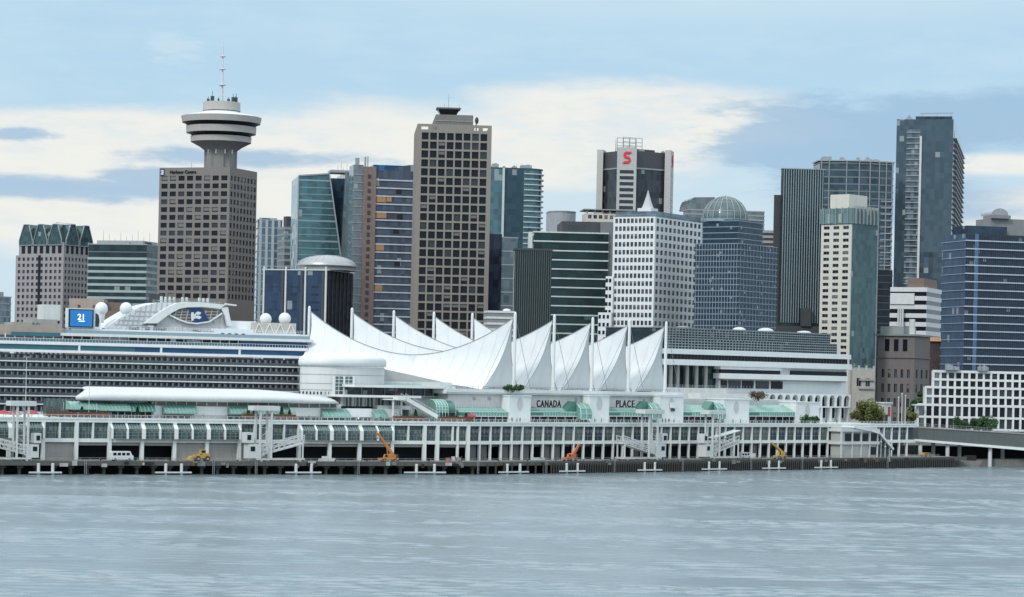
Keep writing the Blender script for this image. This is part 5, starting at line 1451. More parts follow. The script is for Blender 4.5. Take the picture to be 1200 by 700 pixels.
def viaduct():
    Y = 1012.0
    def xz(px, py):
        k, t = ray(px, py); return k * Y, CAM_H + t * Y
    xa, za = xz(1077, 500.8); xb, zb = xz(1200, 508.5)
    g = (zb - za) / (xb - xa); L = (xb - xa) * 1.3
    t = thing('viaduct', 'dark sided road viaduct with a white lower edge on white pillars at the right', 'viaduct', (xa, Y, 0))
    def strip(nm, pa, pb, pa2, pb2, y0, y1, mat):
        """a sloping beam between two photo edges"""
        (x0, u0), (x1, u1), (_, v0), (_, v1) = xz(*pa), xz(*pb), xz(*pa2), xz(*pb2)
        e = (x1 - x0) * .3; x0 -= xa; x1 -= xa
        m = MB(); m.slab([(x0, v0), (x1 + e, v1 + (v1 - v0) * .3), (x1 + e, u1 + (u1 - u0) * .3), (x0, u0)], y0, y1); return part(t, nm, m.mesh(nm, mat))
    strip('side_wall', (1077, 501.5), (1200, 509), (1077, 515), (1200, 526), 0, 16, solid('viaduct_side', (.085, .10, .10), .8, 0, .25, .3, .2))
    strip('white_edge', (1072, 514.6), (1200, 524.8), (1072, 517), (1200, 528), -.7, .9, M['white'])
    strip('coping', (1077, 500.2), (1200, 507.8), (1077, 501.6), (1200, 509.1), -.25, .6, M['conc'])
    r = MB(); n = 26
    for i in range(n): x = L * i / n; r.box(x - .05, x + .05, .1, .2, za + g * x, za + g * x + 1.5)
    for h in (.8, 1.5): r.bar((0, .15, za + h), (L, .15, za + g * L + h), .1)
    part(t, 'railing', r.mesh('railing', M['steel']))
    rd = MB(); rd.add([(0, .6, za + .3), (L, .6, za + g * L + .3), (L, 15.8, za + g * L + .3), (0, 15.8, za + .3)], [(0, 1, 2, 3)]); part(t, 'road', rd.mesh('road', solid('asphalt', (.05, .05, .05), .9)))
    p = MB(); p.cyl((0, 0, 0), (0, 0, xz(1140, 521)[1]), .8, None, 12); pm = p.mesh('pillar', M['offwhite'])
    for px in (1079, 1111, 1161, 1205): part(t, 'pillar', pm, (xz(px, 530)[0] - xa, 1.4, 0))
    for px in (1098, 1129, 1180): part(t, 'pillar', pm, (xz(px, 530)[0] - xa, 9, 0))
    bk = MB(); bk.box(-20, L + 40, 16.5, 17.5, 0, xz(1200, 526)[1]); part(t, 'back_wall', bk.mesh('back_wall', M['black']))
    sh = MB(); sh.slab([(L * .2, -1), (L + 40, -1), (L + 40, 4.2), (L * .6, 3.0), (L * .3, 2.2)], 3.5, 16); solo('shore', sh.mesh('shore', M['wharf']), 'dark stone shore bank under the viaduct', 'shore', (xa, Y, 0), kind='structure')
    b = thing('work_barge', 'low grey work barge moored at the shore under the viaduct', 'boat', (xz(1122, 545)[0], Y - 4, 0))
    h = MB(); h.slab([(-7, -.3), (7, -.3), (8.5, 2.3), (-8.5, 2.6)], -3, 2.5); part(b, 'hull', h.mesh('hull', M['wharf']))
    d = MB(); d.box(2, 6.5, -1, 1.4, 2.4, 4.4); part(b, 'deckhouse', d.mesh('deckhouse', M['black']))
    bl = MB(); bl.cyl((0, 0, 2.4), (0, 0, 3.2), .25, .3, 8); bm = bl.mesh('bollard', M['dark'])
    for x in (-6, -2): part(b, 'bollard', bm, (x, -2, 0))
viaduct()
# ---------------------------------------------------------------- the cruise ship behind the wharf
def ship():
    s0 = 95.0
    u, z = FA.uz(150, 424, s0)
    FS = Frame(FA.pt(u, s0), 25.0)
    S = On(FS, 0, 0, 0, 'cruise_ship', 'huge white cruise ship with rows of dark balconies moored behind the pier', 'cruise ship')
    X = lambda px, py=424: FS.u(px, py, 0)
    Z = lambda py, px=150: FS.z(px, py, 0)
    xl, xr = X(-60), X(366)
    wh = solid('ship_white', (.68, .70, .72), .5, 0, .07, .3, .10)
    D = 32.0
    h = MB(); h.box(xl, xr, 1.6, D, 0, Z(423)); S.part('hull', h, wh)
    h = MB(); h.box(xl, xr - 6, .6, 1.7, 0, Z(484)); S.part('lower_hull', h, wh)
    # balcony decks
    rows = [426.0, 436.2, 446.0, 455.8, 465.6, 475.4]
    st = MB(); st.box(xl, X(352), -.25, 2.2, -.2, .2); me = st.mesh('deck_edge', M['white'])
    for y in rows: part(S.t, 'deck_edge', me, (0, 0, Z(y)))
    dh = Z(426) - Z(436.2)
    cw = 2.05
    protos = []
    for k in range(3):
        p = MB(); p.cur = 0; p.box(-cw / 2, cw / 2, 1.42, 1.5, .28, dh - .28)
        p.cur = 1; p.box(-cw * .38, -cw * (.08, -.05, .15)[k], 1.32, 1.42, .3, dh * .78); p.cur = 2; p.box(cw / 2 - .07, cw / 2 + .07, -.1, 1.5, .28, dh * .80)
        protos.append(p)
    slots = []
    nx = int((X(350) - xl) / cw)
    for y in [416.4] + rows:
        for i in range(nx): slots.append(((X(350) - (i + .5) * cw, 0, Z(y) - dh), 0, rnd.randrange(3)))
    slots.sort(key=lambda q: (abs(q[0][2] - Z(436)) > dh * 1.2, -q[0][0]))
    many(S.t, 'balcony', protos, slots, [solid('balcony_dark', (.05, .06, .078), .25, 0, .4), solid('balcony_curtain', (.30, .30, .315), .6, 0, .5, .8, 0), M['steel']])
    gl = MB(); gl.box(xl, X(351), -.12, -.04, .28, dh * .40)
    gm = gl.mesh('balcony_rail', solid('rail_glass', (.085, .10, .12), .2, .2, .5, .5, 0))
    for y in rows: part(S.t, 'balcony_rail', gm, (0, 0, Z(y)))
    # public decks above: white bands and dark or blue glass strips
    def band(nm, y0, y1, mat, a=-60, b=366, dy=0.0, back=4.0):
        mb = MB(); mb.box(X(a), X(b), -.3 + dy, back, Z(y1), Z(y0)); return S.part(nm, mb, mat)
    band('white_band', 412.4, 415.6, wh, -60, 360)
    o = band('window_strip', 406.4, 412.4, M['teal'], -60, 92, .5)
    o2 = band('window_strip', 406.4, 412.4, M['teal'], 93, 158, .5); o3 = band('window_strip', 406.4, 412.4, M['shipblue'], 158, 188, .5); band('window_strip', 406.4, 412.4, M['shipblue'], 189, 280, .5); band('window_strip', 405.9, 412.4, M['shipblue'], 281, 358, .5)
    mb = MB(); mb.box(-.35, .35, -.2, .8, Z(412.4), Z(406)); me = mb.mesh('strip_post', wh)
    for px in (92.5, 188.5, 280.5): part(S.t, 'strip_post', me, (X(px), 0, 0))
    band('white_band', 402.8, 406.4, wh, -60, 360)
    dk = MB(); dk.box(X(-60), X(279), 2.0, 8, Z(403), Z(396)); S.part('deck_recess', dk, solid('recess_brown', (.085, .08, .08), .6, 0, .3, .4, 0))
    ps = MB(); ps.box(-.14, .14, .2, .5, Z(403), Z(394)); me = ps.mesh('deck_post', wh)
    for i in range(30): part(S.t, 'deck_post', me, (X(-40) + (X(279) - X(-40)) * i / 29, 0, 0))
    rl = MB(); L = X(362) - xl
    for i in range(120): rl.box(xl + L * i / 120 - .04, xl + L * i / 120 + .04, -.2, -.12, Z(403), Z(399.4))
    rl.bar((xl, -.16, Z(399.4)), (X(362), -.16, Z(399.4)), .12); rl.cur = 1; rl.box(xl, X(281), -.13, -.09, Z(403), Z(399.6)); S.part('deck_railing', rl, wh, solid('windbreak_glass', (.10, .16, .19), .2, .2, .3))
    band('window_strip', 396, 402.8, M['shipblue'], 281, 360, .5)
    for a, b in ((110, 150), (220, 236)):
        q = MB(); q.box(X(a), X(b), 1.2, 3, Z(402.6), Z(396.5)); S.part('deck_house', q, wh)
    lb = MB()
    for a in range(240, 280, 5): lb.box(X(a), X(a + 3.4), 1.4, 1.8, Z(402.4), Z(399)); 
    S.part('deck_loungers', lb, M['steel'])
    band('white_band', 392.4, 395.6, M['white'], 72, 366, -.5)
    band('glass_screen', 388.6, 392.4, solid('screen_glass', (.24, .32, .36), .2, .1, .15, .3, 0), 78, 362, -.1)
    band('upper_deck', 386.5, 394.5, wh, 84, 362, 2.0, 24)
    band('aft_block', 384.0, 396, M['tan'], -10, 72, 3.0, 20)
    gm = MB(); gm.box(X(12), X(70), -.2, -.1, Z(397), Z(392.5)); S.part('aft_screen', gm, M['teal'])
    for a, b, y in ((18, 50, 381), (40, 70, 377)):
        q = MB(); q.box(X(a), X(b), 4, 16, Z(386), Z(y)); S.part('aft_house', q, M['conc'])
    q = MB(); q.box(X(55), X(75), 6, 14, Z(378), Z(359.5)); S.part('vent_block', q, M['offwhite'])
    # open air film screen
    sc = MB(); sc.box(X(79), X(110), 1.2, 4, Z(386), Z(363.2)); so = S.part('screen_frame', sc, M['white'])
    bz = MB(); bz.box(X(80.4), X(109.6), 1.0, 1.3, Z(385.2), Z(364.2)); part(so, 'screen_bezel', bz.mesh('screen_bezel', M['black']))
    em, T, b_ = new_mat('screen_light')
    b_.inputs['Base Color'].default_value = (.01, .10, .28, 1); b_.inputs['Emission Color'].default_value = (.004, .10, .27, 1); b_.inputs['Emission Strength'].default_value = .9
    sp = MB(); sp.box(X(82), X(108), .85, 1.05, Z(384.2), Z(365.3)); part(so, 'screen_picture', sp.mesh('screen_picture', em))
    ew, T, b_ = new_mat('screen_white'); b_.inputs['Emission Color'].default_value = (.8, .85, .9, 1); b_.inputs['Emission Strength'].default_value = .8
    tm = text_mesh('21', 2.7, ew, .03, .05); part(so, 'screen_text', tm, (X(95), .8, Z(376.4)))
    lt = MB(); lt.box(X(92), X(99), .78, .86, Z(378.6), Z(377.6)); part(so, 'screen_caption', lt.mesh('screen_caption', ew))
    rb = MB(); rb.slab([(X(110), Z(386)), (X(118), Z(386)), (X(119), Z(377)), (X(117), Z(366.5)), (X(110), Z(364))], 1.4, 6); o = S.part('screen_support', rb, M['white'])
    ho = MB(); ho.slab([(X(112), Z(384)), (X(116), Z(384)), (X(116.8), Z(377)), (X(115.5), Z(370)), (X(112), Z(368))], 1.3, 1.5); part(o, 'support_opening', ho.mesh('support_opening', M['win_mid']))
    # satellite domes
    for px, py, r in ((126.5, 361.5, 7.6), (155.8, 361.5, 7.4), (320.5, 374, 7.0), (343, 373.5, 7.2)):
        m = r * FS.pt(X(px), 0)[1] / FPX
        d = MB(); d.ball((0, 0, 0), m, m, m * 1.02, 20, 14); o = part(S.t, 'satellite_dome', d.mesh('satellite_dome', M['white']), (X(px, py), 8, Z(py, px)))
        c = MB(); c.cyl((0, 0, -m * 2.2), (0, 0, -m * .8), m * .42, m * .6, 12); part(o, 'pedestal', c.mesh('pedestal', M['white']))
    # funnel house: a sweeping white arch round a lens shaped grille
    dm = MB(); dm.slab([(X(128), Z(387)), (X(205), Z(387)), (X(212), Z(352.5)), (X(190), Z(353)), (X(168), Z(359)), (X(150), Z(370)), (X(136), Z(379))], 6, 22)
    S.part('funnel_fairing', dm, solid('fairing_grey', (.52, .545, .56), .6, 0, .12, .4, .1))
    fl = MB()
    for k in range(11):
        a = 140 + 6.2 * k; t0 = 386 - max(0, 0) ; yt = 379 - (a - 136) * .62 if a < 168 else 359 - (a - 168) * .27
        fl.bar((X(a), 5.9, Z(386)), (X(a + 5), 5.9, Z(max(353.5, yt - 2))), .22)
    for y in (364, 369.5, 375, 380.5): fl.bar((X(172 - (y - 358) * -0 - (y - 358) * 1.5), 5.88, Z(y)), (X(204), 5.88, Z(y)), .2)
    S.part('fairing_lattice', fl, solid('lattice_grey', (.36, .38, .40), .6))
    bk = MB(); bk.slab([(X(186), Z(388)), (X(270), Z(386)), (X(267), Z(372)), (X(262), Z(359)), (X(200), Z(357)), (X(190), Z(372))], 5.2, 20); S.part('funnel_house', bk, solid('funnel_grey', (.42, .43, .44), .6))
    ar = MB()
    top = [(173, 379), (183, 371.5), (193, 364.5), (203, 358.5), (212, 355), (222, 353.6), (240, 354.2), (258, 356), (268, 357)]
    bot = [(188, 379), (194, 374.5), (200, 370), (207, 365.5), (214, 362), (223, 360), (240, 359.6), (256, 361), (262, 362)]
    T_ = [(X(a, b), Z(b, a)) for a, b in top]; B_ = [(X(a, b), Z(b, a)) for a, b in bot]
    f = lambda P, y: [(x, y, z) for x, z in P]
    ar.grid([f(T_, 3.6), f(B_, 3.6)], False); ar.grid([f(T_, 6.5), f(T_, 3.6)], False); ar.grid([f(B_, 3.6), f(B_, 6.5)], False)
    for a, b, q in ((top[-1], bot[-1], 0),):
        ar.slab([(X(268), Z(357, 268)), (X(280), Z(358.5, 280)), (X(280), Z(357, 280)), (X(268), Z(355.4, 268))], 3.6, 6)
    ar.slab([(X(262), Z(361, 262)), (X(270), Z(360, 270)), (X(272), Z(370, 272)), (X(275), Z(382, 275)), (X(270), Z(382, 270)), (X(267), Z(371, 267))], 3.7, 6.4)
    S.part('funnel_arch', ar, M['white'])
    ln = MB(); U = [(203, 369), (214, 363.5), (226, 361), (240, 360.4), (254, 362), (265, 367)]; Lw = [(203, 369), (214, 374.5), (224, 378), (235, 379.2), (250, 377), (265, 367)]
    ln.grid([[(X(a, b), 4.6, Z(b, a)) for a, b in U], [(X(a, b), 4.6, Z(b, a)) for a, b in Lw]], False)
    lo = S.part('funnel_grille', ln, solid('grille_grey', (.13, .13, .13), .6))
    br = MB()
    for i in range(9):
        a = 207 + 7 * i; br.bar((X(a), 4.45, Z(377.5, a)), (X(a + 3), 4.45, Z(362.5, a)), .28)
    for y in (365.5, 369, 372.5, 376): br.bar((X(206 + abs(y - 369)), 4.4, Z(y, 206)), (X(263 - abs(y - 369)), 4.4, Z(y, 263)), .25)
    part(lo, 'grille_bars', br.mesh('grille_bars', solid('bar_pale', (.38, .37, .35), .6)))
    ci = MB()
    for (a, b), (c, d) in zip(Lw, Lw[1:]): ci.bar((X(a, b), 4.3, Z(b, a)), (X(c, d), 4.3, Z(d, c)), .5)
    part(lo, 'grille_rim', ci.mesh('grille_rim', M['white']))
    # the emblem: a pale profile with streaming hair on blue
    eb = MB(); E_ = [(225, 361.2), (238, 360.6), (243, 364), (247, 371), (250, 377), (237, 378.6), (230, 377.4), (228, 370)]
    eb.slab([(X(a, b), Z(b, a)) for a, b in E_[::-1]], 4.1, 4.45); eo = part(lo, 'emblem', eb.mesh('emblem', solid('emblem_blue', (.012, .04, .13), .5, 0, .4, 1.2, .3)))
    wv = MB()
    for poly in ([(228.5, 366), (231, 366), (232.5, 369), (231, 376), (228.8, 376), (228, 371)], [(233, 367), (236, 365), (240, 366), (239, 368.5), (235.5, 369)], [(233.5, 370.5), (237, 369.5), (240.5, 371.5), (238.5, 374), (234, 373)], [(231.5, 368.5), (234, 367.5), (234.5, 372), (232, 374)]):
        wv.slab([(X(a, b), Z(b, a)) for a, b in poly[::-1]], 3.95, 4.12)
    S.part('emblem_figure', wv, M['white']).parent = S.t
    # exhaust pipes and rails behind the arch
    ex = MB(); ex.cyl((0, 0, 0), (0, 0, 2.6), .5, None, 10); me = ex.mesh('exhaust_pipe', M['offwhite'])
    for px in (200, 204, 208, 212, 218, 226, 232, 246, 254, 258): part(S.t, 'exhaust_pipe', me, (X(px), 12 + px % 5, Z(354)))
    rl = MB()
    for k in range(14): rl.box(X(188 + 6 * k) - .08, X(188 + 6 * k) + .08, 9, 9.2, Z(357), Z(349))
    rl.bar((X(186), 9.1, Z(350)), (X(268), 9.1, Z(350.6)), .16); rl.bar((X(186), 9.1, Z(352)), (X(268), 9.1, Z(352.6)), .12); S.part('funnel_railing', rl, M['steel'])
    # forward end
    for a, b, y0, y1, dy in ((252, 306, 386, 372, 6), (252, 298, 392, 382, 1.6), (298, 352, 396, 386, 1.0), (300, 352, 388, 373, 5)):
        q = MB(); q.box(X(a), X(b), dy, dy + 14, Z(y0), Z(y1)); S.part('upper_house', q, wh if y1 != 373 else solid('net_beige', (.42, .40, .35), .8))
    tr = MB()
    for k in range(4):
        a = 302 + 12.5 * k; tr.bar((X(a), 4.8, Z(388)), (X(a + 6), 4.8, Z(374)), .3); tr.bar((X(a + 6), 4.8, Z(374)), (X(a + 12.5), 4.8, Z(388)), .3)
    S.part('net_truss', tr, M['white'])
    ws = MB(); ws.box(X(302), X(352), .8, 1.0, Z(395), Z(390)); S.part('window_strip', ws, M['win_mid'])
    wn = MB(); wn.box(-.6, .6, -.1, .1, 0, .9); me = wn.mesh('porthole', M['dark'])
    for k, px in enumerate((186, 196, 207, 214, 226, 238, 262, 270, 278, 286)): part(S.t, 'porthole', me, (X(px), 1.98 if px < 252 else 1.58, Z(390.5)))
    r = random.Random(3)
    for k in range(34):
        px = 90 + 8 * k; w = r.uniform(.3, 1.0); y = r.uniform(388, 389.4)
        part(S.t, 'deck_window', MB().box(-w, w, 0, .1, 0, r.uniform(.4, .8)).mesh('deck_window', M[r.choice(('dark', 'win_mid', 'steel'))]), (X(px), 1.93, Z(y)))
    for k in range(26):
        px = r.uniform(85, 300); w = r.uniform(.3, .9)
        part(S.t, 'deck_locker', MB().box(-w, w, 2.2, 3.4, 0, r.uniform(.6, 1.7)).mesh('deck_locker', M[r.choice(('offwhite', 'steel', 'roofgrey'))]), (X(px), 0, Z(386.5)))
    rl = MB(); a, b = X(86), X(360)
    for k in range(90): rl.box(a + (b - a) * k / 90 - .03, a + (b - a) * k / 90 + .03, 2.05, 2.1, Z(386.5), Z(386.5) + 1.15)
    for h in (.6, 1.15): rl.bar((a, 2.08, Z(386.5) + h), (b, 2.08, Z(386.5) + h), .07)
    S.part('sun_deck_railing', rl, wh)
    bo = MB(); bo.slab([(-4.5, 0), (4.5, 0), (5.2, 1.2), (4, 2.2), (-4, 2.2), (-5.2, 1.2)], -1.2, 1.2)
    bl = S.part('deck_slide', MB().box(X(200), X(206), .5, 1.4, Z(402), Z(395.6)), M['white'])
ship()
# ---------------------------------------------------------------- the great white sails
SN, SFAR = 27.0, 96.0
def fabric():
    m, T, b = new_mat('sail_fabric')
    tc = T.n('ShaderNodeTexCoord')
    n = T.noise(tc.outputs['Object'], .12, 4, .6)
    T.lk(T.mix(T.ss(n, .3, .7), (.71, .73, .74), (.77, .785, .79)), b.inputs['Base Color'])
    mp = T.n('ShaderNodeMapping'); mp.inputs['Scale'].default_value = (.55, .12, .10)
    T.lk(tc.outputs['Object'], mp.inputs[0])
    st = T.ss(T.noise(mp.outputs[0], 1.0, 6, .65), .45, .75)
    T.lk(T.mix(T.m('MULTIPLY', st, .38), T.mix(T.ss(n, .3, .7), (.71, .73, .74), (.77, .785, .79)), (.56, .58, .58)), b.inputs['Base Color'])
    b.inputs['Roughness'].default_value = .55
    tr = T.n('ShaderNodeBsdfTranslucent'); tr.inputs[0].default_value = (.8, .84, .86, 1)
    mx = T.n('ShaderNodeMixShader'); mx.inputs[0].default_value = .22
    T.lk(b.outputs[0], mx.inputs[1]); T.lk(tr.outputs[0], mx.inputs[2])
    T.lk(mx.outputs[0], m.node_tree.nodes['Material Output'].inputs[0])
    return m
NEAR = [(603, 367), (649, 370), (694, 373), (737, 376), (780, 378)]
FARM = [(362, 360), (412, 362), (461, 365), (508, 366.5), (553, 368)]
ZS = FB.z(690, 459, SN)                                  # roof deck under the sails
def sails():
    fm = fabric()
    where = ['largest white sail, seen broadside, first on the left of the row', 'white sail second from the left, rising behind the broadside one', 'white sail in the middle of the row, over the first sign word',
             'white sail fourth from the left, before the dark green banded block', 'white sail last on the right, its mast beside the terraced hotel']
    un = [FB.u(p[0], p[1] + 40, SN) for p in NEAR]; uf = [FB.u(p[0], p[1] + 30, SFAR) for p in FARM]
    g = 8.6
    for i in range(5):
        zn, zf = FB.z(*NEAR[i], SN), FB.z(*FARM[i], SFAR)
        u0 = un[i]
        t = thing('sail_roof', where[i], 'sail roof', FB.pt(u0, SN, ZS), FB.ph, 'five white sail roofs')
        lift = 8.0 if i == 0 else 0.0
        d = uf[i] - u0; L = SFAR - SN; dip = 12.2 + (1.5 if i == 0 else 0)
        hn, hf = zn - ZS, zf - ZS
        ridge = lambda q: Vector((d * (1 - q) * 1.0, L * (1 - q) + (1.0 if q > .5 else -1.0), hf + (hn - hf) * q - 1.8 - 4 * dip * q * (1 - q)))
        def base(q, sd):
            a = Vector((d - g * (.95 if sd < 0 else -.95), L - 5, .8 + (lift if sd < 0 else 0))); b = Vector((sd * g, 6.5, .6))
            p = a.lerp(b, q); p.z += -.5 + (lift * -.35 * 4 * q * (1 - q) * 0 if sd < 0 else 0)
            p.z += 2.2 * math.sin(math.pi * q) * (.3 if i else .1)
            return p
        NQ, NV = 30, 12
        mb = MB()
        def surf(q, v, sd):
            r, b = ridge(q), base(q, sd)
            p = r.lerp(b, v)
            p.z = b.z + (r.z - b.z) * (1 - v) ** (1.0 + .45 * math.sin(math.pi * min(1, q * 1.0)) + .12)
            p.x -= sd * 2.1 * math.sin(math.pi * v) * (1 - .2 * math.sin(math.pi * q))
            return p
        for sd in (-1, 1): mb.grid([[surf(q / NQ, v / NV, sd) for q in range(NQ + 1)] for v in range(NV + 1)])
        for end in (1, 0):
            rows = []
            for v in range(NV + 1):
                a, b = surf(end, v / NV, -1), surf(end, v / NV, 1)
                row = []
                for k in range(9):
                    p = a.lerp(b, k / 8); p.y += (1 if end else -1) * 1.5 * math.sin(math.pi * k / 8) * (v / NV); 
                    p.z += 1.0 * math.sin(math.pi * k / 8) * (v / NV) ** 4
                    row.append(p)
                rows.append(row)
            mb.grid(rows)
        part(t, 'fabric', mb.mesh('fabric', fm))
        cb = MB()
        pts = [ridge(q / 40) + Vector((0, 0, .12)) for q in range(41)]
        for a, b in zip(pts, pts[1:]): cb.bar(a, b, .22)
        for sd in (-1, 1):
            pts = [surf(1, v / 16, sd) + Vector((0, -.06, .06)) for v in range(17)]
            for a, b in zip(pts, pts[1:]): cb.bar(a, b, .14)
        cb.bar((0, 0, hn - 1), base(1, -1), .1); cb.bar((0, 0, hn - 1), base(1, 1) + Vector((0, -6, 0)), .1)
        part(t, 'edge_cable', cb.mesh('edge_cable', solid('cable_grey', (.25, .27, .28), .5, .3)))
        for x, y, h in ((0, 0, hn), (d, L, hf)):
            ms = MB(); ms.cyl((0, 0, -.3), (0, 0, h - .4), .62, .5, 14); ms.ball((0, 0, h - .4), .5, .5, .8, 12, 6)
            ms.cyl((0, 0, -.3), (0, 0, .5), 1.0, .9, 12)
            part(t, 'mast', ms.mesh('mast', M['white']), (x, y, 0))
        # seams of the fabric panels, hair-thin welts
        sw = MB()
        for sd in (-1, 1):
            for q in range(2, NQ, 2):
                pts = [surf(q / NQ, v / 8, sd) + Vector((0, 0, .03)) for v in range(9)]
                for a, b in zip(pts, pts[1:]): sw.bar(a, b, .10, .04)
        part(t, 'fabric_seams', sw.mesh('fabric_seams', solid('seam_grey', (.50, .53, .55), .6)))
sails()

def sail_hall():
    S = On(FB, FB.u(547, 478, 24), 24, ZP, 'convention_hall', 'long white hall under the sails with pylons and green conservatories above the promenade', 'building')
    X = lambda px, py=478, s=24.0: S.x(px, py, s)
    Z = lambda py, px=690, s=24.0: S.z(px, py, s)
    wh = M['offwhite']
    W = X(905)
    b = MB(); b.box(-6, X(800), 2.6, 78, 0, ZS - ZP - 1.4); S.part('wall', b, solid('hall_pale', (.54, .52, .515), .75))
    b = MB(); b.box(X(800), W + 22, 7, 34, 0, Z(468, 850)); S.part('lower_wall', b, wh)
    b = MB(); b.box(-8, X(803), 1.5, 80, ZS - ZP - 1.4, ZS - ZP); S.part('roof_slab', b, M['white'])
    b = MB(); b.box(-8.3, X(803) + .3, 1.2, 1.6, ZS - ZP - .9, ZS - ZP + .25); S.part('roof_edge', b, M['white'])
    gr = MB()
    n = 46
    for i in range(n): gr.box(-8 + (X(800) + 8) * i / n - .05, -8 + (X(800) + 8) * i / n + .05, 1.9, 2.0, ZS - ZP, ZS - ZP + 1.1)
    gr.bar((-8, 1.95, ZS - ZP + 1.1), (X(800), 1.95, ZS - ZP + 1.1), .08); S.part('roof_railing', gr, M['steel'])
    pyl = [(593, 618, 464.5), (687, 710, 464.5), (769, 797, 465), (844, 874, 468.5), (929, 956, 472)]
    for a, c, y in pyl:
        p = MB(); p.box(X(a), X(c), -1.6, 7, 0, Z(y, (a + c) / 2)); o = S.part('pylon', p, M['white'])
        q = MB(); m = (X(a) + X(c)) / 2; r = 1.35; zc = Z(y + 9, (a + c) / 2)
        q.add([(m + r * math.cos(k * .3927), -1.68, zc + 2.3 * math.sin(k * .3927)) for k in range(16)], [tuple(range(16))]); part(o, 'oval_relief', q.mesh('oval_relief', M['steel'] if False else solid('relief_grey', (.42, .44, .44), .7)))
        r2 = MB(); r2.box(X(a) - .25, X(c) + .25, -1.9, 7, Z(y, (a + c) / 2), Z(y, (a + c) / 2) + .35); part(o, 'coping', r2.mesh('coping', M['white']))
    bx = MB(); m = (X(781) + X(787)) / 2; bx.box(m - 1.3, m + 1.3, -2.4, -1.6, Z(478, 784), Z(472, 784)); S.part('lamp_box', bx, M['white'])
    bx = MB(); bx.box(m - .8, m + .8, -2.2, -1.6, Z(482, 784), Z(479, 784)); S.part('dark_niche', bx, M['dark'])
    # green glazed conservatories between the pylons
    gm = M['green']
    for a, c, vault in ((535, 593, 0), (618, 687, 1), (710, 769, 1), (797, 844, 1), (874, 929, 0)):
        xa, xc = X(a), X(c); mid = (a + c) / 2
        zt, ze, zw = Z(475, mid), Z(483, mid), Z(487.5, mid)
        g = MB(); g.side([(-1.2, zw), (-1.2, ze), (4.5, zt), (4.9, zt), (4.9, zw)], xa + .1, xc - .1); o = S.part('conservatory', g, gm)
        r = MB(); k = int((xc - xa) / 1.3)
        for i in range(k + 1):
            x = xa + .2 + (xc - xa - .4) * i / k
            r.bar((x, -1.22, ze), (x, 4.5, zt + .02), .14); r.bar((x, -1.22, zw), (x, -1.22, ze), .12)
        for q in (0, .45, 1): r.bar((xa, -1.25 + 5.7 * q, ze + (zt - ze) * q + .03), (xc, -1.25 + 5.7 * q, ze + (zt - ze) * q + .03), .2)
        part(o, 'glazing_bars', r.mesh('glazing_bars', solid('bar_green', (.42, .62, .56), .5)))
        d = MB(); d.box(xa + .1, xa + (xc - xa) * .22, -1.3, -1.15, zw + .1, ze - .2); part(o, 'dark_pane', d.mesh('dark_pane', M['greendk']))
        w = MB(); w.box(xa + .1, xc - .1, -.6, 4.9, 0, zw); o2 = S.part('shop_front', w, M['win_dark'])
        w = MB()
        for i in range(7): x = xa + (xc - xa) * (i + .3) / 7; w.box(x - .12, x + .12, -.75, -.6, 0, zw)
        w.box(xa, xc, -1.3, -.6, zw - .25, zw + .02); part(o2, 'shop_frames', w.mesh('shop_frames', wh))
        if vault:
            x0, x1 = xc - (xc - xa) * .38, xc - .3; xm = (x0 + x1) / 2
            arc = [(0.5, zt + .9), (-1.4, zt + .4), (-2.8, zt - 1.0), (-3.2, ze - .5), (-3.2, zw - 1.0), (4, zw - 1.0), (4, zt + .9)]
            v = MB(); v.side(arc, xm - .2, x1); vo = S.part('vault', v, gm)
            v2 = MB()
            for x in (xm - .2, (xm + x1) / 2, x1):
                for (y0, z0), (y1, z1) in zip(arc[:5], arc[1:5]): v2.bar((x, y0, z0), (x, y1, z1), .22)
            for y0, z0 in arc[1:5]: v2.bar((xm - .2, y0 - .03, z0), (x1, y0 - .03, z0), .18)
            part(vo, 'vault_bars', v2.mesh('vault_bars', solid('bar_green2', (.40, .60, .54), .5)))
            gb = MB(); gb.slab([(x0 - .5, ze), (xm - .3, ze), (xm - .3, zt + .9), (xm - 1.0, zt + 1.4)], -1.0, 3); S.part('gable', gb, M['greendk'])
    # upper recess strip behind the signs
    st = MB(); n = 14
    for i in range(n):
        if i in (4, 5, 6, 9, 10, 11): continue
        st.box(X(560) + (X(790) - X(560)) * i / n, X(560) + (X(790) - X(560)) * i / n + 1.4, 2.5, 2.65, Z(471), Z(467))
    S.part('clerestory', st, solid('clerestory_grey', (.33, .32, .32), .5))
sail_hall()

def word(s, a, c, label):
    px = (a + c) / 2; S0 = 22.2
    u = FB.u(px, 474, S0); L = FB.u(c, 474, S0) - FB.u(a, 474, S0)
    zb, zt = FB.z(px, 477.2, S0), FB.z(px, 469.3, S0)
    me = text_mesh(s, (zt - zb) / .70, M['black'], .12, .075, 1.18)
    xs = [v.co.x for v in me.vertices]; k = L / (max(xs) - min(xs)); x0 = (max(xs) + min(xs)) / 2
    for v in me.vertices: v.co.x = (v.co.x - x0) * k
    t = thing('sign_lettering', label, 'sign', FB.pt(u, S0, zb), FB.ph)
    part(t, 'letters', me)
    r = MB(); r.box(-L / 2 - .4, L / 2 + .4, .15, .3, -.35, -.12); r.box(-L / 2, -L / 2 + .2, .15, 2.6, -.3, -.1); r.box(L / 2 - .2, L / 2, .15, 2.6, -.3, -.1); part(t, 'sign_rail', r.mesh('sign_rail', M['steel']))
word('CANADA', 629, 657.5, 'black sign letters reading CANADA above a green conservatory')
word('PLACE', 722, 743.5, 'black sign letters reading PLACE above a green conservatory')

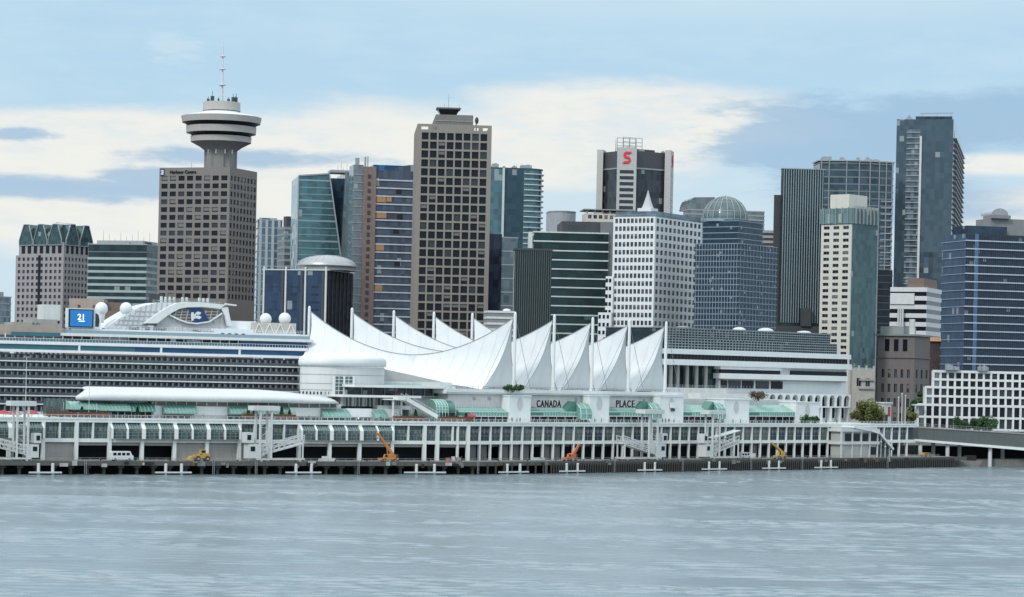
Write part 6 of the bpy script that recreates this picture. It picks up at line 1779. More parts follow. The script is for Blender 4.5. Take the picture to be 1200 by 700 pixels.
# ---------------------------------------------------------------- terraced hotel and theatre
def hotel():
    s = 50.0
    S = On(FB, FB.u(783, 430, s), s, ZP - 4, 'terraced_hotel', 'broad white hotel with long dark window strips, arches and a stepped grid glass top', 'building')
    X = lambda px, py=425: S.x(px, py, s)
    Z = lambda py, px=890: S.z(px, py, s)
    wh = solid('hotel_white', (.60, .62, .625), .55, 0, .07, .2, .08)
    x1 = X(996)
    def bx(nm, a, c, y0, y1, mat, dy=0.0, back=30.0):
        mb = MB(); mb.box(a, c, dy, back, Z(y0), Z(y1)); return S.part(nm, mb, mat)
    bx('wall', 0, x1 - .3, 430, 412, wh, 1.2, 44)
    bx('wall', X(846), x1 - .3, 500, 430, wh, 1.3, 44)
    bx('lobby_glazing', X(775), X(846), 500, 430, curtain('lobby_glass', (.03, .05, .055), 2.5, 3, .5), 3.0, 40)
    c = MB(); c.cyl((0, 0, Z(456)), (0, 0, Z(430)), .75, None, 12); me = c.mesh('column', M['conc'])
    for px in (790, 798, 809, 820, 831): part(S.t, 'column', me, (X(px), 1.6, 0))
    bx('white_band', -8, x1, 418, 412.3, wh, -.6); bx('white_band', -8, x1, 430.5, 424, wh, -.9)
    o = bx('window_strip', -8, x1 - 1, 424, 418, M['win_dark'], .5, 3)
    m = MB()
    for i in range(60): m.box(-8 + (x1 + 7) * i / 60 - .07, -8 + (x1 + 7) * i / 60 + .07, .38, .5, Z(424), Z(418))
    part(o, 'mullions', m.mesh('mullions', solid('strip_purple', (.10, .095, .11), .5)))
    for a, c in ((846, 916), (929, 994)): bx('window_strip', X(a), X(c), 438.6, 433.6, M['win_dark'], .6, 3)
    bx('white_band', X(844), X(916), 434, 430.4, wh, -.4, 4)
    bx('balcony_parapet', X(843), X(990), 444.8, 438.6, wh, -1.6, 3)
    sf = MB(); sf.box(X(846), X(990), -.8, 2, Z(446.2), Z(444.9)); S.part('balcony_soffit', sf, M['conc'])
    for k, (a, c) in enumerate(((848, 855), (857, 871), (873, 886), (889, 904), (907, 920))):
        bx('window', X(a), X(c), 455.5, 446.8, M['win_mid'] if k % 2 else M['win_dark'], .9, 2)
    # arcade
    n = 13; a0, a1 = X(881), X(995)
    w = (a1 - a0) / n; zb, zt = Z(476, 940), Z(463, 940)
    ar = MB(); r = w * .40
    for i in range(n):
        cx = a0 + (i + .5) * w; hz = zb + (zt - zb) * .52
        arc = [(cx + r * math.cos(math.pi * k / 10), hz + r * 1.2 * math.sin(math.pi * k / 10)) for k in range(11)]
        L, Rr = cx - w / 2, cx + w / 2
        ar.add([(L, -1.2, zb), (cx - r, -1.2, zb), (cx - r, -1.2, hz), (L, -1.2, hz)], [(0, 1, 2, 3)]); ar.add([(cx + r, -1.2, zb), (Rr, -1.2, zb), (Rr, -1.2, hz), (cx + r, -1.2, hz)], [(0, 1, 2, 3)])
        top = [(L + (Rr - L) * (1 - k / 10), zt) for k in range(11)]
        ar.grid([[(x, -1.2, z) for x, z in arc], [(x, -1.2, z) for x, z in top]], False)
        ar.add([(Rr, -1.2, hz), (Rr, -1.2, zt), (cx + r, -1.2, hz)], [(0, 1, 2)]); ar.add([(L, -1.2, hz), (L, -1.2, zt), (cx - r, -1.2, hz)], [(0, 1, 2)])
        ar.grid([[(x, -1.2, z) for x, z in arc], [(x, .6, z) for x, z in arc]], False)
        for xx in (cx - r, cx + r): ar.quad((xx, -1.2, zb), (xx, .6, zb), (xx, .6, hz), (xx, -1.2, hz))
    ar.box(a0, a1, -1.2, 1.2, zt, zt + .5); ar.box(a0, a1, -1.25, .6, zb - .5, zb)
    S.part('arcade', ar, wh)
    for i in range(n):
        g = MB(); g.box(a0 + (i + .12) * w, a0 + (i + .88) * w, .65, 1.25, zb, zt - .4)
        part(S.t, 'arch_window', g.mesh('arch_window', M['win_blind'] if i < 7 else M['win_dark']))
    p = MB(); p.box(-.5, .5, -1.0, .6, Z(500, 980), zb - .5); pm = p.mesh('pillar', wh)
    for px in (962, 973, 984, 994): part(S.t, 'pillar', pm, (X(px), 0, 0))
    q = MB(); q.box(-1.6, 1.6, .9, 1.25, 0, 4.2); qm = q.mesh('window', M['win_dark'])
    for px in (967.5, 978.5, 989): part(S.t, 'window', qm, (X(px), 0, Z(490, 980)))
    # glass steps on top
    g = curtain('hotel_grid_glass', (.018, .032, .042), 1.7, 1.8, .5, .1, .35, .03, (.16, .2, .21))
    grid = solid('hotel_grid', (.25, .29, .305), .5)
    for a, c, y0, y1, dy in ((783, 984, 412.3, 400, 1.6), (786, 982, 400, 388.5, 4.2)):
        mb = MB(); mb.box(X(a), X(c), dy, 34, Z(y0), Z(y1)); o = S.part('glass_step', mb, g)
        gr = MB(); n = 34; xs = X(908)
        for i in range(n + 1): gr.box(X(a) + (xs - X(a)) * i / n - .13, X(a) + (xs - X(a)) * i / n + .13, dy - .18, dy + .02, Z(y0), Z(y1))
        for k in range(5): h = Z(y0) + (Z(y1) - Z(y0)) * k / 4; gr.box(X(a), X(c), dy - .2, dy + .02, h - .14, h + .12)
        for i in range(30): gr.box(xs + (X(c) - xs) * i / 30 - .05, xs + (X(c) - xs) * i / 30 + .05, dy - .1, dy + .02, Z(y0), Z(y1))
        part(o, 'grid_frame', gr.mesh('grid_frame', grid))
    rf = MB(); rf.box(X(785), X(984), 4, 34, Z(388.5), Z(387.4)); S.part('roof_edge', rf, M['roofgrey'])
    for px, wd, h in ((886, 2.0, 1.2), (917, 3.6, 1.3), (962, 3.0, .8), (820, 2.4, .7)):
        d = MB(); d.ball((0, 0, 0), wd, 3, h, 14, 8); part(S.t, 'roof_canopy', d.mesh('roof_canopy', M['offwhite'] if px > 880 else M['roofgrey']), (X(px), 9, Z(387.2)))
    # lower white terraces in front, left
    for a, c, y0, y1, dy in ((772, 846, 500, 455, -3), (800, 882, 500, 461, -9)):
        mb = MB(); mb.box(X(a), X(c), dy, 3, Z(y0), Z(y1, 830)); S.part('terrace', mb, M['offwhite'])
    rl = MB()
    for i in range(28): rl.box(X(774) + (X(880) - X(774)) * i / 28 - .05, X(774) + (X(880) - X(774)) * i / 28 + .05, -3, -2.9, Z(455, 830), Z(451.5, 830))
    for y in (452, 453.6): rl.bar((X(774), -2.95, Z(y, 830)), (X(848), -2.95, Z(y, 830)), .1)
    S.part('terrace_railing', rl, M['steel'])
    w = MB(); w.box(X(863), X(880), -.3, 1.2, Z(474, 870), Z(463, 870)); S.part('dark_recess', w, M['win_blind'])
hotel()

def theatre():
    s = 37.0
    S = On(FA, FA.u(347, 440, s), s, ZP, 'theatre', 'white windowless theatre with a rounded corner and bulging roof edge beneath the largest sail', 'building')
    X = lambda px, py=440: S.x(px, py, s)
    Z = lambda py, px=400: S.z(px, py, s)
    x1 = X(450.5); r = 9.0
    def foot(e, front=0.0):
        cx = 1.73 * r
        p = [(cx - (r + e) * math.sin(a), r - (r + e) * math.cos(a)) for a in [R_(120) * (1 - k / 12) for k in range(13)]]
        q = p[0]
        return [(q[0] + .577 * 30, q[1] + 30)] + p + [(x1 + min(e, .3), -e), (x1 + min(e, .3), 38)]
    wh = solid('theatre_white', (.54, .555, .555), .6, 0, .08, .25, .12)
    rows = [(0, Z(466)), (0, Z(430))]
    mb = MB(); mb.grid([[(x, y, z) for x, y in foot(e)] for e, z in rows]); S.part('wall', mb, wh)
    rows = [(-.2, Z(429.6)), (.6, Z(429)), (.7, Z(425)), (.5, Z(421.5)), (-.2, Z(418.6)), (-1.6, Z(416.2)), (-4, Z(414.6)), (-8.5, Z(413.8))]
    mb = MB(); mb.grid([[(x, y, z) for x, y in foot(e)] for e, z in rows]); S.part('roof_edge', mb, M['white'])
    b = MB(); f = foot(-.4); n = len(f)
    b.add([(x, y, Z(414.5)) for x, y in foot(-6)], [tuple(range(n))]); S.part('roof', b, wh)
    j = MB()
    for y in (439.5, 450, 457.5):
        f = foot(.05)
        for a, c in zip(f[1:-1], f[2:-1]): j.bar((*a, Z(y)), (*c, Z(y)), .08, .16)
    S.part('panel_joints', j, M['steel'])
    w = MB(); w.box(X(391), X(413.5), -.5, .3, Z(462.5), Z(441.5)); o = S.part('tall_window', w, curtain('theatre_glass', (.10, .15, .15), 1.2, 1.5, .4))
    fr = MB()
    for px in (391, 402.5, 413.5): fr.box(X(px) - .3, X(px) + .3, -.8, .2, Z(463), Z(441))
    for px in (396.5, 408): fr.box(X(px) - .08, X(px) + .08, -.6, -.5, Z(463), Z(441))
    for y in (445, 449, 453, 458): fr.box(X(391), X(413.5), -.62, -.5, Z(y + .3), Z(y - .3))
    part(o, 'window_frame', fr.mesh('window_frame', M['white']))
    sl = MB()
    for k in range(9): sl.box(X(352 + 4.2 * k) - .14, X(352 + 4.2 * k) + .14, -.08, 0 if k > 6 else .6, Z(463), Z(459.5))
    S.part('slot_windows', sl, M['win_mid'])
    sr = MB(); sr.slab([(x1 + .4, Z(452, 452)), (x1 + .4, Z(431, 451)), (X(520), Z(446, 520)), (X(548), Z(453, 548)), (X(470), Z(452, 470))], 6, 8); S.part('sail_underside_shade', sr, solid('underside_shade_grey', (.36, .37, .36), .8))  # added flat panel: the largest sail's shaded underside, its shade put into the grey
theatre()

def terraces():
    s = 26.0
    S = On(FA, FA.u(85, 480, s), s, ZP, 'promenade_pavilion', 'long low white pavilion with a rounded white roof and green awnings before the ship', 'building')
    X = lambda px, py=478: S.x(px, py, s)
    Z = lambda py, px=240: S.z(px, py, s)
    wh = M['offwhite']
    b = MB(); b.box(X(180), X(402), 1.5, 26, 0, Z(472)); S.part('wall', b, wh)
    b = MB(); b.box(X(85), X(180), 3.0, 26, 0, Z(471)); S.part('glazed_wall', b, curtain('pavilion_glass', (.06, .10, .10), 1.4, 1.6, .5))
    # rounded roof: a lens section swept along, with tapered ends
    rows = []
    x0, x1 = X(86.5), X(397); n = 40
    for i in range(n + 1):
        q = i / n; x = x0 + (x1 - x0) * q
        e = min(1, (.38 + q / .09 * .62)) ** .7 if q < .09 else (min(1, ((1 - q) / .02)) ** .5 if q > .98 else 1)
        cap = 1 - .45 * max(0, (q - .72) / .28) ** 1.5
        zb, zt = Z(471.3), Z(455.8) ; h = (zt - zb)
        row = []
        for y, v in ((14, .0), (0, 0), (-1.6, .03), (-2.2, .12), (-2.4, .26), (-2.1, .42), (-1.2, .52), (2, .72), (7, .9), (14, 1.0)):
            row.append((x + .577 * (y + 2.4) * max(0, 1 - q / .12) ** 2, y if y >= 0 else y * e, zb + h * v * (.30 + .70 * e) * cap))
        rows.append(row)
    rows.insert(0, [(x0 + 3.0, 3.0, zb + .25 * h)] * len(rows[0])); rows.append([(x1 + .1, 3.0, rows[-1][5][2])] * len(rows[0]))
    mb = MB(); mb.grid(rows); S.part('rounded_roof', mb, solid('roof_white', (.50, .515, .52), .5, 0, .12, .2, .12))
    w = MB(); w.box(X(182), X(396), 1.2, 1.5, Z(475.8), Z(471.6)); so = S.part('clerestory', w, solid('clerestory_brown', (.14, .125, .12), .4, 0, .5, .4, 0))
    fr = MB()
    for px in range(184, 398, 12): fr.box(X(px) - .12, X(px) + .12, 1.0, 1.2, Z(475.8), Z(471.6))
    part(so, 'clerestory_frames', fr.mesh('clerestory_frames', wh))
    pm = MB(); pm.box(-.1, .1, -.1, .1, 0, Z(476))
    def awning(a, c, yt, yb, mat, dy=2.6, nm='awning', curved=False):
        m = MB(); prof = [(1.5, Z(yt)), (.9, Z(yt) - .1), (-dy * .5, Z(yt) - (Z(yt) - Z(yb)) * .45), (-dy, Z(yb) + .3), (-dy, Z(yb)), (1.5, Z(yb))] if not curved else [(3, Z(yt))] + [(3 - (dy + 3) * math.sin(k * .314), Z(yb) + (Z(yt) - Z(yb)) * math.cos(k * .314)) for k in range(1, 6)] + [(3, Z(yb))]
        m.side(prof, X(a), X(c)); o = S.part(nm, m, mat)
        r = MB(); k = max(3, int((c - a) / 4))
        for i in range(k + 1):
            x = X(a) + (X(c) - X(a)) * i / k
            for (y0, z0), (y1, z1) in zip(prof[:-2], prof[1:-1]): r.bar((x, y0, z0 + .04), (x, y1, z1 + .04), .12)
        part(o, nm + '_ribs', r.mesh(nm + '_ribs', solid('awning_rib', (.26, .44, .385), .6)))
    awning(81, 112, 472.5, 482, M['green'], 2.4, 'glass_canopy', True); awning(112, 150, 473.5, 483, M['green'], 2.4, 'glass_canopy', True); awning(150, 180, 474, 483.5, M['greendk'], 2.2, 'glass_canopy', True)
    for a, c in ((191, 229), (268, 303), (303, 339)): awning(a, c, 474.8, 485.2, M['green'])
    for a, c in ((377, 408), (437, 452)): awning(a, c, 477.5, 487.5, M['green'])
    for a, c in ((181, 191), (229, 268), (339, 377), (408, 437), (452, 470)): S.part('wall_panel', MB().box(X(a), X(c), .9, 1.5, Z(487), Z(476.5)), M['white'])
    b = MB(); b.box(X(402), X(470), 1.5, 20, 0, Z(477)); S.part('wall', b, wh)
    for a, c in ((84, 128), (130, 178), (192, 226), (268, 300), (305, 338), (341, 375), (378, 406), (410, 436), (452, 470)):
        d = MB(); d.box(X(a), X(c), -.1 if a < 180 else .7, 3.2 if a < 180 else 1.7, 0, Z(484.5 if a < 180 else 487.6)); o = S.part('shop_front', d, M['win_dark'])
        f = MB(); k = max(2, int((c - a) / 7))
        for i in range(k + 1): x = X(a) + (X(c) - X(a)) * i / k; f.box(x - .1, x + .1, (-.22 if a < 180 else .58), (-.1 if a < 180 else .7), 0, Z(484.5 if a < 180 else 487.6))
        part(o, 'shop_frames', f.mesh('shop_frames', wh))

    s2 = 30.0
    U = On(FA, FA.u(400, 465, s2), s2, ZP, 'upper_terrace', 'stack of thin white canopy slabs over dark glazing right of the theatre', 'building')
    X2 = lambda px, py=465: U.x(px, py, s2); Z2 = lambda py, px=460: U.z(px, py, s2)
    def bx(nm, a, c, y0, y1, mat, dy=0.0, back=14.0):
        mb = MB(); mb.box(X2(a), X2(c), dy, back, Z2(y0), Z2(y1)); return U.part(nm, mb, mat)
    o = bx('glazing', 414, 526, 464, 454.5, curtain('terrace_dark_glass', (.035, .045, .05), 1.6, 2, .6, .15, .3, .12), 3)
    f = MB()
    for px in (428, 441, 455, 468, 480, 488, 502, 512, 524): f.box(X2(px) - .16, X2(px) + .16, 2.6, 3, Z2(464), Z2(454.5))
    part(o, 'posts', f.mesh('posts', M['conc']))
    bx('canopy_slab', 411, 529, 454.6, 451.6, M['white'], -2.5, 18); bx('canopy_slab', 396, 488, 466.2, 463.6, M['white'], -3.5, 12)
    o = bx('glazing', 402, 486, 477, 466.2, solid('lower_glazing', (.10, .10, .10), .3, 0, .6, .5, 0), 2.0)
    f = MB()
    for k in range(20): f.box(X2(403 + 4.2 * k) - .2, X2(403 + 4.2 * k) + (.2 if k % 3 else .8), 1.7, 2, Z2(477), Z2(466.2))
    part(o, 'posts', f.mesh('posts', M['offwhite']))
    bx('parapet', 440, 478, 480, 475.4, wh, -2, 2); bx('back_wall', 400, 560, 495, 464, wh, 8, 30)
    bx('side_terrace', 486, 563, 495, 462.2, M['white'], 4, 9); bx('floor_slab', 400, 563, 464.6, 463.7, wh, 2, 12)
    g = MB(); g.side([(6, Z2(451.5)), (14, Z2(446.4)), (14, Z2(451.5))], X2(455), X2(507)); U.part('green_skylight', g, M['green'])
    g = MB(); g.box(X2(448), X2(545), 9, 30, Z2(452), Z2(447.5, 470)); U.part('roof_block', g, wh)
    rl = MB()
    for k in range(30): rl.box(X2(490 + 2.4 * k) - .05, X2(490 + 2.4 * k) + .05, 4.1, 4.2, Z2(462.2), Z2(458.4))
    rl.bar((X2(490), 4.15, Z2(458.4)), (X2(562), 4.15, Z2(458.4)), .1); U.part('terrace_railing', rl, M['steel'])

    T_ = On(FA, FA.u(466, 477, 21), 21, ZP, 'outdoor_staircase', 'long white straight staircase descending to the right onto the promenade', 'staircase')
    X3 = lambda px: T_.x(px, 477, 21); Z3 = lambda py: T_.z(490, py, 21)
    for y in (0, 3.2):
        q = MB(); q.bar((X3(466), y, Z3(467.5)), (X3(476), y, Z3(467.5)), .3, 1.2); q.bar((X3(475), y, Z3(467.2)), (X3(513), y, Z3(488.5)), .3, 1.3); T_.part('stringer', q, M['white'])
    st = MB(); n = 22
    for k in range(n): x = X3(476) + (X3(511) - X3(476)) * k / n; z = Z3(468) + (Z3(489) - Z3(468)) * k / n; st.box(x, x + .6, .15, 3.05, z - .1, z)
    T_.part('steps', st, M['conc'])
    hr = MB()
    for y in (0, 3.2):
        hr.bar((X3(475), y, Z3(467.2) + 1.5), (X3(513), y, Z3(488.5) + 1.5), .1)
        for k in range(12): x = X3(475) + (X3(513) - X3(475)) * k / 12; z = Z3(467.2) + (Z3(488.5) - Z3(467.2)) * k / 12; hr.bar((x, y, z), (x, y, z + 1.5), .07)
    T_.part('handrail', hr, M['white'])
    ld = MB(); ld.box(X3(458), X3(476), .2, 7, Z3(469.5), Z3(468.3)); T_.part('landing', ld, M['white'])
    q = MB(); q.box(X3(461), X3(462.5), .4, .9, 0, Z3(469.5)); q.box(X3(474), X3(475.5), 2.4, 2.9, 0, Z3(469.5)); T_.part('support', q, M['offwhite'])

    V = On(FA, FA.u(512, 478, 22), 22, ZP, 'conservatory', 'curved green glass conservatory right of the outdoor staircase', 'conservatory')
    xa, xc = 0, V.x(536, 478, 22); Zv = lambda py: V.z(525, py, 22)
    arc = [(0, 0), (0, Zv(480))] + [(4.5 - 4.5 * math.cos(k * math.pi / 12), Zv(480) + (Zv(468.5) - Zv(480)) * math.sin(k * math.pi / 12)) for k in range(1, 7)] + [(6, Zv(468.5)), (6, 0)]
    g = MB(); g.side(arc, xa, xc * .55); V.part('vault', g, M['green'])
    g = MB(); g.side([(y + 1.2, z * .96) for y, z in arc], xc * .55 + .02, xc); V.part('side_vault', g, M['greendk'])
    r = MB()
    for x in [xa + (xc * .55) * k / 4 for k in range(5)]:
        for (y0, z0), (y1, z1) in zip(arc[:-2], arc[1:-2]): r.bar((x, y0 - .05, z0), (x, y1 - .05, z1), .16)
    for y0, z0 in arc[1:-2]: r.bar((xa, y0 - .05, z0), (xc * .55, y0 - .05, z0), .12)
    V.part('glazing_bars', r, solid('bar_green3', (.42, .62, .56), .5))
    d = MB(); d.box(xa + .8, xc * .9, -.12, 0, 0, Zv(484)); V.part('shop_front', d, M['win_dark'])
terraces()

# ---------------------------------------------------------------- promenade life
def planters():
    for a, c, lab in ((54, 90, 'long brown planter left of the green glass canopies'), (93, 128, 'long brown planter below the green glass canopies'), (284, 302, 'short brown planter just left of the double mast ramp'), (310, 346, 'brown planter right of the double mast ramp'),
                      (461, 497, 'brown planter at the foot of the outdoor staircase'), (516, 552, 'brown planter in front of the curved conservatory')):
        s = 14.2; F = FA
        u0, u1 = F.u(a, 490, s), F.u(c, 490, s); L = u1 - u0
        t = thing('planter', lab, 'planter', F.pt((u0 + u1) / 2, s, ZP), F.ph, 'brown planters on the promenade')
        b = MB(); b.box(-L / 2, L / 2, -.6, .6, .75, 1.85); b.box(-L / 2 - .06, L / 2 + .06, -.66, .66, 1.85, 2.0)
        for q in (-.4, 0, .4): b.box(L * q - .2, L * q + .2, -.4, .4, 0, .75)
        part(t, 'box', b.mesh('box', M['planter']))
        r = random.Random(a); p = MB()
        for _ in range(260):
            x, y, z = r.uniform(-L / 2, L / 2), r.uniform(-.5, .5), 2.0 + r.random() ** 2 * .9
            d = Vector((r.uniform(-1, 1), r.uniform(-1, 1), r.uniform(.2, 1))).normalized() * .22; e = d.orthogonal().normalized() * .1
            v = Vector((x, y, z)); p.add([v - d, v + e, v + d, v - e], [(0, 1, 2, 3)])
        part(t, 'plants', p.mesh('plants', M['leaf_dark'] if a != 54 else M['leaf_rust']))
planters()

def cone_shrubs():
    lab = {291: 'dark conical shrub under the awning left of the double mast ramp', 297.5: 'taller dark conical shrub close beside the double mast ramp', 330: 'dark conical shrub under the second awning right of the ramp', 339: 'dark conical shrub at the right end of the awnings', 96: 'dark conical shrub under the left green canopy', 161: 'dark conical shrub under the dark green canopy', 487: 'dark conical shrub behind the staircase planter', 546: 'dark conical shrub right of the curved conservatory'}
    for px, l in lab.items():
        r = random.Random(int(px)); s = 19.0
        t = thing('conical_shrub', l, 'shrub', FA.pt(FA.u(px, 488, s), s, ZP), 0, 'dark conical shrubs')
        h = r.uniform(3.2, 4.4); m = MB()
        for _ in range(420):
            q = r.random() ** .7; a = r.uniform(0, 6.283); rad = 1.05 * (1 - q) * (r.random() ** .4) + .05
            v = Vector((rad * math.cos(a), rad * math.sin(a), .7 + q * (h - .7)))
            d = Vector((math.cos(a), math.sin(a), r.uniform(-.2, .9))).normalized() * .26; e = d.orthogonal().normalized() * .12
            m.add([v - d, v + e, v + d, v - e], [(0, 1, 2, 3)])
        part(t, 'crown', m.mesh('crown', M['leaf_dark']))
        k = MB(); k.cyl((0, 0, .3), (0, 0, h * .8), .1, .03, 6); part(t, 'trunk', k.mesh('trunk', M['bark']))
        k = MB(); k.cyl((0, 0, 0), (0, 0, .75), .45, .6, 12); part(t, 'pot', k.mesh('pot', M['dark']))
cone_shrubs()

def parasol(F, px, py, s, label, z=None, r=1.7, group=None):
    u, zt = F.uz(px, py, s); z0 = ZP if z is None else z
    t = thing('parasol', label, 'parasol', F.pt(u, s, z0), F.ph, group)
    h = zt - z0; m = MB(); n = 8
    ring = [(r * math.cos(k * 6.283 / n), r * math.sin(k * 6.283 / n)) for k in range(n)]
    m.add([(x, y, h - 1.0) for x, y in ring] + [(x * .5, y * .5, h - .35) for x, y in ring] + [(0, 0, h)], [(i, (i + 1) % n, n + (i + 1) % n, n + i) for i in range(n)] + [(n + i, n + (i + 1) % n, 2 * n) for i in range(n)])
    m.add([(x, y, h - 1.0) for x, y in ring] + [(x, y, h - 1.3) for x, y in ring], [(i, (i + 1) % n, n + (i + 1) % n, n + i) for i in range(n)])
    part(t, 'canopy', m.mesh('canopy', M['red'])); p = MB(); p.cyl((0, 0, 0), (0, 0, h), .06, None, 6); p.cyl((0, 0, 0), (0, 0, .15), .4, None, 10); part(t, 'pole', p.mesh('pole', M['steel']))
parasol(FA, 464.5, 460.8, 30, 'red parasol on the upper terrace above the staircase', FA.z(465, 469, 30))
parasol(FB, 552, 484.5, 17, 'red parasol on the promenade right of the curved conservatory')
parasol(FA, 4, 480.5, 18, 'red parasol at the far left edge of the promenade', None, 2.2)
parasol(FA, 17, 481, 18, 'red parasol half hidden behind the left boarding ramp mast', None, 2.2)
parasol(FA, 37, 480.5, 18, 'red parasol just right of the left boarding ramp mast', None, 2.2)

def person_mesh(seed):
    """one continuous body grown over a skeleton"""
    r = random.Random(seed)
    a, st = r.uniform(.02, .16), r.uniform(.05, .2)
    V = [(0, 0, .92), (0, 0, 1.12), (0, 0, 1.38), (0, 0, 1.50), (0, -.02, 1.60), (0, -.02, 1.72),
         (-.19, 0, 1.36), (-.25, -a, 1.10), (-.24, -a * 2.4, .86), (.19, 0, 1.36), (.25, a * .5, 1.10), (.24, -a, .86),
         (-.10, 0, .86), (-.11, -st, .48), (-.11, -st * .6, .07), (-.11, -st * .6 - .16, .03), (.10, 0, .86), (.11, st * .6, .48), (.11, st, .07), (.11, st - .16, .03)]
    E = [(0, 1), (1, 2), (2, 3), (3, 4), (4, 5), (2, 6), (6, 7), (7, 8), (2, 9), (9, 10), (10, 11), (0, 12), (12, 13), (13, 14), (14, 15), (0, 16), (16, 17), (17, 18), (18, 19)]
    Rr = [.15, .14, .15, .06, .085, .085, .065, .05, .035, .065, .05, .035, .095, .07, .05, .04, .095, .07, .05, .04]
    me = bpy.data.meshes.new('sk'); me.from_pydata(V, E, []); o = bpy.data.objects.new('sk', me); COL.objects.link(o)
    md = o.modifiers.new('s', 'SKIN'); o.modifiers.new('u', 'SUBSURF').levels = 1
    if not me.skin_vertices: me.skin_vertices.new() if hasattr(me.skin_vertices, 'new') else None
    lay = me.skin_vertices[0].data if me.skin_vertices else None
    if lay is None:
        bpy.context.view_layer.objects.active = o
    if lay:
        for i, q in enumerate(lay): q.radius = (Rr[i], Rr[i] * .85); q.use_root = i == 0
    out = bpy.data.meshes.new_from_object(o.evaluated_get(bpy.context.evaluated_depsgraph_get()))
    bpy.data.objects.remove(o)
    for p in out.polygons: p.use_smooth = True
    return out

SKIN = solid('skin', (.38, .23, .17), .6, 0, .05)
def people():
    cols = [('black', (.015, .015, .018)), ('dark blue', (.02, .035, .09)), ('grey', (.16, .16, .17)), ('red', (.35, .03, .04)), ('white', (.62, .62, .62)), ('brown', (.10, .06, .04)), ('green', (.04, .12, .07))]
    cm = {n: solid(n.replace(' ', '_') + '_clothing', c, .85, 0, .2, 3) for n, c in cols}
    hairm = solid('dark_hair', (.02, .015, .012), .7)
    protos = []
    for sd in range(4):
        b = person_mesh(sd)
        # clothing: a coat and trousers standing a little proud of the same body
        def cut(z0, z1, grow):
            src = [(v.co.copy(), v.normal.copy()) for v in b.vertices]; m = MB(); ids = {}
            for p in b.polygons:
                if z0 <= p.center.z <= z1:
                    vs = []
                    for i in p.vertices:
                        if i not in ids: ids[i] = len(m.v); c, n = src[i]; m.v.append(tuple(c + n * grow))
                        vs.append(ids[i])
                    m.f.append(vs); m.mi.append(0); m.sm.append(True)
            return m
        hm = MB(); hm.ball((0, .015, 1.70), .105, .115, .10, 10, 6)
        protos.append((b, cut(.80, 1.48, .022), cut(.06, .90, .014), hm))
    bodies = []
    for b, *_ in protos: b.materials.clear(); b.materials.append(SKIN); bodies.append(b)
    coats = {}
    spots = [(606, 'FB', 'beside the first pylon'), (609.5, 'FB', 'near the middle of the first pylon'), (600, 'FB', 'at the left foot of the first pylon'), (626, 'FB', 'at the left end under the first sign word'), (634, 'FB', 'under the letter C of the first sign word'), (641, 'FB', 'below the first sign word, near its letter N'), (650, 'FB', 'below the end of the first sign word'), (664, 'FB', 'before the vault right of the first sign word'),
             (676, 'FB', 'at the right end under the first sign word'), (691, 'FB', 'at the left foot of the second pylon'), (697, 'FB', 'before the middle of the second pylon'), (705, 'FB', 'at the right foot of the second pylon'), (716, 'FB', 'at the left end under the second sign word'), (728, 'FB', 'below the letter L of the second sign word'), (771, 'FB', 'at the left foot of the third pylon'), (776.5, 'FB', 'before the left half of the third pylon'),
             (780, 'FB', 'before the middle of the third pylon'), (784, 'FB', 'under the lamp box of the third pylon'), (790, 'FB', 'at the right foot of the third pylon'), (803, 'FB', 'just right of the third pylon'), (812, 'FB', 'just left of the short ramp mast'), (848, 'FB', 'at the left foot of the fourth pylon'), (859, 'FB', 'before the middle of the fourth pylon'), (868, 'FB', 'at the right foot of the fourth pylon'),
             (884, 'FB', 'at the left end of the last conservatory'), (905, 'FB', 'before the middle of the last conservatory'), (922, 'FB', 'at the right end of the last conservatory'), (937, 'FB', 'at the left foot of the fifth pylon'), (949, 'FB', 'at the right foot of the fifth pylon'), (968, 'FB', 'before the hotel pillars'), (981, 'FB', 'between hotel pillars and yellow green tree'), (1018, 'FB', 'under the yellow green tree'),
             (238, 'FA', 'before the blank panel left of the awnings'), (223, 'FA', 'under the first flat awning'), (362, 'FA', 'right of the long awnings'), (420, 'FA', 'between the two short awnings'), (446, 'FA', 'under the shortest awning'), (503, 'FA', 'at the foot of the outdoor staircase'), (1036, 'FB', 'beside the white kiosk')]
    r = random.Random(5)
    for i, (px, f, where) in enumerate(spots):
        F = FA if f == 'FA' else FB
        c = cols[r.choices(range(7), (7, 5, 3, 2, 2, 1, 1))[0]][0]; k = i % 4; tr = ('dark', 'win_mid', 'planter')[i % 3]
        s = SF + r.uniform(.9, 3.2)
        t = thing('person', 'person in ' + c + ' coat ' + where, 'person', F.pt(F.u(px, 490, s), s, ZP), r.uniform(0, 6.283), 'people on the promenade')
        if (k, c) not in coats: coats[(k, c)] = protos[k][1].mesh('coat', cm[c])
        if ('t', k, tr) not in coats: coats[('t', k, tr)] = protos[k][2].mesh('trousers', M[tr])
        if ('h', k) not in coats: coats[('h', k)] = protos[k][3].mesh('hair', hairm)
        t.scale = (1.1, 1.1, 1.1)
        part(t, 'body', bodies[k]); part(t, 'coat', coats[(k, c)]); part(t, 'trousers', coats[('t', k, tr)]); part(t, 'hair', coats[('h', k)])
    s = 9.0
    for px, F, l in ((541, FA, 'person in dark work clothes standing before a dark bay near the wharf bend'), (566, FB, 'person in dark work clothes standing at the wharf bend beside a narrow post')):
        t = thing('person', l, 'person', F.pt(F.u(px, 539, s), s, ZD), 1.0)
        part(t, 'body', bodies[0]); part(t, 'coat', protos[0][1].mesh('coat', cm['black'])); part(t, 'trousers', protos[0][2].mesh('trousers', M['dark'])); part(t, 'hair', coats[('h', 0)])
people()

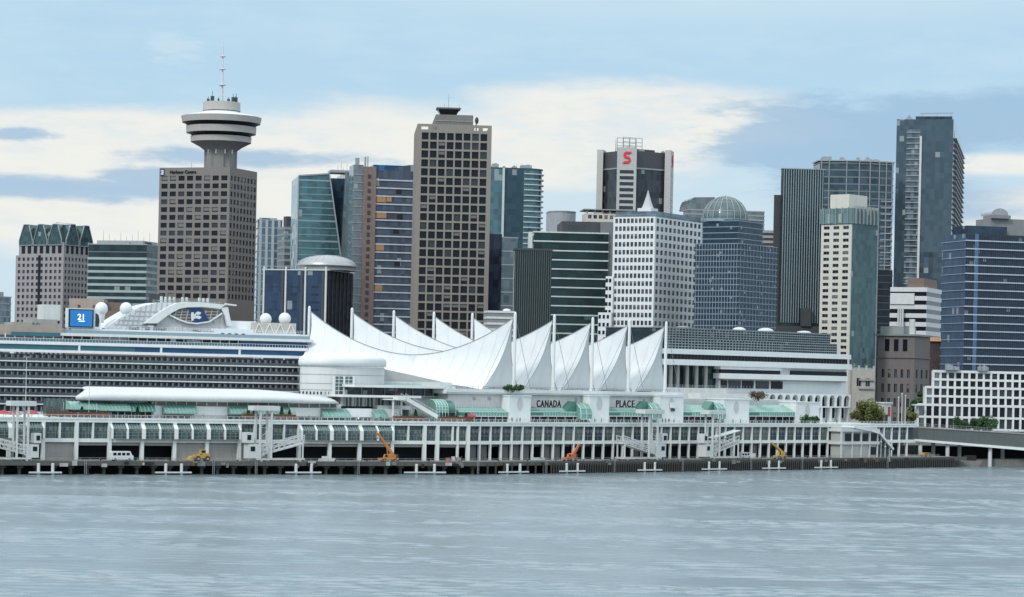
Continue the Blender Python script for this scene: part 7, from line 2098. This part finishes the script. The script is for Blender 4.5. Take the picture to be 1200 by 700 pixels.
def poles():
    def pole(F, px, yt, yb, s, z, label, name='light_mast', r=.14, arms=True):
        u = F.u(px, yb, s); h = F.z(px, yt, s) - z
        t = thing(name, label, name.replace('_', ' '), F.pt(u, s, z), F.ph)
        m = MB(); m.cyl((0, 0, 0), (0, 0, h), r, r * .6, 8); m.cyl((0, 0, 0), (0, 0, .3), r * 2, r * 2, 8); part(t, 'pole', m.mesh('pole', M['offwhite']))
        if arms:
            a = MB(); a.bar((-.8, 0, h - .1), (.8, 0, h - .1), .12); part(t, 'arm', a.mesh('arm', M['offwhite']))
            l = MB(); l.box(-.3, .3, -.2, .2, -.12, .05); lm = l.mesh('lamp', M['steel'])
            for x in (-.8, .8): part(t, 'lamp', lm, (x, 0, h - .15))
        else:
            k = MB(); k.ball((0, 0, h), r * 1.4); part(t, 'finial', k.mesh('finial', M['offwhite']))
    pole(FA, 28.6, 418, 541, 8, ZD, 'very tall thin pale light mast rising from the wharf at the left')
    pole(FA, 104, 424, 490, 16, ZP, 'tall thin pale mast standing before the ship balconies', 'light_mast', .10, False)
    pole(FA, 74, 472, 492, 14.5, ZP, 'slim white lamp post above the leftmost planters', 'lamp_post', .1, False)
    pole(FA, 113, 474, 492, 14.5, ZP, 'slim white lamp post before the green glass canopies', 'lamp_post', .1, False)
    pole(FA, 482, 476, 492, 14.5, ZP, 'slim white lamp post beside the staircase planter', 'lamp_post', .1, False)
    pole(FA, 534, 472, 492, 14.5, ZP, 'slim white lamp post before the curved conservatory', 'lamp_post', .1, False)
    for k, (px, yt, w) in enumerate(((1052.5, 466, 'left'), (1056.5, 462, 'middle and tallest'), (1060.5, 464, 'right'))): pole(FB, px, yt, 497, 34, ZP - 1, w + ' of three pale flagpoles before the old stone building', 'flagpole', .22, False)
poles()

def far_end():
    tree('round_tree', 'yellow green leafy tree between the white hotel and the white kiosk', FB.pt(FB.u(1016, 496, 40), 40, ZP - 1), 6.2, 4.6, 5.2, 5200, 4, 'leaf_yellow', .42, .35)
    tree('round_tree', 'dark green tree on the slope between stone and terraced office buildings', (*ground(1078, 502, 12.0)[:2], 8), 6.5, 7.5, 12.5, 5200, 9, 'leaf_dark', .5, .4)
    tree('round_tree', 'smaller olive tree low beside the flagpoles', FB.pt(FB.u(1068, 498, 44), 44, ZP - 2), 2.6, 2.6, 4.5, 1600, 12, 'leaf_yellow', .34, .2)
    for i, (px, w, l, mt) in enumerate(((1125, 4.2, 'dark rounded street tree before the left part of the terraced office', 'leaf_dark'), (1143, 2.8, 'small dark street tree before the middle of the terraced office', 'leaf_dark'), (1156, 4.6, 'broadest dark street tree before the terraced office', 'leaf_dark'))):
        k, t = ray(px, 505); Y = 1050
        tree('street_tree', l, (k * Y, Y, CAM_H + t * Y - 1), w, 3.0, 3.4, 2600, 30 + i, mt, .36, .2)
    # dark shrubby growth on the roof edges
    for px, py, s, w, h, mt, l, zz in ((597, 457.8, 25.0, 2.6, .75, 'leaf_dark', 'dark straggly shrub on the roof edge above the first pylon', ZS), (608, 458, 25.0, 1.8, .95, 'leaf_dark', 'rounder dark shrub on the roof edge, right of the straggly one', ZS), (888, 467, 24.5, 3.4, 1.5, 'leaf_rust', 'rusty brown shrub on top of the terrace right of the fourth pylon', None),
                                       (945, 484, 16, 2.6, 1.9, 'leaf_dark', 'wider dark shrub before the fifth pylon', ZP), (956, 484.5, 16, 2.2, 1.6, 'leaf_dark', 'small dark shrub right of the fifth pylon', ZP)):
        u, z = FB.uz(px, py, s); z0 = FB.z(850, 468, 24) if zz is None else zz
        tree('shrub', l, FB.pt(u, s, z0), w, h, h * .95, 800, int(px), mt, .3, .1)
    K = On(FB, FB.u(1039.5, 496, 36), 36, ZP - 1, 'kiosk', 'slender white kiosk with a red panel beside the flagpoles', 'kiosk')
    Z = lambda py: K.z(1039.5, py, 36); w = (FB.u(1044, 490, 36) - FB.u(1035, 490, 36)) / 2
    b = MB(); b.box(-w, w, 0, 3, 0, Z(473)); K.part('body', b, M['offwhite']); b = MB(); b.box(-w - .4, w + .4, -.5, 3.5, Z(473), Z(471.6)); K.part('roof', b, M['white'])
    b = MB(); b.box(w * .15, w * .75, -.1, .05, Z(488), Z(477)); K.part('red_panel', b, M['red']); b = MB(); b.box(-w * .6, w * .1, -.08, .05, 0, Z(486)); K.part('door', b, M['win_mid'])
far_end()
